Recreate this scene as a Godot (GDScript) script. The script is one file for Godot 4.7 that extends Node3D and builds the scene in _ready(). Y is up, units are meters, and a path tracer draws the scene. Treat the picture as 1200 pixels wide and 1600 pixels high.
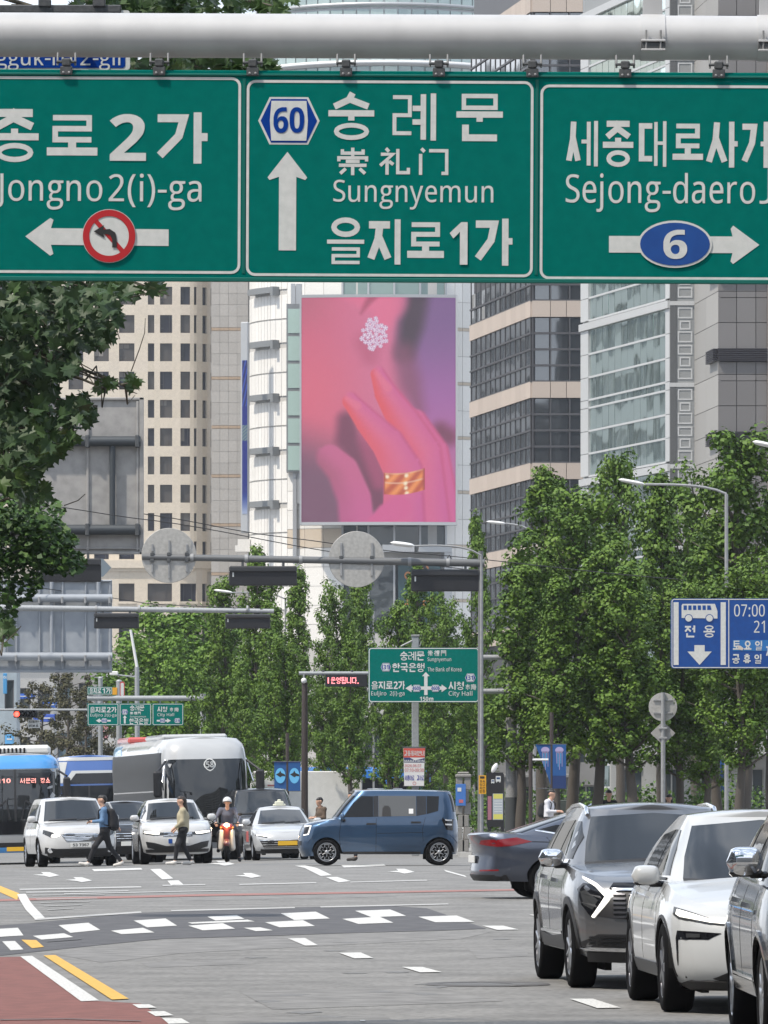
extends Node3D
# A telephoto view down a city avenue: overhead direction signs,a crossing full of waiting traffic,
# street trees,and towers round a department store with a big curved screen.

const F := 10600.0      # focal length in photograph pixels
const EYE := 1.91       # camera height
const YH := 1215.0      # photograph row of the horizon
var rng := RandomNumberGenerator.new()
var mats := {}
var used_names := {}

# ---- mesh builder
class MB:
	var v := PackedVector3Array()
	var n := PackedVector3Array()
	var c := PackedColorArray()
	var uv := PackedVector2Array()
	var idx := PackedInt32Array()
	var col := Color.WHITE
	func vert(p: Vector3,nn: Vector3,u := Vector2.ZERO) -> int:
		v.append(p); n.append(nn); c.append(col); uv.append(u)
		return v.size() - 1
	func tri(a: Vector3,b: Vector3,d: Vector3,out := Vector3.ZERO) -> void:
		var nn := (d - a).cross(b - a)
		if nn.length_squared() < 1e-16: return
		nn = nn.normalized()
		if out != Vector3.ZERO and nn.dot(out) < .0:
			tri(a,d,b)
			return
		var i := vert(a,nn)
		vert(b,nn); vert(d,nn)
		idx.append(i); idx.append(i + 1); idx.append(i + 2)
	func quad(a: Vector3,b: Vector3,d: Vector3,e: Vector3,out := Vector3.ZERO) -> void:
		var nn := (d - a).cross(b - a)
		if nn.length_squared() < 1e-18: nn = (e - a).cross(d - a)
		if nn.length_squared() < 1e-18: return
		nn = nn.normalized()
		if out != Vector3.ZERO and nn.dot(out) < .0:
			quad(a,e,d,b)
			return
		var i := vert(a,nn,Vector2(0,1))
		vert(b,nn,Vector2(0,0)); vert(d,nn,Vector2(1,0)); vert(e,nn,Vector2(1,1))
		for k in [0,1,2,0,2,3]: idx.append(i + k)
	func box(p: Vector3,s: Vector3,b := Basis(),bevel := .0) -> void:
		var h := s * .5
		var e := minf(bevel,minf(h.x,minf(h.y,h.z)) * .9)
		for ax in 3:
			for sg in [-1.0,1.0]:
				var a1 := (ax + 1) % 3
				var a2 := (ax + 2) % 3
				var o := Vector3.ZERO; o[ax] = sg
				var q := []
				for w in [[-1,-1],[-1,1],[1,1],[1,-1]]:
					var t := Vector3.ZERO
					t[ax] = sg * h[ax]; t[a1] = w[0] * (h[a1] - e); t[a2] = w[1] * (h[a2] - e)
					q.append(p + b * t)
				quad(q[0],q[1],q[2],q[3],b * o)
		if e <= .0: return
		for ax in 3:
			var a1 := (ax + 1) % 3
			var a2 := (ax + 2) % 3
			for w in [[-1,-1],[-1,1],[1,1],[1,-1]]:
				var q := []
				for g in [[-1,0],[1,0],[1,1],[-1,1]]:
					var t := Vector3.ZERO
					t[ax] = g[0] * (h[ax] - e)
					t[a1] = w[0] * (h[a1] - (e if g[1] == 0 else .0)); t[a2] = w[1] * (h[a2] - (.0 if g[1] == 0 else e))
					q.append(p + b * t)
				var o := Vector3.ZERO; o[a1] = w[0]; o[a2] = w[1]
				quad(q[0],q[1],q[2],q[3],b * o)
		for x in [-1,1]:
			for y in [-1,1]:
				for z in [-1,1]:
					var d := Vector3(x,y,z)
					tri(p + b * (d * Vector3(h.x,h.y - e,h.z - e)),p + b * (d * Vector3(h.x - e,h.y,h.z - e)),p + b * (d * Vector3(h.x - e,h.y - e,h.z)),b * d)
	func tube(path: Array,rad,sides := 8,cap := true) -> void:
		var rings := []
		var up := Vector3.UP
		for i in path.size():
			var d: Vector3 = (path[mini(i + 1,path.size() - 1)] - path[maxi(i - 1,0)]).normalized()
			var u := (Vector3.RIGHT if absf(d.y) > .9 else up).cross(d).normalized()
			var w := d.cross(u)
			var r: float = rad[i] if rad is Array else rad
			var ring := PackedVector3Array()
			for k in sides + 1:
				var a := TAU * k / sides
				ring.append(path[i] + (u * cos(a) + w * sin(a)) * r)
			rings.append(ring)
		grid(rings,true)
		if cap:
			for e in [0,path.size() - 1]:
				var o: Vector3 = (path[0] - path[1]) if e == 0 else (path[e] - path[e - 1])
				for k in sides: tri(path[e],rings[e][k],rings[e][k + 1],o)
	func lathe(prof: Array,sides: int,t := Transform3D()) -> void: # profile [radius,height along y]
		var rings := []
		for q in prof:
			var ring := PackedVector3Array()
			for k in sides + 1:
				var a := TAU * k / sides
				ring.append(t * Vector3(cos(a) * q[0],q[1],sin(a) * q[0]))
			rings.append(ring)
		grid(rings,true)
	func ball(p: Vector3,r: Vector3,lat := 8,lon := 12,b := Basis()) -> void:
		var rings := []
		for i in lat + 1:
			var th := PI * i / lat
			var ring := PackedVector3Array()
			for k in lon + 1:
				var a := TAU * k / lon
				ring.append(p + b * (Vector3(sin(th) * cos(a),cos(th),sin(th) * sin(a)) * r))
			rings.append(ring)
		grid(rings,true)
	func grid(rows: Array,closed := false,flip := false,flat := false) -> void: # smooth sheet through rows of points
		var R := rows.size()
		var C: int = rows[0].size()
		if flat:
			for i in R - 1:
				for j in C - 1:
					if flip: quad(rows[i][j],rows[i + 1][j],rows[i + 1][j + 1],rows[i][j + 1])
					else: quad(rows[i][j],rows[i][j + 1],rows[i + 1][j + 1],rows[i + 1][j])
			return
		var base := v.size()
		for i in R:
			for j in C:
				var jm := j - 1
				var jp := j + 1
				if closed:
					if jm < 0: jm = C - 2
					if jp >= C: jp = 1
				else:
					jm = maxi(jm,0); jp = mini(jp,C - 1)
				var im := maxi(i - 1,0)
				var ip := mini(i + 1,R - 1)
				var du: Vector3 = rows[i][jp] - rows[i][jm]
				var dv: Vector3 = rows[ip][j] - rows[im][j]
				if du.length_squared() < 1e-12: du = rows[ip][jp] - rows[ip][jm]
				if du.length_squared() < 1e-12: du = rows[im][jp] - rows[im][jm]
				var nn := dv.cross(du)
				nn = nn.normalized() if nn.length_squared() > 1e-20 else Vector3.UP
				vert(rows[i][j],-nn if flip else nn,Vector2(float(j) / (C - 1),float(i) / (R - 1)))
		for i in R - 1:
			for j in C - 1:
				var a := base + i * C + j
				var q := [a,a + 1,a + C + 1,a,a + C + 1,a + C]
				if flip: q = [a,a + C + 1,a + 1,a,a + C,a + C + 1]
				for k in q: idx.append(k)
	func poly(pts: PackedVector2Array,t: Transform3D,z := .0) -> void: # flat polygon facing local +z
		var ix := Geometry2D.triangulate_polygon(pts)
		for k in range(0,ix.size(),3):
			var a := pts[ix[k]]; var b := pts[ix[k + 1]]; var d := pts[ix[k + 2]]
			tri(t * Vector3(a.x,a.y,z),t * Vector3(b.x,b.y,z),t * Vector3(d.x,d.y,z),t.basis.z)
	func prism(pts: PackedVector2Array,t: Transform3D,z0: float,z1: float) -> void: # polygon with thickness
		poly(pts,t,z1)
		var back := Transform3D(Basis(t.basis.x,t.basis.y,-t.basis.z),t.origin)
		poly(pts,back,-z0)
		var area := .0
		for i in pts.size(): area += pts[i].cross(pts[(i + 1) % pts.size()])
		for i in pts.size():
			var a := pts[i]
			var b := pts[(i + 1) % pts.size()]
			var o := (b - a).orthogonal() * (1.0 if area > .0 else -1.0)
			quad(t * Vector3(a.x,a.y,z0),t * Vector3(b.x,b.y,z0),t * Vector3(b.x,b.y,z1),t * Vector3(a.x,a.y,z1),t.basis * Vector3(o.x,o.y,0))
	func stroke(pts: Array,w: float,t: Transform3D,z: float,closed := false) -> void: # thick mitred line
		var m := pts.size()
		var L := []
		var R := []
		for i in m:
			var a: Vector2 = pts[(i - 1 + m) % m] if (closed or i > 0) else pts[i]
			var b: Vector2 = pts[i]
			var d: Vector2 = pts[(i + 1) % m] if (closed or i < m - 1) else pts[i]
			var d1 := (b - a).normalized() if a != b else (d - b).normalized()
			var d2 := (d - b).normalized() if d != b else d1
			var nn := (d1.orthogonal() + d2.orthogonal())
			nn = nn.normalized() if nn.length() > 1e-4 else d1.orthogonal()
			var k := 1.0 / maxf(.45,nn.dot(d1.orthogonal()))
			L.append(b + nn * w * .5 * k); R.append(b - nn * w * .5 * k)
		for i in (m if closed else m - 1):
			var j := (i + 1) % m
			quad(t * Vector3(L[i].x,L[i].y,z),t * Vector3(L[j].x,L[j].y,z),t * Vector3(R[j].x,R[j].y,z),t * Vector3(R[i].x,R[i].y,z),t.basis.z)
	func mesh(colored := false,texed := false) -> ArrayMesh:
		var a := []
		a.resize(Mesh.ARRAY_MAX)
		a[Mesh.ARRAY_VERTEX] = v; a[Mesh.ARRAY_NORMAL] = n; a[Mesh.ARRAY_INDEX] = idx
		if colored: a[Mesh.ARRAY_COLOR] = c
		if texed: a[Mesh.ARRAY_TEX_UV] = uv
		var m := ArrayMesh.new()
		if v.size(): m.add_surface_from_arrays(Mesh.PRIMITIVE_TRIANGLES,a)
		return m

func V(x: float,y: float,z: float) -> Vector3: return Vector3(x,y,z)
func U(x: float,y: float) -> Vector2: return Vector2(x,y)
# ---- nodes
func numbered(called: String) -> String:
	var k: int = used_names.get(called,0)
	used_names[called] = k + 1
	return called if k == 0 else "%s_%03d" % [called,k]
func obj(called: String,mb,m: Material,parent: Node3D = null) -> MeshInstance3D:
	var o := MeshInstance3D.new()
	o.mesh = mb.mesh(m.vertex_color_use_as_albedo,m.has_meta("uv")) if mb is MB else mb
	o.material_override = m
	if parent == null:
		o.name = numbered(called)
		add_child(o)
	else:
		o.name = called
		parent.add_child(o,true)
	return o
func thing(called: String,label: String,category: String,at := Vector3.ZERO,group := "",turn := .0) -> Node3D:
	var o := Node3D.new()
	o.name = numbered(called)
	add_child(o)
	o.position = at
	o.rotation.y = turn
	return tag(o,label,category,group)
func tag(o: Node3D,label: String,category: String,group := "",kind := "") -> Node3D:
	if label: o.set_meta("label",label)
	if category: o.set_meta("category",category)
	if group: o.set_meta("group",group)
	if kind: o.set_meta("kind",kind)
	return o
func part(called: String,m: Material,parent: Node3D,p: Vector3,s: Vector3,bevel := .0,b := Basis()) -> MeshInstance3D:
	var mb := MB.new()
	mb.box(p,s,b,bevel)
	return obj(called,mb,m,parent)
var box_cache := {}
func piece(called: String,m: Material,parent: Node3D,p: Vector3,s: Vector3,b := Basis(),bevel := .0) -> MeshInstance3D: # box whose mesh is shared between equal sizes
	var key := "%.3f %.3f %.3f %.3f" % [s.x,s.y,s.z,bevel]
	if not box_cache.has(key):
		var mb := MB.new()
		mb.box(Vector3.ZERO,s,Basis(),bevel)
		box_cache[key] = mb.mesh()
	var o := obj(called,box_cache[key],m,parent)
	o.transform = Transform3D(b,p)
	return o
func pole(called: String,m: Material,parent: Node3D,a: Vector3,b: Vector3,r0: float,r1 := -1.0,sides := 12) -> MeshInstance3D:
	var mb := MB.new()
	mb.tube([a,b],[r0,r1 if r1 > 0 else r0],sides)
	return obj(called,mb,m,parent)

# ---- materials
func lin(r: float,g: float,b: float) -> Color:
	return Color(r,g,b).linear_to_srgb()
func mat(called: String,c: Color,rough := .7,metal := .0) -> StandardMaterial3D: # c: base colour,linear
	if mats.has(called): return mats[called]
	var m := StandardMaterial3D.new()
	m.resource_name = called
	m.albedo_color = c.linear_to_srgb()
	m.roughness = rough
	m.metallic = metal
	mats[called] = m
	return m
func noise_tex(seed_: int,freq: float,lo: Color,hi: Color,size := 512,oct := 5,mid = null) -> NoiseTexture2D:
	var nz := FastNoiseLite.new()
	nz.seed = seed_; nz.frequency = freq; nz.fractal_octaves = oct; nz.noise_type = FastNoiseLite.TYPE_SIMPLEX_SMOOTH
	var t := NoiseTexture2D.new()
	t.width = size; t.height = size; t.seamless = true; t.noise = nz
	var g := Gradient.new()
	g.set_color(0,lo.linear_to_srgb()); g.set_color(1,hi.linear_to_srgb())
	if mid != null: g.add_point(.5,mid.linear_to_srgb())
	t.color_ramp = g
	return t
func grain(called: String,lo: Color,hi: Color,rough: float,metres: float,freq := .02,metal := .0,bump := .0,world := true,mid = null,oct := 5) -> StandardMaterial3D:
	if mats.has(called): return mats[called]
	var m := mat(called,Color.WHITE,rough,metal)
	m.albedo_texture = noise_tex(hash(called) % 10000,freq,lo,hi,512,oct,mid)
	m.uv1_triplanar = true
	m.uv1_world_triplanar = world
	m.uv1_scale = Vector3.ONE / metres
	if bump > .0:
		m.heightmap_enabled = true
		m.heightmap_texture = m.albedo_texture
		m.heightmap_scale = bump
	return m
func paint(called: String,c: Color,metal := .0,rough := .35) -> StandardMaterial3D:
	var m := mat(called,c,rough,metal)
	m.clearcoat_enabled = true
	m.clearcoat = 1.0
	m.clearcoat_roughness = .04
	return m
func glow(called: String,c: Color,e: float) -> StandardMaterial3D:
	var m := mat(called,Color(.6,.6,.6),.3)
	m.emission_enabled = true
	m.emission = c.linear_to_srgb()
	m.emission_energy_multiplier = e
	return m

# ---- places
func P(px: float,py: float,d: float) -> Vector3: # a point at distance d
	return Vector3((px - 600.0) * d / F,EYE + (YH - py) * d / F,-d)
func ground_y(x: float,d: float) -> float: # the road falls gently away beyond the crossing and to its left
	var dd := minf(d,235.0)
	return -.0068 * maxf(.0,dd - 143.0) + .02 * clampf(x + 1.0,-30.0,.0) * smoothstep(140.0,165.0,d)
func on_ground(px: float,py: float) -> Vector3: # where the sight line meets the road
	var d := F * EYE / (py - YH)
	for i in 12:
		var x := (px - 600.0) * d / F
		d = F * (EYE - ground_y(x,d)) / (py - YH)
	var xx := (px - 600.0) * d / F
	return Vector3(xx,ground_y(xx,d),-d)
func stand(px: float,d: float) -> Vector3: # on the road surface at a distance
	var x := (px - 600.0) * d / F
	return Vector3(x,ground_y(x,d),-d)

# ---- writing
const CHO := "ㄱㄲㄴㄷㄸㄹㅁㅂㅃㅅㅆㅇㅈㅉㅊㅋㅌㅍㅎ"
const JUNG := "ㅏㅐㅑㅒㅓㅔㅕㅖㅗㅘㅙㅚㅛㅜㅝㅞㅟㅠㅡㅢㅣ"
const JONG := " ㄱㄲㄳㄴㄵㄶㄷㄹㄺㄻㄼㄽㄾㄿㅀㅁㅂㅄㅅㅆㅇㅈㅊㅋㅌㅍㅎ"
func cons(ch: String,tall: bool) -> Array: # strokes in a unit box,y up; "o" marks a ring
	match ch:
		"ㄱ": return [[[0,1],[.92,1],[.72,.5],[.05,.02]]] if tall else [[[0,1],[1,1],[1,0]]]
		"ㄴ": return [[[0,1],[0,0],[1,0]]]
		"ㄷ": return [[[1,1],[0,1],[0,0],[1,0]]]
		"ㄹ": return [[[0,1],[1,1],[1,.5],[0,.5],[0,0],[1,0]]]
		"ㅁ": return [["c",[0,1],[1,1],[1,0],[0,0]]]
		"ㅂ": return [[[0,1],[0,0],[1,0],[1,1]],[[0,.55],[1,.55]]]
		"ㅅ": return [[[.5,1.05],[.42,.6],[0,0]],[[.46,.62],[1,0]]]
		"ㅇ": return [["o",.5,.5,.5]]
		"ㅈ": return [[[0,1],[1,1]],[[.52,1],[.42,.55],[0,0]],[[.48,.58],[1,0]]]
		"ㅊ": return [[[.3,1.04],[.7,1.04]],[[0,.74],[1,.74]],[[.52,.74],[.42,.4],[0,0]],[[.48,.42],[1,0]]]
		"ㅋ": return [[[0,1],[1,1],[1,0]],[[0,.5],[1,.5]]]
		"ㅌ": return [[[1,1],[0,1],[0,0],[1,0]],[[0,.5],[1,.5]]]
		"ㅍ": return [[[0,1],[1,1]],[[.25,1],[.25,0]],[[.75,1],[.75,0]],[[0,0],[1,0]]]
		"ㅎ": return [[[.3,1.05],[.7,1.05]],[[0,.74],[1,.74]],["o",.5,.25,.27]]
	return []
func vowel(ch: String) -> Array: # [tall strokes in right box,wide strokes in lower box]
	match ch:
		"ㅏ": return [[[[.3,1],[.3,0]],[[.3,.52],[1,.52]]],[]]
		"ㅐ": return [[[[.1,.98],[.1,.02]],[[1,1],[1,0]],[[.1,.52],[1,.52]]],[]]
		"ㅑ": return [[[[.3,1],[.3,0]],[[.3,.66],[1,.66]],[[.3,.38],[1,.38]]],[]]
		"ㅓ": return [[[[.75,1],[.75,0]],[[.05,.52],[.75,.52]]],[]]
		"ㅔ": return [[[[.35,.98],[.35,.02]],[[1,1],[1,0]],[[-.15,.55],[.35,.55]]],[]]
		"ㅕ": return [[[[.75,1],[.75,0]],[[.05,.68],[.75,.68]],[[.05,.36],[.75,.36]]],[]]
		"ㅖ": return [[[[.35,.98],[.35,.02]],[[1,1],[1,0]],[[-.2,.70],[.35,.70]],[[-.2,.38],[.35,.38]]],[]]
		"ㅣ": return [[[[.6,1],[.6,0]]],[]]
		"ㅗ": return [[],[[[0,.1],[1,.1]],[[.5,1],[.5,.1]]]]
		"ㅛ": return [[],[[[0,.1],[1,.1]],[[.32,1],[.32,.1]],[[.68,1],[.68,.1]]]]
		"ㅜ": return [[],[[[0,.9],[1,.9]],[[.5,.9],[.5,0]]]]
		"ㅠ": return [[],[[[0,.9],[1,.9]],[[.32,.9],[.32,0]],[[.68,.9],[.68,0]]]]
		"ㅡ": return [[],[[[0,.5],[1,.5]]]]
		"ㅘ": return [vowel("ㅏ")[0],vowel("ㅗ")[1]]
		"ㅚ": return [vowel("ㅣ")[0],vowel("ㅗ")[1]]
		"ㅝ": return [vowel("ㅓ")[0],vowel("ㅜ")[1]]
		"ㅟ": return [vowel("ㅣ")[0],vowel("ㅜ")[1]]
		"ㅢ": return [vowel("ㅣ")[0],vowel("ㅡ")[1]]
	return [[],[]]
func lay(mb: MB,strokes: Array,r: Rect2,w0: float,t: Transform3D,z: float,k0 := 0,fine := .4) -> int: # strokes of a unit box drawn into r (y up),inset by half the line width
	var w := minf(w0,minf(r.size.x,r.size.y) * fine)
	var h := w * .5
	var o := r.position + Vector2(h,h)
	var s := r.size - Vector2(w,w)
	var k := k0
	for st in strokes:
		var zz := z + .0003 * (k % 5)
		k += 1
		if st[0] is String and st[0] == "o":
			var pts := []
			for i in 20:
				var a := TAU * i / 20.0
				pts.append(o + Vector2(st[1] + cos(a) * st[3] * (1.0 if st[3] > .4 else 1.7),st[2] + sin(a) * st[3]) * s)
			mb.stroke(pts,w,t,zz,true)
			continue
		var closed: bool = st[0] is String
		var pts := []
		for q in (st.slice(1) if closed else st): pts.append(o + Vector2(q[0],q[1]) * s)
		if not closed: # run the flat ends on by half a line so that corners close
			var m := pts.size()
			pts[0] += (pts[0] - pts[1]).normalized() * h * .85
			pts[m - 1] += (pts[m - 1] - pts[m - 2]).normalized() * h * .85
		mb.stroke(pts,w,t,zz,closed)
	return k
func hangul(mb: MB,ch: String,r: Rect2,w: float,t: Transform3D,z := .0) -> void: # one syllable filling r (y up)
	var code := ch.unicode_at(0) - 0xAC00
	if code < 0 or code > 11171: return
	var ini := CHO[code / 588]
	var vo := JUNG[(code % 588) / 28]
	var fin := JONG[code % 28]
	var vs := vowel(vo)
	var has_f := fin != " "
	var low := .40 if has_f else .0
	var fine := func(ch_: String) -> float: return .2 if ch_ in "ㄹㅌㅎㅊ" else (.27 if ch_ in "ㅁㅂㅇㅍ" else .4)
	var sub := func(x0: float,y0: float,x1: float,y1: float) -> Rect2:
		return Rect2(r.position + Vector2(x0,y0) * r.size,Vector2(x1 - x0,y1 - y0) * r.size)
	var k := 0
	if vs[1].is_empty(): # vowel stands to the right
		var two := vo in "ㅐㅔㅖ"
		var vx := .52 if two else .66
		k = lay(mb,cons(ini,true),sub.call(.0,low + (.06 if has_f else .12),vx - (.08 if vo in "ㅔㅖㅓㅕ" else .02),.95),w,t,z,k,fine.call(ini))
		k = lay(mb,vs[0],sub.call(vx,low if has_f else .0,1.0,1.0),w,t,z,k,.26 if two else .5)
	elif vs[0].is_empty(): # vowel lies below
		var vh := .16 if vo == "ㅡ" else .24
		var vb := low if has_f else .04
		if not has_f: vh = .34
		k = lay(mb,cons(ini,false),sub.call(.12,vb + vh - (.02 if vo in "ㅗㅛ" else -.02),.88,1.0),w,t,z,k,fine.call(ini))
		k = lay(mb,vs[1],sub.call(.0,vb,1.0,vb + vh),w,t,z,k,.55)
	else:
		var vb := low if has_f else .06
		k = lay(mb,cons(ini,false),sub.call(.04,vb + .24,.62,1.0),w,t,z,k,fine.call(ini))
		k = lay(mb,vs[1],sub.call(.0,vb,.70,vb + .24),w,t,z,k,.5)
		k = lay(mb,vs[0],sub.call(.74,low if has_f else .0,1.0,1.0),w,t,z,k,.6)
	if has_f:
		k = lay(mb,cons(fin,false),sub.call(.13,.0,.88,low - .04),w,t,z,k,fine.call(fin))
const HANJA := {
	"崇": [[[5,10],[5,8]],[[2,9.4],[2,8],[8,8],[8,9.4]],[[5,7.6],[5,6.6]],[[1,5],[1,6.3],[9,6.3],[9,5]],[[3,5],[7,5]],[[1,3.6],[9,3.6]],[[5,3.6],[5,0]],[[3,2.4],[1.4,.6]],[[7,2.4],[8.6,.6]]],
	"礼": [[[2.2,9.8],[3.2,8.6]],[[.6,7.6],[4.4,7.6],[.4,3.4]],[[2.6,5.4],[2.6,0]],[[3.2,5],[4.6,3.8]],[[6,9.6],[6,.8],[9.4,.8],[9.4,2.6]]],
	"禮": [[[2.2,9.8],[3,8.8]],[[.6,7.6],[4,7.6],[.4,3.6]],[[2.3,5.4],[2.3,0]],[[4.8,9],[4.8,6],[9.6,6],[9.6,9],[4.8,9]],[[6.4,9.6],[6.4,6]],[[8,9.6],[8,6]],[[4.8,7.5],[9.6,7.5]],[[4.6,5],[9.8,5]],[[5.4,4],[9,4],[9,2.4],[5.4,2.4],[5.4,4]],[[4.4,.6],[9.8,.6]]],
	"门": [[[1.2,9.8],[2.2,8.6]],[[1,7.8],[1,0]],[[3.6,9],[9,9],[9,.6],[7.4,.6]]],
	"門": [[[1,0],[1,9.4],[4.2,9.4],[4.2,5.4],[1,5.4]],[[1,7.4],[4.2,7.4]],[[9,0],[9,9.4],[5.8,9.4],[5.8,5.4],[9,5.4]],[[5.8,7.4],[9,7.4]]],
	"市": [[[5,10],[5,8.2]],[[.6,8],[9.4,8]],[[2,1.6],[2,6],[8,6],[8,1.6]],[[5,8],[5,0]]],
	"廳": [[[5,10],[5,9]],[[1,0],[1,8.8],[9.6,8.8]],[[2.4,7.4],[5.4,7.4]],[[3,7.4],[3,1.6]],[[4.8,7.4],[4.8,1]],[[2.4,5.6],[5,5.6]],[[6,7.2],[9.6,7.2]],[[6.2,6],[9.4,6],[9.4,4],[6.2,4],[6.2,6]],[[5.8,2.6],[9.6,2.6]],[[6,1.6],[7,.4],[9.6,.4]]],
}
func hanja(mb: MB,ch: String,r: Rect2,w: float,t: Transform3D,z := .0) -> void:
	var k := 0
	for st in HANJA[ch]:
		var pts := []
		for q in st: pts.append(r.position + Vector2(q[0],q[1]) * .1 * r.size)
		mb.stroke(pts,w,t,z + .0003 * (k % 5))
		k += 1
var fonts := {}
func latin(txt: String,m: Material,parent: Node3D,x0: float,base: float,x1: float,cap: float,z: float,bold := false,t := Transform3D()) -> MeshInstance3D: # roman letters from x0 to x1,capitals cap tall
	if not fonts.has(bold):
		var f := SystemFont.new()
		f.font_names = PackedStringArray(["Droid Sans"])
		f.font_weight = 700 if bold else 400
		fonts[bold] = f
	var tm := TextMesh.new()
	tm.text = txt
	tm.font = fonts[bold]
	tm.font_size = 64
	tm.pixel_size = cap / (64.0 * .714)
	tm.depth = .002
	tm.horizontal_alignment = HORIZONTAL_ALIGNMENT_LEFT
	tm.vertical_alignment = VERTICAL_ALIGNMENT_BOTTOM
	var bb := tm.get_aabb()
	var descends := false
	for ch in "gjpqy(),J": descends = descends or (ch in txt and ch != "J")
	var o := MeshInstance3D.new()
	o.name = "lettering"
	o.mesh = tm
	o.material_override = m
	parent.add_child(o,true)
	var sx := (x1 - x0) / maxf(bb.size.x,.001)
	# the ink's lowest point lies under the base line where letters hang below it
	var drop := cap / .714 * (.237 if descends else .012)
	if txt.contains("("): drop = maxf(drop,cap / .714 * .24)
	o.transform = t * Transform3D(Basis.from_scale(Vector3(sx,1,1)),Vector3(x0 - bb.position.x * sx,base - drop - bb.position.y,z))
	return o
func rrect(x0: float,y0: float,x1: float,y1: float,r: float,seg := 5) -> PackedVector2Array:
	var p := PackedVector2Array()
	for q in [[x1 - r,y1 - r,.0],[x0 + r,y1 - r,.25],[x0 + r,y0 + r,.5],[x1 - r,y0 + r,.75]]:
		for k in seg + 1:
			var a: float = TAU * (q[2] + .25 * k / seg)
			p.append(Vector2(q[0] + cos(a) * r,q[1] + sin(a) * r))
	return p
func disc(c: Vector2,rx: float,ry: float,seg := 36) -> PackedVector2Array:
	var p := PackedVector2Array()
	for k in seg: p.append(c + Vector2(cos(TAU * k / seg) * rx,sin(TAU * k / seg) * ry))
	return p

# ---- the view,the sky and the sun
func make_view() -> void:
	var cam := Camera3D.new()
	cam.name = "camera"
	cam.projection = Camera3D.PROJECTION_FRUSTUM
	cam.near = 1.0
	cam.far = 6000.0
	cam.size = 1600.0 / F
	cam.frustum_offset = Vector2(0,(YH - 800.0) / F)
	cam.position = Vector3(0,EYE,0)
	cam.current = true
	add_child(cam)
	var sky := ProceduralSkyMaterial.new()
	sky.sky_top_color = Color(.66,.74,.85)
	sky.sky_horizon_color = Color(.90,.92,.94)
	sky.sky_curve = .12
	sky.ground_bottom_color = Color(.35,.35,.34)
	sky.ground_horizon_color = Color(.8,.82,.84)
	sky.sky_energy_multiplier = 1.0
	sky.sky_cover = cloud_cover()
	sky.sky_cover_modulate = Color(1,1,1,.8)
	var env := Environment.new()
	env.background_mode = Environment.BG_SKY
	env.sky = Sky.new()
	env.sky.sky_material = sky
	env.tonemap_mode = Environment.TONE_MAPPER_LINEAR
	env.tonemap_exposure = 1.08
	env.sdfgi_enabled = true
	env.ssao_enabled = true
	env.ssil_enabled = true
	env.fog_enabled = true
	env.fog_density = .0001
	env.fog_light_color = Color(.86,.89,.93)
	var we := WorldEnvironment.new()
	we.name = "world_environment"
	we.environment = env
	add_child(we)
	var sun := DirectionalLight3D.new()
	sun.name = "sun"
	sun.light_energy = 1.4
	sun.light_color = Color(1.0,.96,.9)
	sun.light_angular_distance = 2.0
	sun.shadow_enabled = true
	sun.basis = Basis.looking_at(Vector3(.44,-.82,-.30).normalized(),Vector3.UP)
	add_child(sun)
func cloud_cover() -> NoiseTexture2D:
	var nz := FastNoiseLite.new()
	nz.seed = 7; nz.frequency = .008; nz.fractal_octaves = 5
	var t := NoiseTexture2D.new()
	t.width = 1024; t.height = 512; t.seamless = true; t.noise = nz
	var g := Gradient.new()
	g.set_color(0,Color(.60,.66,.76,.0)); g.set_color(1,Color(1,1,1,1.0))
	g.add_point(.42,Color(.72,.76,.82,.5)); g.add_point(.58,Color(1,1,1,1.0))
	t.color_ramp = g
	return t

# ---- road
func sheet(mb: MB,pts: Array,lift: float) -> void: # photograph outline laid on the road
	var poly := PackedVector2Array()
	for q in pts:
		var g := on_ground(q[0],q[1])
		poly.append(Vector2(g.x,g.z))
	flat_on_road(mb,poly,lift)
func flat_on_road(mb: MB,poly: PackedVector2Array,lift: float) -> void:
	var ix := Geometry2D.triangulate_polygon(poly)
	for k in range(0,ix.size(),3): split_road(mb,poly[ix[k]],poly[ix[k + 1]],poly[ix[k + 2]],lift,0)
func split_road(mb: MB,a: Vector2,b: Vector2,c: Vector2,lift: float,depth: int) -> void:
	var far := minf(a.y,minf(b.y,c.y)) < -138.0
	var l := [a.distance_to(b),b.distance_to(c),c.distance_to(a)]
	var mx: float = l.max()
	if far and mx > 2.0 and depth < 7:
		var k := l.find(mx)
		if k == 0: split_road(mb,a,(a + b) / 2,c,lift,depth + 1); split_road(mb,(a + b) / 2,b,c,lift,depth + 1)
		elif k == 1: split_road(mb,a,b,(b + c) / 2,lift,depth + 1); split_road(mb,a,(b + c) / 2,c,lift,depth + 1)
		else: split_road(mb,a,b,(c + a) / 2,lift,depth + 1); split_road(mb,(c + a) / 2,b,c,lift,depth + 1)
		return
	mb.tri(Vector3(a.x,ground_y(a.x,-a.y) + lift,a.y),Vector3(b.x,ground_y(b.x,-b.y) + lift,b.y),Vector3(c.x,ground_y(c.x,-c.y) + lift,c.y),Vector3.UP)

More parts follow.
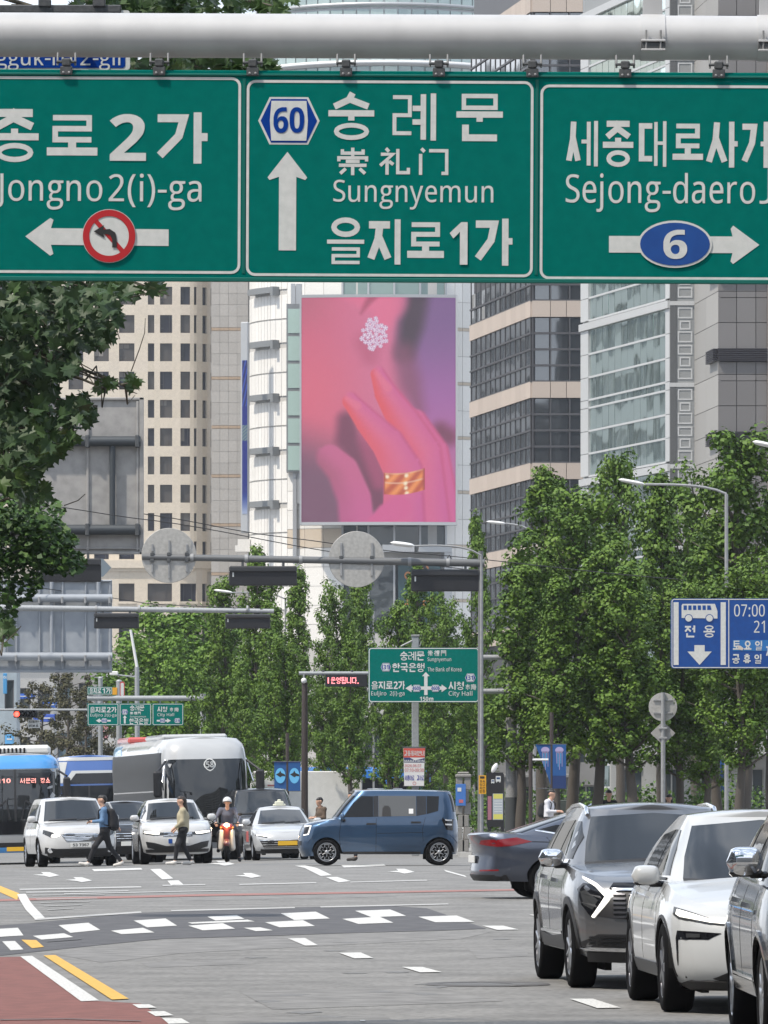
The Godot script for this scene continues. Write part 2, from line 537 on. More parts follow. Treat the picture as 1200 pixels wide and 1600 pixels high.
func make_ground() -> void:
	var asphalt := grain("asphalt",Color(.15,.148,.143),Color(.265,.261,.252),.9,9.0,.012,.0,.0,true,Color(.21,.207,.20),7)
	asphalt.detail_enabled = true
	asphalt.detail_blend_mode = BaseMaterial3D.BLEND_MODE_MUL
	asphalt.detail_albedo = noise_tex(91,.16,Color(.42,.42,.42),Color(1,1,1),512,3,Color(.85,.85,.85))
	asphalt.detail_uv_layer = BaseMaterial3D.DETAIL_UV_1
	asphalt.heightmap_enabled = true
	asphalt.heightmap_texture = noise_tex(92,.2,Color(0,0,0),Color(1,1,1),512,3)
	asphalt.heightmap_scale = .8
	var xs := []
	for x in [-3000,-600,-200,-100,-60,-40,-30]: xs.append(float(x))
	for k in 41: xs.append(-29.0 + k * 1.45)
	for x in [32,40,60,100,200,600,3000]: xs.append(float(x))
	var ds := [-400.0,-60.0,.0,40.0,80.0,120.0,138.0]
	for k in 50: ds.append(140.0 + k * 2.0)
	for d in [245,260,300,400,600,900,1500,4000]: ds.append(float(d))
	var rows := []
	for d in ds:
		var row := PackedVector3Array()
		for x in xs: row.append(Vector3(x,ground_y(x,d),-d))
		rows.append(row)
	var mb := MB.new()
	mb.grid(rows,false,mb_up(rows))
	var road := obj("road",mb,asphalt)
	road.set_meta("kind","structure")
	road.set_meta("label","worn grey asphalt of the wide crossing")
	# ---- markings,each a thin painted sheet on the road
	var white := grain("road_paint_white",Color(.22,.22,.215),Color(.60,.60,.58),.75,1.1,.05,0,0,true,Color(.54,.54,.525),7)
	var yellow := grain("road_paint_yellow",Color(.45,.26,.04),Color(.66,.40,.07),.75,1.6,.03)
	var red := grain("bus_lane_red",Color(.13,.05,.042),Color(.215,.082,.068),.9,3.0,.02,0,0,true,null,7)
	var dark := grain("new_asphalt",Color(.05,.05,.055),Color(.10,.10,.106),.9,5.0,.02,0,0,true,null,7)
	var faded := grain("road_paint_faded",Color(.26,.26,.255),Color(.5,.5,.49),.8,.8,.05)
	var faded_red := grain("red_line_paint",Color(.2,.12,.11),Color(.33,.13,.11),.85,.7,.05)
	var z := func(l: Array) -> Array: # outline read off the enlarged lower strip
		var r := []
		for q in l: r.append([q[0] / 1.5,1330.0 + q[1] / 1.5])
		return r
	var lay_one := func(called: String,outline: Array,m: Material,lift: float) -> void:
		var b := MB.new()
		sheet(b,z.call(outline),lift)
		obj(called,b,m,road)
	lay_one.call("asphalt_patch",[[-60,178],[60,170],[165,160],[330,145],[480,139],[700,132],[900,128],[1000,134],[1140,182],[1050,186],[800,193],[600,200],[380,206],[200,224],[-60,252]],dark,.004)
	lay_one.call("bus_lane",[[-300,253],[48,248],[230,352],[330,358],[420,420],[560,600],[-300,600]],red,.004)
	var blocks := [[[-60,187],[42,181],[55,199],[-45,205]],[[77,200],[150,194],[172,203],[97,209]],[[137,175],[207,169],[235,186],[165,193]],[[260,188],[335,181],[362,192],[285,196]],[[313,164],[388,159],[415,176],[345,180]],[[441,176],[522,170],[551,183],[475,187]],[[486,155],[555,151],[573,160],[505,164]],[[621,168],[710,163],[738,177],[655,180]],[[658,147],[740,143],[773,159],[690,163]],[[802,160],[890,155],[922,169],[840,172]],[[832,141],[915,138],[952,153],[870,156]],[[980,155],[1070,152],[1112,167],[1020,168]],[[571,181],[610,180],[640,187],[600,189]],[[440,168.5],[580,162],[597,166],[450,171.5]],[[1240,150],[1320,148],[1365,160],[1290,163]]]
	for q in blocks: lay_one.call("crosswalk_block",q,white,.009)
	for q in [[[675,206],[715,205],[745,222],[715,223]],[[795,240],[845,239],[875,252],[830,253]],[[942,273],[990,273],[1035,285],[985,286]],[[1130,176],[1180,176],[1215,185],[1165,186]],[[1335,348],[1390,348],[1455,369],[1400,370]],[[310,361],[350,361],[367,369],[325,370]],[[345,378],[385,377],[407,387],[365,389]],[[380,394],[425,394],[446,406],[395,407]],[[5,213],[35,212],[55,232],[25,234]],[[1180,314],[1225,313],[1238,317],[1195,318]],[[844,398],[856,398],[856,401],[844,401]]]:
		lay_one.call("lane_dash",q,white,.009)
	lay_one.call("lane_line",[[47,248],[75,247],[232,352],[190,354]],white,.009)
	lay_one.call("centre_line",[[102,246],[130,245],[302,348],[262,350]],yellow,.009)
	lay_one.call("centre_line",[[50,209],[85,210],[103,226],[75,229]],yellow,.009)
	lay_one.call("centre_line",[[-40,62],[0,82],[45,100],[40,115],[0,97],[-40,80]],yellow,.008)
	lay_one.call("guide_line",[[40,102],[60,101],[72,121],[80,131],[105,157],[82,161],[60,138],[48,118]],white,.009)
	for q in [[[80,159],[330,142],[332,145.5],[82,163]],[[400,139],[690,132],[692,134.5],[402,142]],[[750,130.5],[1050,123.5],[1052,126],[752,133]],[[45,89],[330,83],[332,86],[47,92]],[[380,80],[480,78],[482,80],[382,82.5]],[[560,77.5],[740,73.5],[742,76],[562,80]],[[820,72.5],[1000,68],[1002,70],[822,74.5]],[[60,96],[300,93],[302,95],[62,98.5]],[[150,100],[540,92],[541,93.5],[151,102]]]:
		lay_one.call("stop_line",q,faded,.008)
	lay_one.call("red_guide_line",[[-60,115],[110,110],[480,101.5],[860,95.5],[1300,88],[1300,91.5],[860,99.5],[480,106],[110,115],[-60,120]],faded_red,.007)
	# stripes of worn hatching left of the crossing
	for k in 5: lay_one.call("worn_stripe",[[75 + k * 9,104 + k * 8.5],[245 - k * 18,102.5 + k * 8.0],[246 - k * 18,103.6 + k * 8.0],[77 + k * 9,105.5 + k * 8.5]],grain("road_paint_worn",Color(.22,.22,.215),Color(.40,.40,.39),.85,.6,.06),.0085)
	# darker zone below the crosswalk,old repairs,tyre-blackened lanes,a tone off the rest
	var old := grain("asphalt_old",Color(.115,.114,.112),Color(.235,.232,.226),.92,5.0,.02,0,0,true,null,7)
	for q in [[[120,240],[400,208],[800,195],[1060,188],[1150,190],[1080,206],[760,222],[420,240],[240,262]],[[560,330],[1010,318],[1180,352],[640,372]],[[330,262],[560,254],[600,264],[350,274]],[[1100,232],[1230,228],[1240,246],[1120,252]],[[420,108],[900,100],[930,107],[430,117]],[[480,392],[900,384],[960,420],[500,430]]]: lay_one.call("asphalt_darker_patch",q,old,.0025)
	var oil := grain("oil_stain",Color(.10,.099,.097),Color(.19,.187,.182),.7,.7,.05)
	rng.seed = 15
	for i in 14:
		var g := on_ground(rng.randf_range(330,810),rng.randf_range(1462,1596))
		var pg := PackedVector2Array()
		for j in 11: pg.append(Vector2(g.x,g.z) + Vector2(cos(TAU * j / 11.0),sin(TAU * j / 11.0) * 2.2) * rng.randf_range(.06,.17))
		var b := MB.new()
		flat_on_road(b,pg,.0035)
		obj("oil_stain",b,oil,road)
	for q in [[352,43,430],[690,35,822]]:
		var x: float = q[0]
		var y: float = q[1]
		var e: float = q[2]
		lay_one.call("lane_line",[[x,y],[x + 24,y - 1],[lerpf(x,e,.62) + 6,y + 22],[lerpf(x,e,.62) - 20,y + 24]],white,.008)
		lay_one.call("lane_line",[[lerpf(x,e,.62) - 8,y + 27],[lerpf(x,e,.62) + 18,y + 26],[e,y + 36],[e - 28,y + 39]],white,.008)
	for q in [[186,68],[583,58],[942,48],[520,29],[110,56]]: # turn arrows seen very flat
		var x: float = q[0]
		var y: float = q[1]
		lay_one.call("road_arrow",[[x - 34,y + .5],[x - 8,y - 1.5],[x - 14,y - 6],[x + 6,y - 6],[x + 30,y + 1.5],[x + 6,y + 5.5],[x - 6,y + 2.5]],white,.008)
	for q in [[800,34,900,31],[1040,44,1090,58],[215,43,330,40]]:
		lay_one.call("stop_line",[[q[0],q[1]],[q[2],q[3]],[q[2] + 4,q[3] + 4],[q[0] + 6,q[1] + 5]],white,.008)
	# hairline cracks and sealed joints
	var seal := mat("joint_sealant",Color(.09,.09,.092),.8)
	rng.seed = 5
	for q in [[[0,398],[160,396],[330,401]],[[1060,311],[1130,309],[1200,313]],[[190,208],[110,214]]]:
		var b := MB.new()
		for i in q.size() - 1:
			var t := .7
			sheet(b,z.call([[q[i][0],q[i][1] - t],[q[i + 1][0],q[i + 1][1] - t],[q[i + 1][0],q[i + 1][1] + t],[q[i][0],q[i][1] + t]]),.012)
		obj("joint_seal",b,seal,road)
	var man := tag(Node3D.new(),"round iron manhole cover in the worn asphalt before the dark grey crossover","manhole cover")
	man.name = numbered("manhole_cover")
	add_child(man)
	man.position = on_ground(762,1539)
	var mm := MB.new()
	mm.lathe([[.0,.010],[.42,.010],[.44,.004]],36)
	obj("lid",mm,grain("manhole_iron",Color(.10,.10,.10),Color(.17,.17,.165),.7,.5,.05,.3),man)
	mm = MB.new()
	mm.lathe([[.45,.005],[.47,.016],[.56,.016],[.58,.004]],36)
	obj("rim",mm,seal,man)
	# ---- pavements with kerbs
	var slab := grain("paving",Color(.20,.195,.19),Color(.30,.295,.285),.9,3.0,.04)
	var kerb := grain("kerb_granite",Color(.30,.30,.295),Color(.42,.42,.41),.85,1.0,.08)
	for q in [["pavement",[[2.2,190],[3.0,187],[60,180],[60,900],[14.0,900],[2.6,260]],"right pavement"],["pavement",[[-21,172],[-23.5,168],[-60,168],[-60,900],[-24.0,900],[-21.5,300]],"left pavement"],["pavement",[[9.5,-20],[9.5,96],[14,118],[60,118],[60,-20]],"near pavement"],["pavement",[[-9.5,-20],[-9.5,82],[-14,104],[-60,104],[-60,-20]],"near pavement"]]:
		var pg := PackedVector2Array()
		for w in q[1]: pg.append(Vector2(w[0],-w[1]))
		var b := MB.new()
		flat_on_road(b,pg,.14)
		var pv := obj(q[0],b,slab)
		pv.set_meta("kind","structure")
		b = MB.new()
		for i in pg.size():
			var a := pg[i]
			var e := pg[(i + 1) % pg.size()]
			var steps := maxi(1,int(minf(a.distance_to(e) / 3.0,60)))
			for s in steps:
				var p0 := a.lerp(e,float(s) / steps)
				var p1 := a.lerp(e,float(s + 1) / steps)
				var g0 := ground_y(p0.x,-p0.y)
				var g1 := ground_y(p1.x,-p1.y)
				var dir := (p1 - p0).normalized().orthogonal() * .09
				b.quad(Vector3(p0.x + dir.x,g0 + .144,p0.y + dir.y),Vector3(p1.x + dir.x,g1 + .144,p1.y + dir.y),Vector3(p1.x - dir.x,g1 + .144,p1.y - dir.y),Vector3(p0.x - dir.x,g0 + .144,p0.y - dir.y),Vector3.UP)
				for sg in [-1,1]:
					b.quad(Vector3(p0.x + dir.x * sg,g0 - .1,p0.y + dir.y * sg),Vector3(p1.x + dir.x * sg,g1 - .1,p1.y + dir.y * sg),Vector3(p1.x + dir.x * sg,g1 + .144,p1.y + dir.y * sg),Vector3(p0.x + dir.x * sg,g0 + .144,p0.y + dir.y * sg),Vector3(dir.x * sg,0,dir.y * sg))
		obj("kerb",b,kerb,pv)
func mb_up(rows: Array) -> bool: # whether the sheet must be flipped to face up
	var du: Vector3 = rows[0][1] - rows[0][0]
	var dv: Vector3 = rows[1][0] - rows[0][0]
	return dv.cross(du).y < .0

# ---- overhead signs
class Face: # the flat front of a sign,addressed in photograph pixels
	var cx: float
	var cy: float
	var k: float
	func _init(x: float,y: float,ppm: float) -> void:
		cx = x; cy = y; k = ppm
	func q(px: float,py: float) -> Vector2: return Vector2((px - cx) / k,(cy - py) / k)
	func r(x0: float,y0: float,x1: float,y1: float) -> Rect2: return Rect2(q(x0,y1),Vector2((x1 - x0) / k,(y1 - y0) / k))
	func pts(l: Array) -> PackedVector2Array:
		var o := PackedVector2Array()
		for e in l: o.append(q(e[0],e[1]))
		return o
const ID := Transform3D()
func glyphs(f: Face,list: Array,w: float,m: Material,parent: Node3D,z := .002) -> void: # [character,x0,y0,x1,y1] in photograph pixels
	var mb := MB.new()
	for g in list:
		if f.k > 200.0: mb = MB.new()
		if HANJA.has(g[0]): hanja(mb,g[0],f.r(g[1],g[2],g[3],g[4]),w / f.k,ID,z)
		else: hangul(mb,g[0],f.r(g[1],g[2],g[3],g[4]),w / f.k,ID,z)
		if f.k > 200.0: obj("letter",mb,m,parent)
	if f.k <= 200.0: obj("lettering",mb,m,parent)
func words(f: Face,txt: String,m: Material,parent: Node3D,x0: float,base: float,x1: float,cap: float,z := .002,bold := false) -> void:
	var a := f.q(x0,base)
	latin(txt,m,parent,a.x,a.y,f.q(x1,base).x,cap / f.k,z,bold)
func row(f: Face,txt: String,w: float,m: Material,parent: Node3D,x0: float,y0: float,x1: float,y1: float,z := .002,gap := .1) -> void: # evenly spaced line of syllables
	var list := []
	var step := (x1 - x0) / txt.length()
	for i in txt.length():
		if txt[i] != " ": list.append([txt[i],x0 + step * i,y0,x0 + step * (i + 1 - gap),y1])
	glyphs(f,list,w,m,parent,z)
func outline(f: Face,x0: float,y0: float,x1: float,y1: float,r: float,w: float,m: Material,parent: Node3D,z: float,called := "border") -> void:
	var a := f.q(x0,y1)
	var b := f.q(x1,y0)
	var mb := MB.new()
	mb.stroke(Array(rrect(a.x,a.y,b.x,b.y,r / f.k)),w / f.k,ID,z,true)
	obj(called,mb,m,parent)
func shape(f: Face,l: Array,m: Material,parent: Node3D,z: float,called: String,thick := .002) -> MeshInstance3D:
	var mb := MB.new()
	mb.prism(f.pts(l),ID,z - thick,z)
	return obj(called,mb,m,parent)
func round_shape(f: Face,x: float,y: float,rx: float,ry: float,m: Material,parent: Node3D,z: float,called: String) -> MeshInstance3D:
	var mb := MB.new()
	mb.prism(disc(f.q(x,y),rx / f.k,ry / f.k),ID,z - .002,z)
	return obj(called,mb,m,parent)
func hex_badge(f: Face,x: float,y: float,w: float,h: float,num: String,parent: Node3D,z := .002) -> void: # hexagonal route marker
	var hexa := func(s: float) -> Array: return [[x - w * s,y],[x - w * .63 * s,y - h * s],[x + w * .63 * s,y - h * s],[x + w * s,y],[x + w * .63 * s,y + h * s],[x - w * .63 * s,y + h * s]]
	var b := shape(f,hexa.call(1.0),M("sign_white"),parent,z,"route_badge")
	shape(f,hexa.call(.92),M("sign_blue_print"),b,z + .002,"badge_border")
	shape(f,[[x - w * .62,y],[x - w * .57,y - h * .84],[x + w * .57,y - h * .84],[x + w * .62,y],[x + w * .57,y + h * .84],[x - w * .57,y + h * .84]],M("sign_white"),b,z + .004,"badge_field")
	words(f,num,M("sign_blue_print"),b,x - w * .5,y + h * .5,x + w * .5,h * 1.05,z + .006,true)
func M(called: String) -> StandardMaterial3D: return mats[called]

func make_sign_materials() -> void:
	var g := grain("sign_green",Color(.0,.132,.112),Color(.001,.156,.134),.55,1.2,.02,.0,.0,false,null,4)
	g.metallic_specular = .1
	mat("sign_edge_green",Color(.001,.120,.098),.4)
	grain("sign_white",Color(.52,.54,.53),Color(.63,.64,.63),.5,.8,.02,0,0,false)
	mat("sign_blue_print",Color(.003,.040,.25),.5).metallic_specular = .2
	grain("sign_blue",Color(.002,.05,.24),Color(.004,.066,.29),.5,1.5,.02,0,0,false)
	mat("sign_light_blue",Color(.02,.15,.42),.5)
	mat("sign_red",Color(.42,.012,.018),.45)
	mat("sign_black",Color(.02,.02,.022),.5)
	grain("galvanised",Color(.24,.245,.25),Color(.34,.345,.35),.5,1.4,.015,.25,.0,true,null,6)
	grain("pipe_paint",Color(.43,.435,.445),Color(.50,.505,.515),.45,3.0,.02,.1,.0,false,Color(.475,.48,.49),7)
	grain("dark_steel",Color(.06,.065,.07),Color(.11,.115,.12),.55,.6,.03,.3)
	grain("sign_back_grey",Color(.27,.265,.255),Color(.37,.36,.345),.6,2.2,.012,.2,.0,true,Color(.33,.32,.31),7)
	grain("sign_back_pale",Color(.25,.275,.31),Color(.33,.355,.385),.55,3.0,.012,.15,.0,true,null,6)
	grain("pole_pale",Color(.27,.285,.30),Color(.36,.375,.385),.5,1.0,.02,.2)
	grain("pole_brown",Color(.035,.026,.024),Color(.06,.045,.04),.6,.8,.03)
	grain("signal_black",Color(.012,.013,.016),Color(.024,.025,.03),.45,.8,.03)
	mat("wire",Color(.03,.03,.032),.6)
	mat("lamp_white",Color(.7,.7,.69),.4)

func make_gantry() -> void:
	var D := 42.4
	var f := Face.new(600,275,F / D)
	var c := P(600,275,D)
	var roll := Basis(Vector3.BACK,deg_to_rad(-.27))
	# the carrying pipe on two posts that stand beside the road
	var gan := thing("sign_gantry","thick pale grey pipe spanning the road above the big green signs","sign gantry",P(600,57,D + .16))
	gan.basis = roll
	var mb := MB.new()
	mb.tube([V(-9.6,0,0),V(9.6,0,0)],.139,40)
	obj("beam",mb,M("pipe_paint"),gan)
	for s in [-1,1]:
		mb = MB.new()
		mb.tube([V(s * 9.6,-6.7,0),V(s * 9.6,.5,0)],[.2,.16],24)
		obj("post",mb,M("pipe_paint"),gan)
	for x in [1021.0,1204.0]: # pipe clamps that carry an upright bracket
		var lx = (x - 600) / f.k
		mb = MB.new()
		mb.tube([V(lx - .076,0,0),V(lx + .076,0,0)],.146,40)
		var cl := obj("clamp",mb,M("pipe_paint"),gan)
		part("flange",M("pipe_paint"),cl,V(lx,-.035,.152),V(.152,.014,.05),.003)
		part("flange",M("dark_steel"),cl,V(lx,-.066,.150),V(.150,.04,.03),.003)
		part("flange",M("pipe_paint"),cl,V(lx,-.092,.152),V(.152,.012,.045),.003)
		for b in [-.045,.045]: pole("bolt",M("galvanised"),cl,V(lx + b,-.09,.165),V(lx + b,.03,.165),.007,-1,6)
		mb = MB.new()
		mb.prism(PackedVector2Array([Vector2(lx - .062,.10),Vector2(lx + .062,.10),Vector2(lx + .052,.85),Vector2(lx - .050,.85)]),ID,-.03,.02)
		obj("bracket",mb,M("pipe_paint"),gan)
	# one wide board with three framed fields
	var sg := thing("road_sign","wide green overhead direction sign with three white bordered fields under the pipe","road sign",c)
	sg.basis = roll
	var W0 := -900.0
	var W1 := 1290.0
	var a := f.q(W0,441)
	var b := f.q(W1,111)
	part("board",M("sign_green"),sg,V((a.x + b.x) / 2,(a.y + b.y) / 2,-.02),V(b.x - a.x,b.y - a.y,.04),.004)
	part("edge_rail",M("sign_edge_green"),sg,V((a.x + b.x) / 2,a.y + .012,.006),V(b.x - a.x,.026,.014),.004)
	part("edge_rail",M("sign_edge_green"),sg,V((a.x + b.x) / 2,b.y - .028,.006),V(b.x - a.x,.014,.012),.003)
	part("edge_rail",M("sign_edge_green"),sg,V(f.q(381,0).x,(a.y + b.y) / 2,.002),V(.02,b.y - a.y - .1,.006),.002)
	part("edge_rail",M("sign_edge_green"),sg,V(f.q(838.5,0).x,(a.y + b.y) / 2,.002),V(.02,b.y - a.y - .1,.006),.002)
	for x in [-42.0,103.0,248.0,394.0,540.0,685.0,831.0,976.0,1122.0,1268.0]: # hangers between pipe and board
		var p := f.q(x,113)
		var hg := part("hanger",M("dark_steel"),sg,V(p.x,p.y + .0,.012),V(.076,.055,.03),.004)
		part("hinge",M("dark_steel"),hg,V(p.x,p.y + .052,.012),V(.056,.05,.04),.008)
		pole("pin",M("dark_steel"),hg,V(p.x - .062,p.y + .055,.012),V(p.x + .062,p.y + .055,.012),.009,-1,8)
		for s in [-.055,.055]: pole("bolt",M("galvanised"),hg,V(p.x + s,p.y + .035,.0),V(p.x + s,p.y + .115,-.02),.007,-1,8)
		for s in [-.018,.018]:
			mb = MB.new()
			mb.lathe([[.0,.03],[.006,.03],[.008,.026]],8,Transform3D(Basis(Vector3.RIGHT,PI / 2),V(p.x + s,p.y - .012,.003)))
			obj("bolt_head",mb,M("galvanised"),hg)
	var w := M("sign_white")
	var fields := []
	for e in [["direction_field",-420,124,374,427],["direction_field",387,128,831,430],["direction_field",846,133,1285,433]]:
		var n := Node3D.new()
		n.name = e[0]
		sg.add_child(n,true)
		outline(f,e[1],e[2],e[3],e[4],12,4.2,w,n,.003)
		fields.append(n)
	# left field
	var L: Node3D = fields[0]
	glyphs(f,[["종",-16,173,61,256],["로",72,182,153,249],["가",245,176,325,258]],12.5,w,L)
	words(f,"2",w,L,171,252,228,71,.003,true)
	words(f,"Jongno",w,L,-9,316,160,42)
	words(f,"2(i)-ga",w,L,170,316,315,42)
	shape(f,[[40,372],[79,343],[84,346],[80,359],[264,360],[264,386],[80,385],[84,399],[79,402]],w,L,.003,"arrow")
	var no_turn := round_shape(f,171,371,42,42,w,L,.009,"prohibition_disc")
	mb = MB.new()
	mb.stroke(Array(disc(f.q(171,371),36 / f.k,36 / f.k,48)),10 / f.k,ID,.0125,true)
	mb.stroke([f.q(146,343),f.q(196,399)],7 / f.k,ID,.0116)
	obj("red_ring",mb,M("sign_red"),no_turn)
	shape(f,[[147,364],[163,354],[162,361],[172,360],[181,366],[183,376],[183,389],[176,389],[176,377],[173,370],[168,368],[162,368],[164,374]],M("sign_black"),no_turn,.0152,"turn_arrow")
	# middle field
	var C: Node3D = fields[1]
	hex_badge(f,451,189.5,48,37,"60",C)
	glyphs(f,[["숭",512,145,585,219],["례",613,145,681,220],["문",712,146,786,220]],12,w,C)
	glyphs(f,[["崇",524,231,578,274],["礼",592,231,641,273],["门",652,231,703,273]],5.2,w,C)
	words(f,"Sungnyemun",w,C,521,316,771,34)
	glyphs(f,[["을",511,340,570,413],["지",576,342,630,414],["로",636,347,695,406],["가",743,340,802,415]],11.5,w,C)
	words(f,"1",w,C,703,412,731,66,.006,true)
	shape(f,[[449,238],[480,278],[477,282],[463,277],[463,392],[436,392],[436,277],[421,282],[418,278]],w,C,.003,"arrow")
	# right field
	var R: Node3D = fields[2]
	glyphs(f,[["세",885,187,934,259],["종",941,187,990,259],["대",998,187,1041,259],["로",1050,191,1099,251],["사",1104,187,1153,260],["거",1159,187,1202,260]],9.5,w,R)
	words(f,"Sejong-daero",w,R,884,315,1180,44)
	words(f,"J",w,R,1187,315,1206,44)
	shape(f,[[952,367],[1145,367],[1142,355],[1146,350],[1187,380],[1146,410],[1142,406],[1145,393],[952,393]],w,R,.003,"arrow")
	var ov := round_shape(f,1055,379.5,58,37,w,R,.009,"route_badge")
	round_shape(f,1055,379.5,54.5,33.5,M("sign_blue"),ov,.0115,"badge_field")
	words(f,"6",w,ov,1037,402,1074,44,.0135,true)
	# blue street-name board fixed behind the pipe
	var sn := thing("street_name_sign","blue street name board half hidden behind the thick pipe","road sign",P(30,58,D + .75))
	var ppm := F / (D + .75)
	var g := Face.new(30,58,ppm)
	var a2 := g.q(-260,109)
	var b2 := g.q(203,16)
	mb = MB.new()
	mb.prism(rrect(a2.x,a2.y,b2.x,b2.y,.02),ID,-.03,.0)
	obj("board",mb,w,sn)
	mb = MB.new()
	mb.prism(rrect(a2.x + .03,a2.y + .012,b2.x - .03,b2.y - .03,.02),ID,.0,.003)
	obj("blue_field",mb,M("sign_blue_print"),sn)
	words(g,"gguk-ro 2-gil",w,sn,-6,102,188,25,.004)
	part("top_rail",M("dark_steel"),sn,V((a2.x + b2.x) / 2 - .03,g.q(0,14).y,-.01),V(b2.x - a2.x - .05,.05,.05),.006)
	for x in [70.0,155.0]: part("mount",M("dark_steel"),sn,V(g.q(x,0).x,g.q(0,5).y,.0),V(.08,.05,.06),.006)
	for x in [-80.0,120.0]: pole("support_arm",M("galvanised"),sn,V(g.q(x,0).x,g.q(0,60).y,-.02),V(g.q(x,0).x,g.q(0,60).y,.58),.03)

func make_mid_signs() -> void:
	var w := M("sign_white")
	# ---- blue bus-lane sign on the right
	var D := 118.0
	var f := Face.new(1124,990,F / D)
	var s := thing("road_sign","blue bus lane sign with white bus, down arrow and hours","road sign",P(1124,990,D))
	var p := f.q(1048,1044.5)
	var q := f.q(1330,935)
	var mb := MB.new()
	mb.prism(rrect(p.x,p.y,q.x,q.y,.06),ID,-.05,.0)
	obj("board",mb,M("sign_blue"),s)
	outline(f,1050,936.5,1328,1043,4,1.3,w,s,.004)
	shape(f,[[1138,937],[1139.4,937],[1139.4,1043],[1138,1043]],w,s,.0056,"divider")
	for x in [1052.3,1126.0]: shape(f,[[x,941],[x + 8,941],[x + 8,1039],[x,1039]],w,s,.006,"lane_bar")
	var bus := shape(f,[[1065,946],[1066.5,943.5],[1117,943.5],[1121,955],[1121,966.5],[1065,965.5]],w,s,.006,"bus_symbol")
	for k in 6: shape(f,[[1068 + k * 7.4,946],[1073 + k * 7.4,946],[1073.2 + k * 7.4 + (1.5 if k == 5 else .0),953],[1068 + k * 7.4,953]],M("sign_blue"),bus,.0085,"bus_window")
	for x in [1076,1108.5]:
		var rb := round_shape(f,x,966,6.4,6.4,M("sign_blue"),bus,.0085,"wheel_gap")
		round_shape(f,x,966,5.2,5.2,w,rb,.011,"bus_wheel")
	glyphs(f,[["전",1070,977,1087,996],["용",1099,977,1117,996]],2.8,w,s)
	shape(f,[[1085,1008],[1101,1008],[1101,1018],[1112,1018],[1093,1039],[1074,1018],[1085,1018]],w,s,.006,"arrow")
	words(f,"07:00",w,s,1147,963.5,1195,18.5)
	words(f,"21:",w,s,1178,989,1203,18.5)
	shape(f,[[1145,1000],[1200,1000],[1200,1017],[1145,1017]],M("sign_light_blue"),s,.0035,"patch")
	row(f,"토요일",2.3,w,s,1145,1001,1197,1016,.006,.32)
	row(f,"공휴일",2.3,w,s,1144,1022,1196,1037,.006,.32)
	row(f,"제",2.6,w,s,1197,1009,1214,1027,.006,.0)
	shape(f,[[1152,1008],[1157,1009],[1162,1013],[1160,1016],[1154,1015]],mat("bare_patch",Color(.55,.5,.45),.8),s,.0095,"peeled_patch")
	pole("arm",M("galvanised"),s,V(p.x + .3,.3,-.14),V(5.2,.3,-.14),.06)
	pole("arm",M("galvanised"),s,V(p.x + .3,-.3,-.14),V(5.2,-.3,-.14),.06)
	pole("post",M("galvanised"),s,V(5.2,-P(0,990,D).y,-.14),V(5.2,.9,-.14),.14,.11,16)
	# ---- green sign "150 m" with its pole,arms and banner
	D = 196.0
	f = Face.new(662,1055,F / D)
	s = thing("road_sign","green direction sign with crossing arrows and 150m distance, above the blue car","road sign",P(662,1055,D))
	p = f.q(575.5,1097.5)
	q = f.q(748.5,1012)
	mb = MB.new()
	mb.prism(rrect(p.x,p.y,q.x,q.y,.06),ID,-.06,.0)
	obj("board",mb,M("sign_green"),s)
	outline(f,576.8,1013.2,747.2,1096.2,4,1.4,w,s,.006)
	row(f,"숭례문",2.2,w,s,625,1018,664,1032,.008,.06)
	glyphs(f,[["崇",668,1016,676.5,1025],["禮",678,1016,686.5,1025],["門",688.5,1016,697.5,1025]],.9,w,s,.008)
	words(f,"Sungnyemun",w,s,668,1033,705,5.6,.008)
	hex_badge(f,603,1042.5,8,6.5,"31",s,.008)
	row(f,"한국은행",2.0,w,s,613,1036,664,1050,.008,.06)
	words(f,"The Bank of Korea",w,s,668,1049,721,6.2,.008)
	row(f,"을지로",2.0,w,s,580,1064.5,614.5,1077,.008,.06)
	words(f,"2",w,s,615,1076.5,621.5,11.5,.008,true)
	row(f,"가",2.0,w,s,622.5,1064,632.5,1077.5,.008,.0)
	words(f,"Euljiro  2(i)-ga",w,s,580,1086.5,632,6.4,.008)
	row(f,"시청",2.1,w,s,701,1065,726,1078,.008,.06)
	glyphs(f,[["市",727,1069,734.5,1078],["廳",735.5,1069,744,1078]],.9,w,s,.008)
	words(f,"City Hall",w,s,701,1087,738,6.8,.008)
	hex_badge(f,735,1059,8.2,6.6,"31",s,.008)
	words(f,"150m",w,s,656,1095,677,6.2,.008,true)
	shape(f,[[665.3,1050],[671.5,1056.5],[668,1056.5],[668,1072.5],[690,1072.5],[690,1069.5],[698.5,1075.5],[690,1081.5],[690,1077.8],[668,1077.8],[668,1086],[662.8,1086],[662.8,1077.8],[643,1077.8],[643,1081.5],[633.5,1075.5],[643,1069.5],[643,1072.5],[662.8,1072.5],[662.8,1056.5],[659.4,1056.5]],w,s,.008,"crossing_arrows")
	hex_badge(f,651,1075.5,7.2,5.4,"60",s,.0105)
	hex_badge(f,680.5,1075.5,7.2,5.4,"60",s,.0105)
	for y in [1027.0,1080.0]:
		mb = MB.new()
		var yy := f.q(0,y).y
		mb.tube([V(f.q(745,0).x,yy,-.12),V(f.q(800,0).x,yy,-.12)],.075,12)
		obj("arm",mb,M("galvanised"),s)
	var gy := -P(0,1055,D).y + ground_y(3.7,D)
	pole("post",grain("concrete_pole",Color(.17,.17,.168),Color(.27,.27,.265),.85,.8,.03),s,V(f.q(799,0).x,gy,-.12),V(f.q(799,0).x,f.q(0,1015).y,-.12),.17,.15,16)
	mb = MB.new()
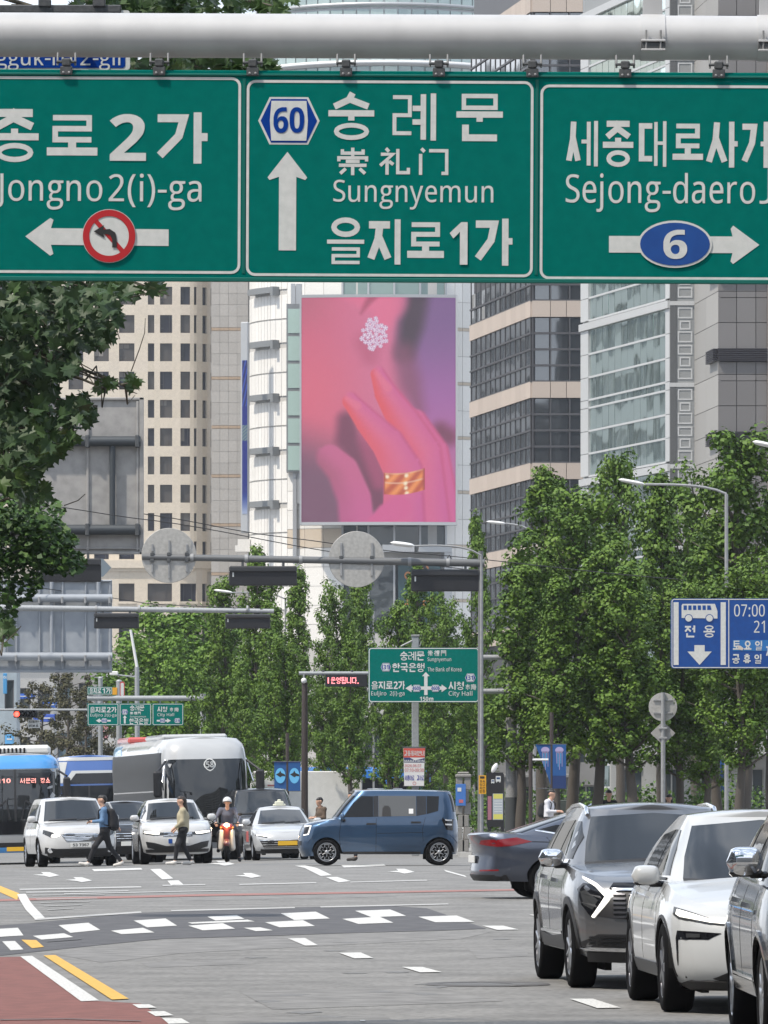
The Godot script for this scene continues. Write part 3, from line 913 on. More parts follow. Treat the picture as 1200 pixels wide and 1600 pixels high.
	mb.tube([V(f.q(799,0).x,gy,-.12),V(f.q(799,0).x,gy + 1.7,-.12)],[.2,.19],16)
	obj("post_sleeve",mb,mat("sleeve_dark",Color(.045,.05,.052),.7),s)
	# square pole behind it,which carries the banner
	D = 197.5
	var po := thing("banner_pole","square pale steel pole behind the 150m sign holding the marathon banner","pole",stand(649,D))
	var h := P(0,995,D).y - po.position.y
	part("shaft",M("pole_pale"),po,V(0,h / 2,0),V(.21,h,.21),.015)
	part("cap",M("galvanised"),po,V(0,h + .03,0),V(.25,.06,.25),.01)
	pole("bracket",M("galvanised"),po,V(-.1,h - .12,.1),V(-.42,h - .28,.1),.025)
	var bn := thing("banner","narrow red and white marathon notice banner hanging on the square pole","banner",P(647,1198,D - .25))
	f = Face.new(647,1198,F / (D - .25))
	var cloth := mat("banner_white",Color(.66,.66,.66),.8)
	shape(f,[[630,1168.5],[664.5,1168.5],[663,1196],[662.5,1228],[631.5,1228],[631,1196]],cloth,bn,.0,"cloth",.01)
	shape(f,[[630.3,1169],[664.2,1169],[663.6,1183.5],[630.6,1183.5]],mat("banner_red",Color(.55,.09,.07),.8),bn,.003,"red_field")
	shape(f,[[631,1183.7],[640,1183.7],[648,1188],[663.3,1184.5],[663,1191.5],[631.2,1191.5]],mat("banner_navy",Color(.03,.04,.14),.8),bn,.003,"navy_field")
	var bt := mat("banner_text_blue",Color(.06,.06,.32),.8)
	var rt := mat("banner_text_red",Color(.55,.12,.12),.8)
	row(f,"교통통제안내",.9,w,bn,631.5,1173,663.5,1181,.006,.06)
	words(f,"MARATHON",w,bn,632,1190.8,663,3.4,.006,true)
	words(f,"2026.06.07(일)".substr(0,10),rt,bn,632,1198.5,658,4.4,.006)
	words(f,"07:10-09:30",rt,bn,632.5,1206,662,5.2,.006)
	row(f,"세종대로 교차로",1.0,bt,bn,632.5,1211.5,662.5,1219.5,.006,.06)
	mb = MB.new()
	mb.stroke(Array(disc(f.q(647.5,1224),.045,.045)),.012,ID,.006,true)
	obj("emblem",mb,rt,bn)
	pole("rod",M("dark_steel"),bn,V(f.q(629,0).x,f.q(0,1167.5).y,0),V(f.q(666,0).x,f.q(0,1167.5).y,0),.015)
	pole("rod",M("dark_steel"),bn,V(f.q(630,0).x,f.q(0,1228).y,-.02),V(f.q(664,0).x,f.q(0,1228).y,-.02),.015)
	pole("tie",M("dark_steel"),bn,V(f.q(648,0).x,f.q(0,1167.5).y,0),V(f.q(648,0).x,f.q(0,1167.5).y,-.2),.012)
	# ---- red LED text board on a dark mast
	D = 201.0
	f = Face.new(540,1063,F / D)
	s = thing("message_board","black message board with red glowing text left of the 150m sign","message board",P(540,1063,D))
	mb = MB.new()
	var bp := f.q(541,1063)
	mb.box(V(bp.x,bp.y,0),V(66 / f.k,20 / f.k,.18),Basis(),.02)
	obj("housing",mb,M("signal_black"),s)
	var led := glow("led_red",Color(1.0,.03,.06),1.6)
	shape(f,[[512,1058.5],[514,1058.5],[514,1068],[512,1068]],led,s,.1,"led_bar")
	row(f,"운영됩니다",1.35,led,s,517,1058,558,1068.5,.1,.08)
	shape(f,[[558.6,1066.5],[560.4,1066.5],[560.4,1068.5],[558.6,1068.5]],led,s,.1,"led_dot")
	pole("arm",M("pole_pale"),s,V(f.q(467,0).x,f.q(0,1052).y,-.02),V(f.q(655,0).x,f.q(0,1052).y,-.02),.055)
	for x in [505.0,550.0]: pole("clamp",M("dark_steel"),s,V(f.q(x,0).x,f.q(0,1047).y,-.02),V(f.q(x,0).x,f.q(0,1057).y,-.02),.04)
	mb = MB.new()
	mb.ball(V(f.q(475,0).x,f.q(0,1063.5).y,.0),V(.085,.085,.085),8,14)
	obj("camera_dome",mb,M("lamp_white"),s)
	pole("post",M("pole_brown"),s,V(f.q(476,0).x,-P(0,1063,D).y + ground_y(-2.3,D),-.1),V(f.q(476,0).x,f.q(0,1066).y,-.1),.11,.085,12)
	pole("dome_stem",M("pole_pale"),s,V(f.q(475,0).x,f.q(0,1062).y,0),V(f.q(475,0).x,f.q(0,1052).y,0),.03)
	# ---- small green sign group on the left
	D = 262.0
	f = Face.new(212,1116,F / D)
	s = thing("road_sign","three part green direction sign above the white coach","road sign",P(212,1116,D))
	for e in [[136.5,185.5],[186.8,236.6],[237.8,286.8]]:
		var pl := Node3D.new()
		pl.name = "direction_field"
		s.add_child(pl,true)
		shape(f,[[e[0],1099],[e[1],1099],[e[1],1133.5],[e[0],1133.5]],M("sign_green"),pl,.0,"board",.05)
		outline(f,e[0] + 1.3,1100.2,e[1] - 1.3,1132.3,1.5,.8,w,pl,.006)
	row(f,"을지로",1.4,w,s,140.5,1104.5,166.5,1113.5,.008,.06)
	words(f,"2",w,s,167,1113,173,8,.008,true)
	row(f,"가",1.4,w,s,174,1104.5,182,1113.5,.008,.0)
	words(f,"Euljiro 2(i)-ga",w,s,141,1119.5,182,4.4,.008)
	shape(f,[[150,1126],[156,1122.5],[156,1124.8],[173,1124.8],[173,1127.4],[156,1127.4],[156,1129.5]],w,s,.008,"arrow")
	hex_badge(f,163,1126,5,3.6,"60",s,.011)
	hex_badge(f,195,1112.5,5,4.2,"31",s,.008)
	row(f,"숭례문",1.4,w,s,203,1102,226,1110.5,.008,.06)
	glyphs(f,[["崇",203,1112,208,1116.5],["禮",209,1112,214,1116.5],["門",215,1112,220,1116.5]],.6,w,s,.008)
	words(f,"Sungnyemun",w,s,203,1121,228,2.8,.008)
	row(f,"한국은행",1.4,w,s,202,1122.5,232,1131.5,.008,.06)
	shape(f,[[195,1117.5],[198,1121.5],[196.4,1121.5],[196.4,1130.5],[193.6,1130.5],[193.6,1121.5],[192,1121.5]],w,s,.008,"arrow")
	row(f,"시청",1.4,w,s,246,1104,262,1112.5,.008,.06)
	glyphs(f,[["市",265,1105.5,271,1112],["廳",272.5,1105.5,279,1112]],.7,w,s,.008)
	words(f,"City Hall",w,s,246,1119,272,4.6,.008)
	shape(f,[[267,1126],[261,1122.5],[261,1124.8],[245,1124.8],[245,1127.4],[261,1127.4],[261,1129.5]],w,s,.008,"arrow")
	hex_badge(f,254,1126,4.6,3.4,"60",s,.011)
	hex_badge(f,277,1126,5,3.8,"31",s,.008)
	pole("arm",M("pole_pale"),s,V(f.q(136,0).x,f.q(0,1091).y,-.1),V(f.q(318,0).x,f.q(0,1091).y,-.1),.10)
	for x in [150.0,175.0,200.0,225.0,250.0,275.0]: part("hanger",M("galvanised"),s,V(f.q(x,0).x,f.q(0,1096).y,-.1),V(.06,.22,.06))
	pole("post",M("pole_pale"),s,V(f.q(317,0).x,-P(0,1116,D).y + ground_y(-7,D),-.1),V(f.q(317,0).x,f.q(0,1084).y,-.1),.13,.11)
	s = thing("road_sign","small single line green place sign over the three part green sign","road sign",P(156,1079,D))
	f = Face.new(156,1079,F / D)
	shape(f,[[136.5,1073],[175.5,1073],[175.5,1085.5],[136.5,1085.5]],M("sign_green"),s,.0,"board",.05)
	outline(f,137.5,1074,174.5,1084.5,1,.7,w,s,.006)
	row(f,"을지로",1.3,w,s,139.5,1075,159,1083.5,.008,.06)
	words(f,"1",w,s,160,1083,164,7.5,.008,true)
	row(f,"가",1.3,w,s,165.5,1075,173,1083.5,.008,.0)
	for x in [143.0,169.0]: part("bracket",M("galvanised"),s,V(f.q(x,0).x,f.q(0,1086).y,-.06),V(.05,.3,.04))
	# thin grey posts round that sign
	for e in [[186,1065,.11],[157,1060,.09]]:
		var pp := thing("steel_post","pale steel post %s the small green place sign" % ("right of" if e[0] > 180 else "rising behind"),"post",stand(e[0],D + 2.0))
		pole("shaft",M("pole_pale"),pp,Vector3.ZERO,V(0,P(0,e[1],D + 2.0).y - pp.position.y,0),e[2])
		mb = MB.new()
		mb.ball(V(0,P(0,e[1],D + 2.0).y - pp.position.y,0),V(e[2],e[2] * .7,e[2]) * 1.1,6,12)
		obj("cap",mb,M("pole_pale"),pp)
	s = thing("warning_board","small yellow warning board beside the small green place sign","road sign",P(179,1080,D + 1.9))
	part("panel",mat("board_yellow",Color(.7,.33,.02),.6),s,Vector3.ZERO,V(.2,.28,.03),.005)
	s = thing("road_sign","narrow white and red upright sign behind the small green place sign","road sign",P(191,1077,D + 1.9))
	mb = MB.new()
	mb.prism(rrect(-.09,-.3,.09,.3,.08),ID,-.02,.0)
	obj("panel",mb,mat("board_red",Color(.5,.06,.06),.6),s)
	mb = MB.new()
	mb.prism(rrect(-.06,-.25,.06,.25,.05),ID,.0,.004)
	obj("field",mb,w,s)

func signal_head(called: String,label: String,px0: float,py0: float,px1: float,py1: float,d: float) -> Node3D: # seen from behind: a dark housing with its hood
	var k := F / d
	var s := thing(called,label,"traffic light",P((px0 + px1) / 2,(py0 + py1) / 2,d),"traffic lights seen from behind")
	var wd := (px1 - px0) / k
	var ht := (py1 - py0) / k
	part("housing",M("signal_black"),s,V(0,-ht * .14,-.05),V(wd,ht * .72,.2),.02)
	part("back_plate",mat("signal_grey",Color(.035,.037,.042),.4),s,V(0,ht * .33,-.02),V(wd,ht * .3,.24),.03)
	part("label_tag",M("sign_white"),s,V(-wd * .44,ht * .05,.053),V(wd * .022,ht * .22,.004))
	for k2 in 4:
		var mb := MB.new()
		var cx := wd * (-.36 + k2 * .24)
		mb.tube([V(cx,-ht * .14,-.15),V(cx,-ht * .16,-.42)],ht * .3,16,false)
		obj("visor",mb,M("signal_black"),s)
	for x in [-.3,.3]: part("bracket",M("dark_steel"),s,V(wd * x,ht * .5 + .06,.0),V(.06,.14,.1))
	return s
func disc_back(label: String,px: float,py: float,r: float,d: float,bars: Array) -> void: # round sign seen from behind
	var k := F / d
	var s := thing("round_sign",label,"road sign",P(px,py,d),"round signs seen from behind")
	var mb := MB.new()
	mb.lathe([[.0,.012],[r / k - .012,.012],[r / k,.0],[r / k - .004,-.02],[.0,-.02]],48,Transform3D(Basis(Vector3.RIGHT,PI / 2),Vector3.ZERO))
	obj("plate",mb,grain("disc_aluminium",Color(.33,.325,.31),Color(.47,.46,.44),.55,1.2,.02,.3,.0,true,null,6),s)
	for b in bars:
		part("channel",M("galvanised"),s,V(b[0] / k,b[1] / k,.03),V(b[2] / k,b[3] / k,.04),.006)
		part("clamp",M("dark_steel"),s,V(b[0] / k,b[4] / k,.055),V(.09,.08,.05),.01)

func make_back_signs() -> void:
	var D := 158.0
	var k := F / D
	# mast arm with its pole at the right
	var arm := thing("mast_arm","long dark grey mast arm on a thin pole, above the avenue","mast arm",P(751,880,D))
	var f := Face.new(751,880,k)
	var l := f.q(222,870)
	var r := f.q(757,880)
	pole("arm",mat("arm_grey",Color(.14,.145,.15),.5,.3),arm,V(l.x,l.y,0),V(r.x,r.y,0),.075,.09,14)
	pole("post",mat("post_grey",Color(.15,.155,.16),.55,.2),arm,V(0,-P(0,880,D).y + ground_y(2.2,D),0),V(0,f.q(0,861).y,0),.075,.06,14)
	for x in [300.0,385.0,470.0,640.0,700.0]:
		var p := f.q(x,870 + (x - 222) * 10.0 / 535)
		pole("band",M("galvanised"),arm,V(p.x - .04,p.y,0),V(p.x + .04,p.y,0),.1,-1,14)
	var mb := MB.new()
	var bow := []
	for i in 9: bow.append(V(f.q(0,0).x + .0,0,0) * .0 + V(f.q(702 - 4 + i,0).x,f.q(0,876).y + sin(PI * i / 8.0) * .12,0))
	mb.tube(bow,.015,6)
	obj("cable_loop",mb,M("wire"),arm)
	signal_head("traffic_light","black traffic light back hanging left of the round plate on the long dark arm",358,884,464,915,D)
	signal_head("traffic_light","black traffic light back hanging beside the thin pole of the long dark arm",642.5,889,748.5,924,D)
	signal_head("traffic_light","black traffic light back half hidden by leaves under the dark sign back",56,872,158,909,D + 1.0)
	disc_back("grey round sign back beside the big dark sign back",264,868,43,D,[[-26,12,3,12,2],[0,12,3,24,2],[28,12,3,12,2],[-26,-20,3,14,-8],[0,-22,3,28,-8],[28,-20,3,12,-8]])
	disc_back("tan round sign back under the big screen",557,874,44,D,[[-24,0,3.5,52,3],[24,0,3.5,52,3]])
	# big dark sign back
	var s := thing("large_road_sign","large dark grey sign seen from behind among the leaves","road sign",P(120,744,D + 1.2))
	k = F / (D + 1.2)
	f = Face.new(120,744,k)
	var x0 := f.q(15,0).x
	var x1 := f.q(224.5,0).x
	var y0 := f.q(0,866).y
	var y1 := f.q(0,621).y
	part("panel",M("sign_back_grey"),s,V((x0 + x1) / 2,(y0 + y1) / 2,-.05),V(x1 - x0,y1 - y0,.06),.01)
	for e in [[x0,y1 - .06,x1,y1],[x0,y0,x1,y0 + .06],[x0,y0 + .12,x1,y0 + .15],[x1 - .1,y0,x1,y1],[x0,y0,x0 + .1,y1]]:
		part("frame_bar",M("sign_back_grey"),s,V((e[0] + e[2]) / 2,(e[1] + e[3]) / 2,.0),V(e[2] - e[0],e[3] - e[1],.09),.01)
	for x in [58.0,137.0,215.0]:
		part("stiffener",M("sign_back_grey"),s,V(f.q(x,0).x,(y0 + y1) / 2,.0),V(.06,(y1 - y0) - .16,.07),.01)
		for y in [690.0,828.0]: part("clamp",M("dark_steel"),s,V(f.q(x,0).x,f.q(0,y).y,.12),V(.1,.3,.3),.02)
	for y in [690.0,828.0]:
		pole("cross_pipe",mat("pipe_dark",Color(.05,.058,.066),.5,.2),s,V(x0 - 1.2,f.q(0,y).y,.14),V(f.q(220,0).x,f.q(0,y).y,.14),.12,-1,16)
	pole("upright_pipe",M("pipe_dark"),s,V(f.q(176,0).x,f.q(0,690).y,.12),V(f.q(176,0).x,f.q(0,828).y,.12),.07,-1,12)
	pole("post",M("pipe_dark"),s,V(x0 - 1.2,-P(0,744,D).y + ground_y(-10,D),.14),V(x0 - 1.2,f.q(0,660).y,.14),.17,.14,16)
	# signal arrow board behind
	s = thing("arrow_board","small blue grey arrow shaped plate under the dark sign back","road sign",P(162,886,D + 3.0))
	f = Face.new(162,886,F / (D + 3.0))
	shape(f,[[150,873],[161,873],[174,887],[161,901],[150,901]],mat("arrow_blue_grey",Color(.22,.28,.34),.5),s,.0,"plate",.04)
	# second,lower arm from the left with two signal backs
	D = 176.0
	arm = thing("mast_arm","pale slim mast arm reaching in over the crossing at lower height","mast arm",P(-60,950,D))
	f = Face.new(-60,950,F / D)
	pole("arm",M("pole_pale"),arm,V(0,f.q(0,949).y,0),V(f.q(428,0).x,f.q(0,955).y,0),.085,.06,14)
	pole("post",M("pole_pale"),arm,V(0,-P(0,950,D).y + ground_y(-11,D),0),V(0,.4,0),.12,.1,14)
	for x in [149.0,216.0,385.0]: pole("band",M("galvanised"),arm,V(f.q(x,0).x,f.q(0,952).y,0),V(f.q(x + 3,0).x,f.q(0,952).y,0),.1,-1,12)
	signal_head("traffic_light","small black traffic light back on the pale slim arm before the pale sign back",147,957.5,217,982,D)
	signal_head("traffic_light","small black traffic light back at the tip of the pale slim arm",352,959,422.5,982,D)
	# pale sign back on two thick pipes
	D = 188.0
	f = Face.new(60,980,F / D)
	s = thing("large_road_sign","large pale blue grey sign seen from behind on two thick pipes","road sign",P(60,980,D))
	x0 = f.q(-70,0).x
	x1 = f.q(175,0).x
	y0 = f.q(0,1051).y
	y1 = f.q(0,906).y
	part("panel",M("sign_back_pale"),s,V((x0 + x1) / 2,(y0 + y1) / 2,-.05),V(x1 - x0,y1 - y0,.06),.01)
	part("frame_bar",M("sign_back_pale"),s,V((x0 + x1) / 2,y0 + .04,.02),V(x1 - x0,.08,.1),.02)
	part("frame_bar",M("sign_back_pale"),s,V((x0 + x1) / 2,y1 - .03,.02),V(x1 - x0,.05,.1),.02)
	for x in [-30.0,26.0,62.0,98.0,134.0,172.0]: part("stiffener",M("sign_back_pale"),s,V(f.q(x,0).x,(y0 + y1) / 2,.0),V(.05,y1 - y0 - .1,.06),.01)
	for y in [935.0,1026.0]:
		pole("cross_pipe",M("sign_back_pale"),s,V(x0 - 1.0,f.q(0,y).y,.2),V(f.q(176,0).x,f.q(0,y).y,.2),.115,-1,18)
		for x in [26.0,62.0,98.0,134.0,172.0]: part("clamp",M("galvanised"),s,V(f.q(x,0).x,f.q(0,y + 3).y,.2),V(.07,.2,.26),.02)
	for x in [8.0,81.0,154.0]: pole("upright_pipe",M("sign_back_pale"),s,V(f.q(x,0).x,f.q(0,1026).y,.1),V(f.q(x,0).x,f.q(0,900).y,.1),.055,-1,12)
	pole("post",M("sign_back_pale"),s,V(x0 - 1.0,-P(0,980,D).y + ground_y(-13,D),.2),V(x0 - 1.0,f.q(0,910).y,.2),.18,.15,16)
	# overhead wires
	for e in [[[60,788],[230,812],[560,868],[760,893],"slack black wire running from the dark sign back to the thin pole"],[[225,803],[430,838],[620,862],[1060,905],"slack black wire passing before the department store"],[[-20,905],[110,925],[250,945],[420,952],"slack black wire crossing the pale sign back"]]:
		mb = MB.new()
		var c := Curve3D.new()
		var dd := 186.5 if e[0][0] < 0 else 156.0
		for i in 4: c.add_point(P(e[i][0],e[i][1],dd + i * 2.0))
		var path := []
		for i in 20: path.append(P(lerpf(e[0][0],e[3][0],i / 19.0),curve4(e,i / 19.0),dd + i * .3))
		mb.tube(path,.011,5)
		var o := obj("overhead_wire",mb,M("wire"))
		tag(o,e[4],"wire","overhead wires")
func curve4(e: Array,t: float) -> float:
	var x := lerpf(e[0][0],e[3][0],t)
	for i in 3:
		if x <= e[i + 1][0] or i == 2: return lerpf(e[i][1],e[i + 1][1],smoothstep(.0,1.0,(x - e[i][0]) / (e[i + 1][0] - e[i][0])) * .3 + .7 * (x - e[i][0]) / (e[i + 1][0] - e[i][0]))
	return e[3][1]

# ---- buildings
func frame_at(plan: Callable,u0: float,u1: float) -> Array: # [middle,basis with z outward,width] of a facade strip
	var a: Vector3 = plan.call(u0)
	var b: Vector3 = plan.call(u1)
	var t := (b - a)
	var w := t.length()
	t = t / w
	return [(a + b) / 2,Basis(t,Vector3.UP,t.cross(Vector3.UP)),w]
func cladding(called: String,m: Material,parent: Node3D,plan: Callable,u0: float,u1: float,y0: float,y1: float,off: float,thick: float,gap := .0,tilt := .0) -> MeshInstance3D: # one panel or pane on a facade
	var f := frame_at(plan,u0,u1)
	var b: Basis = f[1]
	if tilt > .0: b = b * Basis(Vector3.UP,rng.randfn(0,tilt)) * Basis(Vector3.RIGHT,rng.randfn(0,tilt))
	return piece(called,m,parent,f[0] + V(0,(y0 + y1) / 2,0) + f[1].z * (off - thick / 2),V(snappedf(f[2] - gap,.002),snappedf(y1 - y0 - gap,.002),thick),b)
func pierced_wall(mb: MB,plan: Callable,us: Array,ys: Array,holes: Dictionary,deep: float,jitter := .05) -> void: # wall of cells; a hole cell gets reveals instead of a face
	for i in us.size() - 1:
		var f := frame_at(plan,us[i],us[i + 1])
		var nz: Vector3 = f[1].z
		var a: Vector3 = plan.call(us[i])
		var b: Vector3 = plan.call(us[i + 1])
		for j in ys.size() - 1:
			var lo := V(0,ys[j],0)
			var hi := V(0,ys[j + 1],0)
			var g := 1.0 + rng.randf_range(-jitter,jitter)
			mb.col = Color(g,g * (1.0 + rng.randf_range(-.012,.012)),g * (1.0 + rng.randf_range(-.03,.03)))
			if holes.has([i,j]):
				mb.quad(a + lo,b + lo,b + lo - nz * deep,a + lo - nz * deep,Vector3.UP)
				mb.quad(a + hi,b + hi,b + hi - nz * deep,a + hi - nz * deep,Vector3.DOWN)
				mb.quad(a + lo,a + hi,a + hi - nz * deep,a + lo - nz * deep,f[1].x)
				mb.quad(b + lo,b + hi,b + hi - nz * deep,b + lo - nz * deep,-f[1].x)
			else:
				var nu := maxi(1,int(f[2] / 2.6))
				var nv := maxi(1,int((ys[j + 1] - ys[j]) / 1.1))
				for x in nu:
					for y in nv:
						var g2 := g * (1.0 + rng.randf_range(-jitter,jitter) * .6)
						mb.col = Color(g2,g2 * .998,g2 * (1.0 + rng.randf_range(-.02,.02)))
						var p0 := a.lerp(b,float(x) / nu)
						var p1 := a.lerp(b,float(x + 1) / nu)
						var h0 := lo.lerp(hi,float(y) / nv)
						var h1 := lo.lerp(hi,float(y + 1) / nv)
						mb.quad(p0 + h0,p1 + h0,p1 + h1,p0 + h1,nz)
func tinted(called: String,c: Color,rough := .6) -> StandardMaterial3D: # stone whose pieces vary in tone
	if mats.has(called): return mats[called]
	var m := grain(called,Color(.86,.86,.86),Color(1,1,1),rough,6.0,.02)
	m.albedo_color = c.linear_to_srgb()
	m.vertex_color_use_as_albedo = true
	return m
func window_unit(parent: Node3D,plan: Callable,u0: float,u1: float,y0: float,y1: float,deep: float,glass: Material,fr: Material,bars: Array) -> void:
	var w := cladding("window",fr,parent,plan,u0,u1,y0,y1,-deep + .02,.04)
	w.mesh = window_frame_mesh(frame_at(plan,u0,u1)[2],y1 - y0,bars)
	var g := MeshInstance3D.new()
	g.name = "pane"
	var q := QuadMesh.new()
	q.size = U(frame_at(plan,u0,u1)[2],y1 - y0)
	var key := "q%.3f %.3f" % [q.size.x,q.size.y]
	if not box_cache.has(key): box_cache[key] = q
	g.mesh = box_cache[key]
	g.material_override = glass
	g.position.z = -.03
	w.add_child(g,true)
func window_frame_mesh(w: float,h: float,bars: Array) -> ArrayMesh:
	var key := "wf%.2f %.2f %s" % [w,h,str(bars)]
	if box_cache.has(key): return box_cache[key]
	var mb := MB.new()
	var t := .07
	for e in [[0,h / 2 - t / 2,w,t],[0,-h / 2 + t / 2,w,t],[-w / 2 + t / 2,0,t,h - 2 * t],[w / 2 - t / 2,0,t,h - 2 * t]]: mb.box(V(e[0],e[1],0),V(e[2],e[3],.06))
	for b in bars: mb.box(V(b[0] * w,b[1] * h,0),V(b[2] * w if b[2] > 0 else .06,b[3] * h if b[3] > 0 else .06,.05))
	box_cache[key] = mb.mesh()
	return box_cache[key]
func wavy(called: String,c: Color,metal: float,wave: float,metres: float,spec := .5) -> StandardMaterial3D: # glazing that mirrors a little unevenly
	if mats.has(called): return mats[called]
	var m := mat(called,c,.04,metal)
	m.metallic_specular = spec
	var nz := FastNoiseLite.new()
	nz.seed = hash(called) % 999; nz.frequency = .012; nz.fractal_octaves = 2
	var t := NoiseTexture2D.new()
	t.width = 256; t.height = 256; t.seamless = true; t.noise = nz; t.as_normal_map = true; t.bump_strength = 6.0
	m.normal_enabled = true
	m.normal_texture = t
	m.normal_scale = wave
	m.uv1_triplanar = true
	m.uv1_world_triplanar = true
	m.uv1_scale = Vector3.ONE / metres
	return m

func make_hotel() -> void:
	var D := 848.0
	var k := F / D
	rng.seed = 11
	var o := thing("hotel_building","cream stone hotel tower with rows of dark square windows","building",stand(150,D))
	var oy := o.position.y
	var Y := func(py: float) -> float: return EYE + (YH - py) / k - oy
	var plan := func(u: float) -> Vector3:
		var z := .0
		if u > 285.0: z = -(48.0 - sqrt(maxf(.0,48.0 * 48.0 - pow(minf(u,333.0) - 285.0,2)))) / k
		return V((u - 150.0) / k,0,z)
	var stone := tinted("hotel_stone",Color(.68,.61,.51))
	var g1 := wavy("hotel_glass",Color(.02,.022,.035),.0,.1,8.0,.3)
	var g2 := wavy("hotel_glass_curtain",Color(.075,.07,.068),.0,.1,8.0,.3)
	var fr := mat("hotel_frame",Color(.045,.04,.045),.5)
	var cols := [[-92,-69],[-52,-29],[-12,11],[28,50],[67,90],[107,130],[147,170],[186,210],[231,241],[250,269],[282,297],[303,307.5],[316,323],[328.5,332]]
	var us := [-130.0]
	for c in cols: us.append(float(c[0])); us.append(float(c[1]))
	us.append(333.0)
	var ys := [Y.call(880.0)]
	var rows := []
	for i in range(9,-4,-1):
		rows.append([Y.call(448.0 + 44.2 * i + 28.0),Y.call(448.0 + 44.2 * i)])
		ys.append(rows[-1][0]); ys.append(rows[-1][1])
	ys.append(Y.call(180.0))
	var holes := {}
	for c in cols.size():
		for r in rows.size(): holes[[c * 2 + 1,r * 2 + 1]] = true
	var mb := MB.new()
	pierced_wall(mb,plan,us,ys,holes,.35)
	obj("wall",mb,stone,o)
	for c in cols.size():
		for r in rows.size():
			if rows[r][1] > Y.call(440.0) + 4.0: continue
			var wide: bool = cols[c][1] - cols[c][0] > 12
			window_unit(o,plan,cols[c][0],cols[c][1],rows[r][0],rows[r][1],.3,g2 if rng.randf() < .35 else g1,fr,[[-.22 if rng.randf() < .6 else .26,0,0,1.0],[-.36,-.22,.28,0]] if wide else [])
			if wide and rng.randf() < .55: # a blind drawn part of the way
				var bh: float = (rows[r][1] - rows[r][0]) * rng.randf_range(.25,.8)
				cladding("blind",mat("blind_%d" % (rng.randi() % 3),Color(.16,.15,.14) * (.7 + .3 * (rng.randi() % 3)),.8),o,plan,cols[c][0] + .8,cols[c][1] - (.8 if rng.randf() < .5 else 9.0),rows[r][1] - bh,rows[r][1] - .08,-.31,.02)
	# lower storeys,a little proud,under a cornice
	var low := func(u: float) -> Vector3: return plan.call(u) + V(0,0,.9)
	var lc := [[-88,-60],[-40,-12],[8,36],[58,86],[106,134],[186,210.5],[231,269],[282,307],[316,323]]
	us = [-130.0]
	for c in lc: us.append(float(c[0])); us.append(float(c[1]))
	us.append(333.0)
	var ly := [[Y.call(1007.0),Y.call(970.0)],[Y.call(940.0),Y.call(912.0)]]
	ys = [Y.call(1030.0),ly[0][0],ly[0][1],ly[1][0],ly[1][1],Y.call(888.0)]
	holes = {}
	for c in lc.size():
		for r in 2: holes[[c * 2 + 1,r * 2 + 1]] = true
	mb = MB.new()
	pierced_wall(mb,low,us,ys,holes,.4)
	obj("wall",mb,stone,o)
	for c in lc:
		for r in ly:
			window_unit(o,low,c[0],c[1],r[0],r[1],.35,g2 if rng.randf() < .3 else g1,fr,[[-.25,0,0,1.0],[.25,0,0,1.0]])
			cladding("sill",stone,o,low,c[0] - 2,c[1] + 2,r[0] - .3,r[0],.15,.3)
	for e in [[888.0,876.0,1.4],[893.0,888.0,1.1],[1018.0,1012.0,1.2]]:
		for i in 12: cladding("cornice",stone,o,plan,-130.0 + i * 38.4,-130.0 + (i + 1) * 38.4,Y.call(e[0]),Y.call(e[1]),e[2],e[2])
	var pale := mat("hotel_base_wall",Color(.55,.54,.52),.7)
	part("ground_storey",pale,o,V(-4,Y.call(1030.0) / 2 - .3,-2.0),V(40,Y.call(1030.0) + .6,4.0))
	part("tower_core",stone,o,V(-6,45,-14),V(34,90,18))
	part("side_wall",stone,o,V((331 - 150) / k,45,-12.5),V(.3,90,17))
	# the plain grey-beige wing beside it
	D = 838.0
	k = F / D
	o = thing("stone_wing","plain grey beige stone wing with thin brown bands beside the hotel","building",stand(358,D))
	oy = o.position.y
	Y = func(py: float) -> float: return EYE + (YH - py) / k - oy
	var flat := func(u: float) -> Vector3: return V((u - 358.0) / k,0,0)
	part("core",mat("joint_dark",Color(.30,.285,.265),.9),o,V(.4,46,-6.05),V(62 / k,93,12))
	var s1 := []
	for i in 4: s1.append(grain("wing_stone_%d" % i,Color(.36,.345,.325) * (1.0 + i * .035),Color(.42,.40,.378) * (1.0 + i * .035),.7,5.0,.03))
	var brown := grain("wing_band",Color(.36,.27,.19),Color(.45,.34,.25),.7,4.0,.03)
	var u_edges := [330.0,343.5,357.0,370.5,388.0]
	for b in range(-1,9):
		var top := 512.0 - 76.5 + b * 76.5
		for c in 4:
			for r in 4: cladding("stone_panel",s1[rng.randi() % 4],o,flat,u_edges[c],u_edges[c + 1],Y.call(top + 5 + (r + 1) * 17.8),Y.call(top + 5 + r * 17.8),.1,.12,.03)
			cladding("band_panel",brown,o,flat,u_edges[c],u_edges[c + 1],Y.call(top + 4.8),Y.call(top - .2),.12,.14,.04)

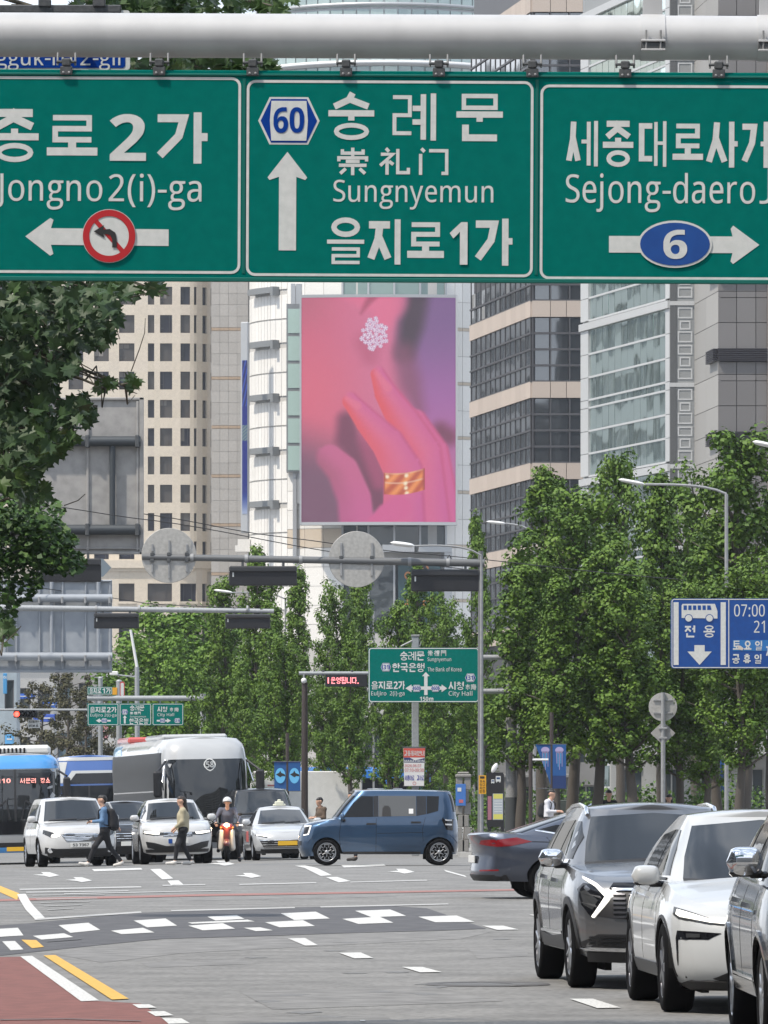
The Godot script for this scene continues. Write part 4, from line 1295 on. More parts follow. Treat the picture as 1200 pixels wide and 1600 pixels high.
func make_store() -> void:
	var D := 816.5
	var k := 13.33
	var R := 217.0 / k
	rng.seed = 21
	var o := thing("department_store","white curved stone department store behind the giant screen","building",stand(600,D))
	var oy := o.position.y
	var front := D - R
	var Y := func(py: float) -> float: return EYE + (YH - py) * front / F - oy
	var ring := func(r: float) -> Callable: return func(a: float) -> Vector3: return V(sin(deg_to_rad(a)) * r,0,cos(deg_to_rad(a)) * r)
	var plan: Callable = ring.call(R)
	var A := func(px: float) -> float: return rad_to_deg(asin(clampf((px - 600.0) / 217.0,-1.0,1.0)))
	var joint := mat("store_joint",Color(.42,.41,.39),.9)
	var mb := MB.new()
	mb.lathe([[R - .12,0],[R - .12,Y.call(112.0)],[.0,Y.call(112.0)]],96)
	obj("core",mb,joint,o)
	var wh := []
	for i in 4: wh.append(grain("store_stone_%d" % i,Color(.66,.645,.61) * (1.0 + i * .025),Color(.74,.72,.685) * (1.0 + i * .025),.6,5.0,.03))
	var tan := grain("store_band",Color(.50,.42,.33),Color(.56,.48,.38),.7,4.0,.03)
	# panels: narrow upright ones round the left,wider ones elsewhere
	var left := []
	for px in [384.5,389.0,394.5,400.0,405.0,410.0,415.0,420.0,428.5,438.0,447.0]: left.append(A.call(px))
	for f in range(-1,7):
		var t := 447.0 + f * 84.0 + 8.0
		for r in 2:
			for i in left.size() - 1: cladding("stone_panel",wh[rng.randi() % 4],o,plan,left[i],left[i + 1],Y.call(t + (r + 1) * 38.0),Y.call(t + r * 38.0 + (1.5 if r == 1 else .0)),.0,.12,.07)
	var under := [A.call(447.0),A.call(475.0),A.call(505.0),A.call(534.0)]
	for r in 9:
		for i in 3: cladding("stone_panel" if r != 3 else "band_panel",wh[rng.randi() % 4] if r != 3 else tan,o,plan,under[i],under[i + 1],Y.call(735.0 + r * 30.0 + (30.0 if r != 3 else 30.0)),Y.call(735.0 + r * 30.0),.0,.12,.06)
	var rgt := [A.call(697.0),A.call(712.0),A.call(724.0),A.call(737.0),A.call(760.0)]
	for r in 26:
		var band := r % 3 == 2
		var y0 = 430.0 + (r / 3) * 85.0 + [.0,40.0,80.0][r % 3]
		for i in 4: cladding("band_panel" if band else "stone_panel",tan if band else wh[rng.randi() % 4],o,plan,rgt[i],rgt[i + 1],Y.call(y0 + (5.0 if band else 40.0)),Y.call(y0),.0,.12,.06)
	# behind and above the screen
	for r in 6: cladding("stone_panel",wh[rng.randi() % 4],o,plan,A.call(447.0),A.call(475.0),Y.call(475.0 + r * 44.0),Y.call(431.0 + r * 44.0),.0,.12,.06)
	for px in [[475.0,505.0],[505.0,534.0]]: cladding("stone_panel",wh[0],o,plan,A.call(px[0]),A.call(px[1]),Y.call(470.0),Y.call(430.0),.0,.12,.06)
	var glass := wavy("store_glass",Color(.20,.27,.25),.35,.06,8.0)
	var dark_glass := wavy("store_dark_glass",Color(.05,.06,.065),.1,.08,8.0)
	var met := mat("store_metal",Color(.42,.43,.44),.45,.4)
	var met_dark := mat("store_metal_dark",Color(.22,.23,.235),.5,.3)
	for e in [[430.0,470.0,glass],[812.0,852.0,dark_glass],[878.0,990.0,dark_glass]]:
		for i in 4: cladding("pane",e[2],o,plan,A.call(535.0 + i * 40.5),A.call(535.0 + (i + 1) * 40.5),Y.call(e[1]),Y.call(e[0]),-.05,.08,.12)
		for i in 5: cladding("mullion",met,o,plan,A.call(533.5 + i * 40.5),A.call(536.5 + i * 40.5),Y.call(e[1]),Y.call(e[0]),.12,.15)
	cladding("canopy",met,o,plan,A.call(595.0),A.call(645.0),Y.call(863.0),Y.call(852.0),2.2,2.2)
	cladding("canopy",met,o,plan,A.call(645.0),A.call(697.0),Y.call(863.0),Y.call(852.0),2.2,2.2)
	cladding("canopy_leg",met,o,plan,A.call(684.0),A.call(696.0),Y.call(1010.0),Y.call(863.0),2.0,1.0)
	for f in range(-1,5): # grey ledges that ring the left curve
		var y: float = Y.call(452.0 + f * 84.0)
		mb = MB.new()
		var rows := []
		for q in [[.0,.7],[.9,.7],[.9,.0],[.0,.0]]:
			var l := PackedVector3Array()
			for i in 13:
				var a := deg_to_rad(lerpf(-72.0,A.call(432.0),i / 12.0))
				l.append(V(sin(a) * (R + q[0]),y + q[1],cos(a) * (R + q[0])))
			rows.append(l)
		mb.grid(rows,false,false,true)
		for e in [0,12]: mb.quad(rows[0][e],rows[1][e],rows[2][e],rows[3][e])
		obj("ledge",mb,met_dark,o)
		cladding("ledge_end",met_dark,o,plan,A.call(430.0),A.call(434.0),y - .35,y + .72,1.0,1.0)
	# greenish glazed bay left of the screen with grey columns over and under it
	var bay := func(u: float) -> Vector3: return V((u - 600.0) / k,0,sqrt(R * R - pow(147.0 / k,2)) + 1.4)
	cladding("bay_frame",met_dark,o,bay,446.0,471.0,Y.call(736.0),Y.call(472.0),.0,1.6)
	for i in 6: cladding("pane",wavy("bay_glass",Color(.34,.46,.41),.15,.05,8.0),o,bay,448.5,469.5,Y.call(733.0 - i * 43.0),Y.call(695.0 - i * 43.0),.06,.06)
	for e in [[453.0,460.0,440.0,472.0],[461.0,470.0,440.0,472.0],[456.0,462.0,736.0,880.0],[463.0,468.0,736.0,785.0]]: cladding("column",met,o,bay,e[0],e[1],Y.call(e[3]),Y.call(e[2]),-.3,.6)
	# glazed crown
	var crown: Callable = ring.call(R - .6)
	var mint := wavy("crown_glass",Color(.34,.42,.41),.3,.08,9.0)
	for r in 5:
		for i in 20: cladding("pane",mint,o,crown,-60.0 + i * 6.0,-54.0 + i * 6.0,Y.call(112.0 - r * 34.0),Y.call(80.0 - r * 34.0),.0,.08,.15)
	mb = MB.new()
	mb.lathe([[R - .8,Y.call(110.0)],[R - .8,Y.call(-60.0)]],72)
	obj("crown_frame",mb,met,o)
	mb = MB.new()
	mb.lathe([[R - .6,Y.call(102.0)],[R + .5,Y.call(101.0)],[R + .5,Y.call(94.0)],[R - .6,Y.call(93.0)]],96)
	obj("cornice",mb,mat("store_cornice",Color(.6,.61,.62),.5),o)
	for i in 3:
		var y: float = Y.call(76.0 - i * 34.0)
		mb = MB.new()
		mb.lathe([[R - .6,y],[R - .3,y + .05],[R - .3,y + .4],[R - .6,y + .45]],72)
		obj("crown_rail",mb,met,o)
	# small white stepped canopy at the far left
	for e in [[366.0,386.0,846.0,836.0,1.2],[362.0,386.0,856.0,846.0,2.0]]: part("entry_roof",wh[1],o,V(((e[0] + e[1]) / 2 - 600.0) / k,(Y.call(e[2]) + Y.call(e[3])) / 2,1.5),V((e[1] - e[0]) / k,Y.call(e[3]) - Y.call(e[2]),3.0))
	# ---- the giant curved screen
	var ds := front - 2.6
	var ks := F / ds
	var s := thing("video_screen","giant curved screen showing a pink hand with a gold ring and an earring","screen",P(591.5,640,ds))
	var hw := 120.5 / ks
	var hh := 175.5 / ks
	var face := []
	var shell := []
	var RS := 46.0
	for i in 2:
		var fr := PackedVector3Array()
		for j in 25:
			var x := lerpf(-hw,hw,j / 24.0)
			fr.append(V(x,hh - 2.0 * hh * i,RS * cos(asin(x / RS)) - RS))
		face.append(fr)
	mb = MB.new()
	mb.grid(face)
	var pic := StandardMaterial3D.new()
	pic.resource_name = "screen_picture"
	pic.albedo_color = Color(.04,.04,.04)
	pic.roughness = .6
	pic.emission_enabled = true
	pic.emission_operator = BaseMaterial3D.EMISSION_OP_MULTIPLY
	pic.emission = Color.WHITE
	pic.emission_texture = screen_picture()
	pic.emission_energy_multiplier = .8
	pic.set_meta("uv",true)
	obj("display",mb,pic,s)
	for e in [[-1,.35],[1,.35]]:
		mb = MB.new()
		var rows := []
		for q in [[.0,.1],[e[1],.12],[e[1],-1.8],[.0,-1.8]]:
			var l := PackedVector3Array()
			for j in 25: l.append(V(face[0][j].x * 1.015,e[0] * (hh + q[0]),face[0][j].z + q[1]))
			rows.append(l)
		mb.grid(rows,false,e[0] < 0,true)
		obj("frame_rail",mb,met,s)
		part("frame_post",met,s,V(e[0] * (hw + .12),0,face[0][0].z - .8),V(.22,2 * hh + .6,1.9))
	part("housing",met_dark,s,V(0,0,-2.0),V(2 * hw - .5,2 * hh - .2,1.4))
	for y in [-.5,.5]: part("mount",met_dark,s,V(0,hh * y,-3.2),V(6,.6,2.2))
	# narrow upright blue screen at the curved edge
	s = thing("side_screen","narrow upright blue advertising screen at the curved edge of the white store","screen",P(383.0,668,805.0))
	var kk := F / 805.0
	part("frame",met,s,V(0,0,-.25),V(13.5 / kk,330 / kk,.5),.1,Basis(Vector3.UP,-.5))
	var img := Image.create(16,256,false,Image.FORMAT_RGB8)
	for y in 256:
		for x in 16:
			var c := Color(.03,.14,.55)
			var v := y / 256.0
			if v < .3: c = Color(.25,.4,.85).lerp(Color(.05,.1,.4),absf(sin(v * 31.0 + x * .3)))
			if v > .42 and v < .52 and (x * 7 + y * 3) % 11 < 5: c = Color(.75,.85,.6)
			if v > .85: c = c.lerp(Color(.75,.8,.9),(v - .85) / .15)
			img.set_pixel(x,y,c)
	var sm := StandardMaterial3D.new()
	sm.resource_name = "side_screen_picture"
	sm.albedo_color = Color(.05,.05,.05)
	sm.emission_enabled = true
	sm.emission_operator = BaseMaterial3D.EMISSION_OP_MULTIPLY
	sm.emission = Color.WHITE
	sm.emission_texture = ImageTexture.create_from_image(img)
	sm.emission_energy_multiplier = .7
	sm.set_meta("uv",true)
	mb = MB.new()
	var sb := Basis(Vector3.UP,-.5)
	var hw2 := 4.6 / kk
	mb.quad(sb * V(-hw2,-135 / kk,.1),sb * V(-hw2,105 / kk,.1),sb * V(hw2,105 / kk,.1),sb * V(hw2,-135 / kk,.1),sb.z)
	obj("display",mb,sm,s)
	# teal shop poster low on the store
	s = thing("shop_poster","dark teal shop poster with orange ornament low on the white store","poster",P(655,925,front - .6))
	part("panel",mat("poster_teal",Color(.012,.05,.06),.4),s,Vector3.ZERO,V(66 / ks,100 / ks,.2))
	var org := mat("poster_orange",Color(.45,.17,.05),.5)
	rng.seed = 4
	for i in 14:
		mb = MB.new()
		var pts := []
		var c0 := U(rng.randf_range(-1.6,1.8),rng.randf_range(-2.6,2.9))
		for j in 10: pts.append(c0 + U(cos(j * .55),sin(j * .55)) * (.15 + j * .045))
		mb.stroke(pts,.2,ID,.104 + i * .003)
		obj("ornament",mb,org,s)

func limb(p: Vector2,pts: Array) -> Vector2: # (distance outside a tapered bent limb,how far across it from -1 to 1); points are [x,y,radius]
	var best := U(9,0)
	for i in pts.size() - 1:
		var a := U(pts[i][0],pts[i][1])
		var b := U(pts[i + 1][0],pts[i + 1][1])
		var t := clampf((p - a).dot(b - a) / (b - a).length_squared(),.0,1.0)
		var r := lerpf(pts[i][2],pts[i + 1][2],t)
		var q := p - a.lerp(b,t)
		var d := q.length() - r
		if d < best.x: best = U(d,clampf(q.dot((b - a).normalized().orthogonal()) / r,-1.0,1.0))
	return best
func screen_picture() -> ImageTexture: # the advertisement: an ear with a diamond cluster,a hand with a gold ring
	var W := 300
	var Hh := 437
	var img := Image.create(W,Hh,false,Image.FORMAT_RGB8)
	rng.seed = 77
	var gems := []
	for i in 31:
		var a := i * 2.399
		var r := sqrt((i + .5) / 31.0)
		gems.append([U(.472 + cos(a) * r * .085,.238 + sin(a) * r * .10),rng.randf() * 6.0,rng.randf_range(.015,.021)])
	for e in [[.48,.135],[.46,.335]]: gems.append([U(e[0],e[1]),1.0,.016])
	var K := func(r: float,g: float,b: float) -> Color: return Color(r / 255.0,g / 255.0,b / 255.0)
	var red: Color = K.call(232,92,100)
	var pink: Color = K.call(224,112,150)
	var rose: Color = K.call(206,98,158)
	for y in Hh:
		for x in W:
			var p := U(x / float(W),y / float(W)) # y runs to 1.45
			var c: Color = K.call(214,104,132).lerp(K.call(216,118,152),smoothstep(.0,.5,p.x))
			c = c.lerp(K.call(228,112,134),smoothstep(.5,.0,p.distance_to(U(.05,.62))) * .7)
			c = c.lerp(K.call(190,104,126),smoothstep(.3,.0,p.y) * smoothstep(.3,.0,p.x) * .7)
			c = c.lerp(K.call(124,82,106),smoothstep(.78,1.22,p.y + (.22 - p.x) * .35))
			# violet room behind the hair
			var edge := .62 + .10 * smoothstep(.3,.9,p.y)
			var room: Color = K.call(128,92,142).lerp(K.call(168,104,166),smoothstep(.1,.75,p.y)).lerp(K.call(184,110,160),smoothstep(.6,1.1,p.y))
			c = c.lerp(room,smoothstep(edge - .06,edge + .10,p.x))
			var h := limb(p,[[.76,-.05,.05],[.71,.18,.06],[.67,.36,.04]])
			c = c.lerp(K.call(72,50,66),smoothstep(.07,-.035,h.x))
			h = limb(p,[[.66,.36,.05],[.70,.55,.06],[.76,.72,.02]])
			c = c.lerp(K.call(138,78,106),smoothstep(.08,-.05,h.x) * .8)
			h = limb(p,[[.90,.86,.03],[.95,.90,.035]])
			c = c.lerp(K.call(122,58,84),smoothstep(.07,-.03,h.x) * .9)
			# ear lobe and the crease above it
			h = limb(p,[[.42,-.12,.2],[.56,.02,.14],[.53,.14,.085]])
			c = c.lerp(K.call(234,118,152),smoothstep(.03,-.06,h.x) * .75)
			h = limb(p,[[.47,-.02,.03],[.43,.03,.022],[.385,.10,.006]])
			c = c.lerp(K.call(172,74,104),smoothstep(.02,-.02,h.x) * .8)
			h = limb(p,[[.43,.30,.06],[.44,.38,.03]])
			c = c.lerp(K.call(176,78,108),smoothstep(.08,-.03,h.x) * .45)
			# hollow under the hand,with a finger lying in it
			h = limb(p,[[.29,.80,.035],[.30,.92,.055],[.44,1.08,.06],[.49,1.32,.03]])
			c = c.lerp(K.call(120,58,86),smoothstep(.07,-.02,h.x) * .92)
			h = limb(p,[[.40,.92,.03],[.47,1.08,.045],[.50,1.2,.03]])
			c = c.lerp(K.call(182,84,122),smoothstep(.05,-.03,h.x) * .7)
			# third finger,then second,then first: warm along the near edge,cooler away from it
			var f := [[[[.74,.80,.07],[.86,1.0,.09],[.93,1.5,.12]],.5],[[[.492,.498,.046],[.545,.62,.074],[.66,.80,.105],[.79,1.0,.115],[.84,1.5,.13]],1.0],[[[.315,.672,.052],[.43,.81,.082],[.56,.95,.108],[.655,1.12,.125],[.665,1.5,.14]],1.0]]
			for e in f:
				h = limb(p,e[0])
				if h.x < .03:
					var warm = clampf(1.15 - (p.y - .55) * 1.1,.15,1.0) * e[1]
					var k := pink.lerp(red,smoothstep(.35,-1.0,h.y) * warm)
					k = k.lerp(rose,smoothstep(.0,1.0,h.y) * .55 + smoothstep(.9,1.4,p.y) * .35)
					k = k.lerp(K.call(196,74,116),smoothstep(.78,1.0,h.y) * .45)
					c = c.lerp(k,smoothstep(.006 if h.y < .2 else .02,-.008,h.x))
			for e in [[.29,.655,.36,.70],[.485,.49,.56,.585]]: # nails
				h = limb(p,[[e[0],e[1],.012],[e[2],e[3],.026]])
				c = c.lerp(K.call(238,128,148),smoothstep(.012,-.01,h.x) * .5)
			# thumb and the web of the palm
			h = limb(p,[[.185,1.035,.088],[.27,1.12,.105],[.345,1.3,.112],[.365,1.5,.115]])
			c = c.lerp(K.call(204,104,146).lerp(K.call(168,88,116),smoothstep(.4,-1.0,h.y) * .75).lerp(rose,smoothstep(1.1,1.4,p.y) * .5),smoothstep(.025 if h.y < .0 else .008,-.02,h.x))
			h = limb(p,[[.47,1.46,.05],[.55,1.40,.07],[.64,1.36,.08]])
			c = c.lerp(K.call(216,100,152),smoothstep(.012,-.02,h.x))
			# ring: two hammered gold bands with a pale rim
			if p.x > .53 and p.x < .80:
				var u := (p.x - .53) / .27
				var bow := p.y - 1.205 - .016 * sin(u * PI) + u * .03
				if absf(bow) < .074:
					var g: Color = K.call(196,92,60).lerp(K.call(246,158,92),.5 + .5 * sin(u * 17.0 + bow * 60.0))
					g = g.lerp(K.call(240,196,176),smoothstep(.010,.0,absf(bow + .005)) * .8 + smoothstep(.012,.0,absf(bow + .066)) * .6)
					for s in [[.09,-.045],[.55,-.05],[.53,.0],[.54,.03],[.56,.065]]: g = g.lerp(K.call(255,236,206),smoothstep(.022,.004,U((u - s[0]) * .27,bow - s[1]).length()))
					g = g.lerp(K.call(170,70,66),smoothstep(.9,1.0,u) + smoothstep(.06,.0,u))
					c = c.lerp(g,smoothstep(.074,.066,absf(bow)))
			for q in gems:
				var d: float = p.distance_to(q[0])
				if d < q[2]:
					var sp: float = .5 + .5 * cos((p - q[0]).angle() * 5.0 + q[1])
					c = c.lerp(K.call(190,140,184).lerp(K.call(255,252,255),sp * .85 + .4 * smoothstep(.008,.0,d)),smoothstep(q[2],q[2] * .75,d))
			c.s = minf(1.0,c.s * 1.05)
			var nz := rng.randf_range(-.014,.014)
			img.set_pixel(x,y,Color(c.r + nz,c.g + nz,c.b + nz))
	return ImageTexture.create_from_image(img)

func make_towers() -> void:
	rng.seed = 31
	# ---- banded tower with dark ribbon windows
	var D := 375.0
	var k := F / D
	var o := thing("office_tower","office tower with dark ribbon windows and pinkish stone bands","building",stand(830,D))
	var oy := o.position.y
	var Y := func(py: float) -> float: return EYE + (YH - py) / k - oy
	var c0 := V((830 - 600) * D / F,0,-D) - V(o.position.x,0,o.position.z)
	var c1 := V((735 - 600) * 396.0 / F,0,-396.0) - V(o.position.x,0,o.position.z)
	var side := func(u: float) -> Vector3: return c1.lerp(c0,u)
	var fwd := func(u: float) -> Vector3: return c0 + V((u - 830.0) / k,0,0)
	var st := []
	for i in 4: st.append(grain("tower_stone_%d" % i,Color(.41,.345,.295) * (1.0 + i * .03),Color(.47,.40,.345) * (1.0 + i * .03),.6,2.0,.05))
	var g1 := wavy("ribbon_glass",Color(.15,.16,.172),.85,.02,9.0)
	var g2 := g1
	var fr := mat("ribbon_frame",Color(.09,.09,.097),.5,.3)
	var fr2 := fr
	var mb := MB.new()
	var hgt: float = Y.call(-160.0)
	var nrm := (c0 - c1).normalized().cross(Vector3.UP)
	mb.prism(PackedVector2Array([U(c0.x,-c0.z - .12),U(c0.x + 9.0,-c0.z - .12),U(c0.x + 9.0,-c1.z),U(c1.x - nrm.x * .12,-c1.z)]),Transform3D(Basis(Vector3.RIGHT,Vector3.FORWARD,Vector3.UP),V(.1,0,-.24)),.0,hgt)
	obj("core",mb,fr2,o)
	var bands := [[-10.0,19.0],[130.0,152.0],[236.0,258.0],[343.0,369.0],[469.5,495.5],[596.0,622.0],[723.0,749.0],[850.0,876.0],[977.0,1003.0]]
	for b in bands.size():
		var lo: float = bands[b][1]
		for i in 13: cladding("stone_panel",st[rng.randi() % 4],o,side,i / 13.0,(i + 1) / 13.0,Y.call(lo),Y.call(bands[b][0]),.06,.16,.03)
		for i in 4: cladding("stone_panel",st[rng.randi() % 4],o,fwd,831.0 + [0,29,54,80,106][i],831.0 + [0,29,54,80,106][i + 1],Y.call(lo),Y.call(bands[b][0]),.06,.16,.03)
		if b == bands.size() - 1: break
		var top := lo
		var bot: float = bands[b + 1][0]
		var step := (bot - top) / 4.0
		for r in 4:
			var ya: float = Y.call(top + (r + 1) * step)
			var yb: float = Y.call(top + r * step)
			if (top + r * step > 130.0 and top + (r + 1) * step < 420.0): continue
			for i in 12: cladding("pane",g1,o,side,.012 + i * .0815,.012 + (i + 1) * .0815,ya,yb,-.02,.04,.05,.003)
			for i in 3: cladding("pane",g2,o,fwd,[835.0,860.0,890.0][i],[859.0,889.0,920.0][i],ya,yb,-.03,.04,.09)
			cladding("transom",fr,o,side,.0,1.0,ya - .05,ya + .05,.05,.1)
			cladding("transom",fr2,o,fwd,831.0,925.0,ya - .06,ya + .06,.05,.1)
		for i in 13: cladding("mullion",fr,o,side,.010 + i * .0815,.0135 + i * .0815,Y.call(bot),Y.call(top),.02,.06)
		for x in [831.0,859.0,889.0]: cladding("mullion",fr2,o,fwd,x,x + 2.4,Y.call(bot),Y.call(top),.03,.08)
	# ---- glazed tower
	var Dr := 331.0
	k = F / Dr
	o = thing("glass_tower","pale framed glass office building mirroring wavy reflections","building",stand(976,340.0))
	oy = o.position.y
	Y = func(py: float) -> float: return EYE + (YH - py) / k - oy
	var off := V(o.position.x,0,o.position.z)
	var e0 := V((907 - 600) * 349.0 / F,0,-349.0) - off
	var e1 := V((1046 - 600) * Dr / F,0,-Dr) - off
	var face := func(u: float) -> Vector3: return e0.lerp(e1,u)
	var wf := []
	for i in 3: wf.append(grain("glass_tower_panel_%d" % i,Color(.44,.45,.455) * (1.0 + i * .03),Color(.49,.50,.505) * (1.0 + i * .03),.5,3.0,.03,.1))
	var mint := wavy("mint_glass",Color(.60,.72,.68),.9,.03,9.0)
	mb = MB.new()
	hgt = Y.call(-200.0)
	var fn := (e1 - e0).normalized().cross(Vector3.UP)
	mb.prism(PackedVector2Array([U(e0.x,-e0.z),U(e1.x,-e1.z),U(e1.x + 6.0,-e1.z),U(e1.x + 6.0,-e0.z + 3.0),U(e0.x,-e0.z + 3.0)]),Transform3D(Basis(Vector3.RIGHT,Vector3.FORWARD,Vector3.UP),-fn * .22),.0,hgt)
	obj("core",mb,mat("glass_tower_core",Color(.25,.26,.265),.6),o)
	for blk in range(-2,3):
		var t := 481.0 + blk * 255.0
		var rows := [.0,40.0,78.0,115.0,128.0,166.0,203.0,240.0]
		if t > 120.0 and t + 240.0 < 440.0: continue
		for r in 7:
			var ya: float = Y.call(t + rows[r + 1])
			var yb: float = Y.call(t + rows[r])
			if blk == -1 and r < 4: continue
			for i in 12: cladding("pane",mint,o,face,.095 + i * .0715,.095 + (i + 1) * .0715,ya,yb,-.08,.05,.04,.006)
			cladding("transom",wf[1],o,face,.09,.955,ya - .05,ya + .05,-.02,.1)
			cladding("frame_panel",wf[rng.randi() % 3],o,face,.0,.09,ya,yb,.0,.2,.03)
			cladding("frame_panel",wf[rng.randi() % 3],o,face,.955,1.0,ya,yb,.0,.2,.03)
		cladding("frame_beam",wf[0],o,face,.0,1.0,Y.call(t),Y.call(t - 11.5),.1,.4)
	# upright strip of small windows at its front
	var strip := func(u: float) -> Vector3: return e1 + V((u - 1046.0) / k,0,0)
	var dk := grain("strip_granite",Color(.075,.08,.085),Color(.11,.115,.12),.6,2.0,.05)
	for blk in range(-4,4):
		var t := 480.0 + blk * 127.5
		if t > 120.0 and t + 115.0 < 440.0: continue
		cladding("pier",dk,o,strip,1047.0,1057.0,Y.call(t + 118.0),Y.call(t - 3.0),.0,.5)
		cladding("spandrel",wf[0],o,strip,1047.0,1085.0,Y.call(t - 3.0),Y.call(t - 9.5),.02,.5)
		for w in [[.0,17.5,0],[21.0,35.0,1],[37.5,55.0,0],[59.0,74.0,0],[77.5,92.5,1],[96.0,112.5,0]]:
			var gl := wavy("strip_glass_mint" if rng.randf() < .5 else "strip_glass_dark",Color(.09,.12,.112) if rng.randf() < .5 else Color(.025,.028,.04),.0,.1,3.0,.3)
			var u0 = 1059.0 + w[2] * 3.0
			window_unit(o,strip,u0,1082.0 - w[2] * 3.0,Y.call(t + w[1]),Y.call(t + w[0]),.05,gl,wf[2],[])
		cladding("strip_backing",wf[0],o,strip,1057.0,1085.0,Y.call(t + 118.0),Y.call(t - 3.0),-.14,.3)
	# ---- grey granite block
	var Df := 322.0
	k = F / Df
	o = thing("granite_block","grey granite office block with black louvre bands at the right edge","building",stand(1160,Df))
	oy = o.position.y
	Y = func(py: float) -> float: return EYE + (YH - py) / k - oy
	off = V(o.position.x,0,o.position.z)
	var a0 := V((1085 - 600) * Dr / F,0,-Dr) - off
	var a1 := V((1122 - 600) * Df / F,0,-Df) - off
	var sidef := func(u: float) -> Vector3: return a0.lerp(a1,u)
	var frontf := func(u: float) -> Vector3: return a1 + V((u - 1122.0) / k,0,0)
	mb = MB.new()
	hgt = Y.call(-200.0)
	mb.prism(PackedVector2Array([U(a0.x,-a0.z + .3),U(a1.x,-a1.z + .15),U(a1.x + 8.0,-a1.z + .15),U(a1.x + 8.0,-a0.z + 2.0),U(a0.x,-a0.z + 2.0)]),Transform3D(Basis(Vector3.RIGHT,Vector3.FORWARD,Vector3.UP),Vector3.ZERO),.0,hgt)
	obj("core",mb,mat("granite_joint",Color(.06,.06,.06),.9),o)
	var pg := []
	var dg := []
	for i in 3:
		pg.append(grain("granite_pale_%d" % i,Color(.25,.245,.235) * (1.0 + i * .06),Color(.35,.34,.325) * (1.0 + i * .06),.6,.9,.09,0,0,true,null,6))
		dg.append(grain("granite_dark_%d" % i,Color(.105,.10,.10) * (1.0 + i * .07),Color(.18,.172,.168) * (1.0 + i * .07),.55,.9,.09,0,0,true,null,6))
	var lv := mat("louvre_black",Color(.022,.02,.026),.5)
	for blk in range(-4,4):
		var t := 465.0 + blk * 130.0
		if t > 120.0 and t + 120.0 < 440.0: continue
		var cuts := [-10.0,.0,39.0,80.0]
		for r in 3:
			for i in 3: cladding("granite_panel",dg[rng.randi() % 3],o,frontf,[1122.0,1151.0,1181.0][i],[1151.0,1181.0,1199.0][i],Y.call(t + cuts[r + 1]),Y.call(t + cuts[r]),.0,.14,.03)
		for i in 3: cladding("granite_panel",dg[rng.randi() % 3],o,frontf,[1122.0,1151.0,1181.0][i],[1151.0,1181.0,1199.0][i],Y.call(t + 120.0),Y.call(t + 100.0),.0,.14,.03)
		for r in 3:
			for i in 2: cladding("granite_panel",pg[rng.randi() % 3],o,sidef,i * .5,(i + 1) * .5,Y.call(t + [-10.0,39.0,80.0][r] + [49.0,41.0,40.0][r]),Y.call(t + [-10.0,39.0,80.0][r]),.0,.12,.03)
		for i in 7:
			var y: float = Y.call(t + 99.0 - i * 2.9)
			cladding("louvre_slat",lv,o,frontf,1121.0,1199.0,y,y + .06,.22,.3)
			cladding("louvre_slat",lv,o,sidef,.68,1.0,y,y + .06,.24,.3)
		cladding("louvre_back",lv,o,frontf,1122.0,1199.0,Y.call(t + 100.0),Y.call(t + 80.0),-.02,.1)
	# pale pink pier at the very edge of the picture
	cladding("edge_pier",grain("pink_stone",Color(.42,.37,.34),Color(.5,.45,.42),.7,2.0,.04),o,frontf,1199.5,1260.0,.0,hgt,.25,1.0)

func make_left_row() -> void: # offices beside and behind the view,which the glass and the car bodies mirror
	rng.seed = 41
	var i := 0
	# [x,distance,facing,length,height,wall,label]
	for e in [[-48.0,465.0,.0,70.0,46.0,.56,"pale stone office with ribbon windows, first along the avenue's far side"],[-49.5,536.0,.0,62.0,60.0,.56,"tall pale office with ribbon windows, second along the avenue's far side"],[-51.0,612.0,.0,80.0,40.0,.56,"lower pale office with ribbon windows, third along the avenue's far side"],[-52.5,702.0,.0,90.0,66.0,.56,"tallest pale office with ribbon windows, last along the avenue's far side"],
		[-32.0,40.0,.0,110.0,24.0,.30,"brown grey office beside the near end of the avenue, beyond the plane tree"],[34.0,40.0,180.0,120.0,38.0,.26,"dark grey office beside the near end of the avenue, across from the plane tree"],[.0,-75.0,-90.0,100.0,44.0,.28,"wide grey office closing the avenue behind the viewer"]]:
		var st := tinted("office_stone_%d" % int(e[5] * 100),Color(1.0,.98,.93) * e[5])
		var gl := mat("avenue_glass",Color(.05,.065,.07),.1)
		var o := thing("avenue_office",e[6],"building",V(e[0],ground_y(e[0],e[1]),-e[1]),"offices along the avenue",deg_to_rad(e[2]))
		var ln: float = e[3]
		var hl := ln / 2 - .5
		var plan := func(u: float) -> Vector3: return V(0,0,-u)
		var us := [-hl,-hl + 2.0]
		var nb := int((ln - 4) / 6.5)
		for b in nb:
			us.append(-hl + 2.0 + (b + .86) * (ln - 5) / nb)
			us.append(-hl + 2.0 + (b + 1.0) * (ln - 5) / nb)
		us.append(hl)
		var ys := [-.8,1.4]
		for f in int(e[4] / 4.0):
			ys.append(1.4 + f * 4.0 + 2.3)
			ys.append(1.4 + f * 4.0 + 4.0)
		var holes := {}
		for a in range(1,us.size() - 2,2):
			for b in range(1,ys.size() - 2,2): holes[[a,b]] = true
		var mb := MB.new()
		pierced_wall(mb,plan,us,ys,holes,.5)
		obj("wall",mb,st,o)
		var top: float = ys[-1]
		part("glazing",gl,o,V(-.75,top / 2,0),V(.4,top - .4,ln - 2.0))
		part("core",st,o,V(-13.0,top / 2 - .2,0),V(24.0,top - .3,ln - 1.2))
		part("parapet",st,o,V(-12.5,top + .5,0),V(25.4,1.0,ln))
		i += 1

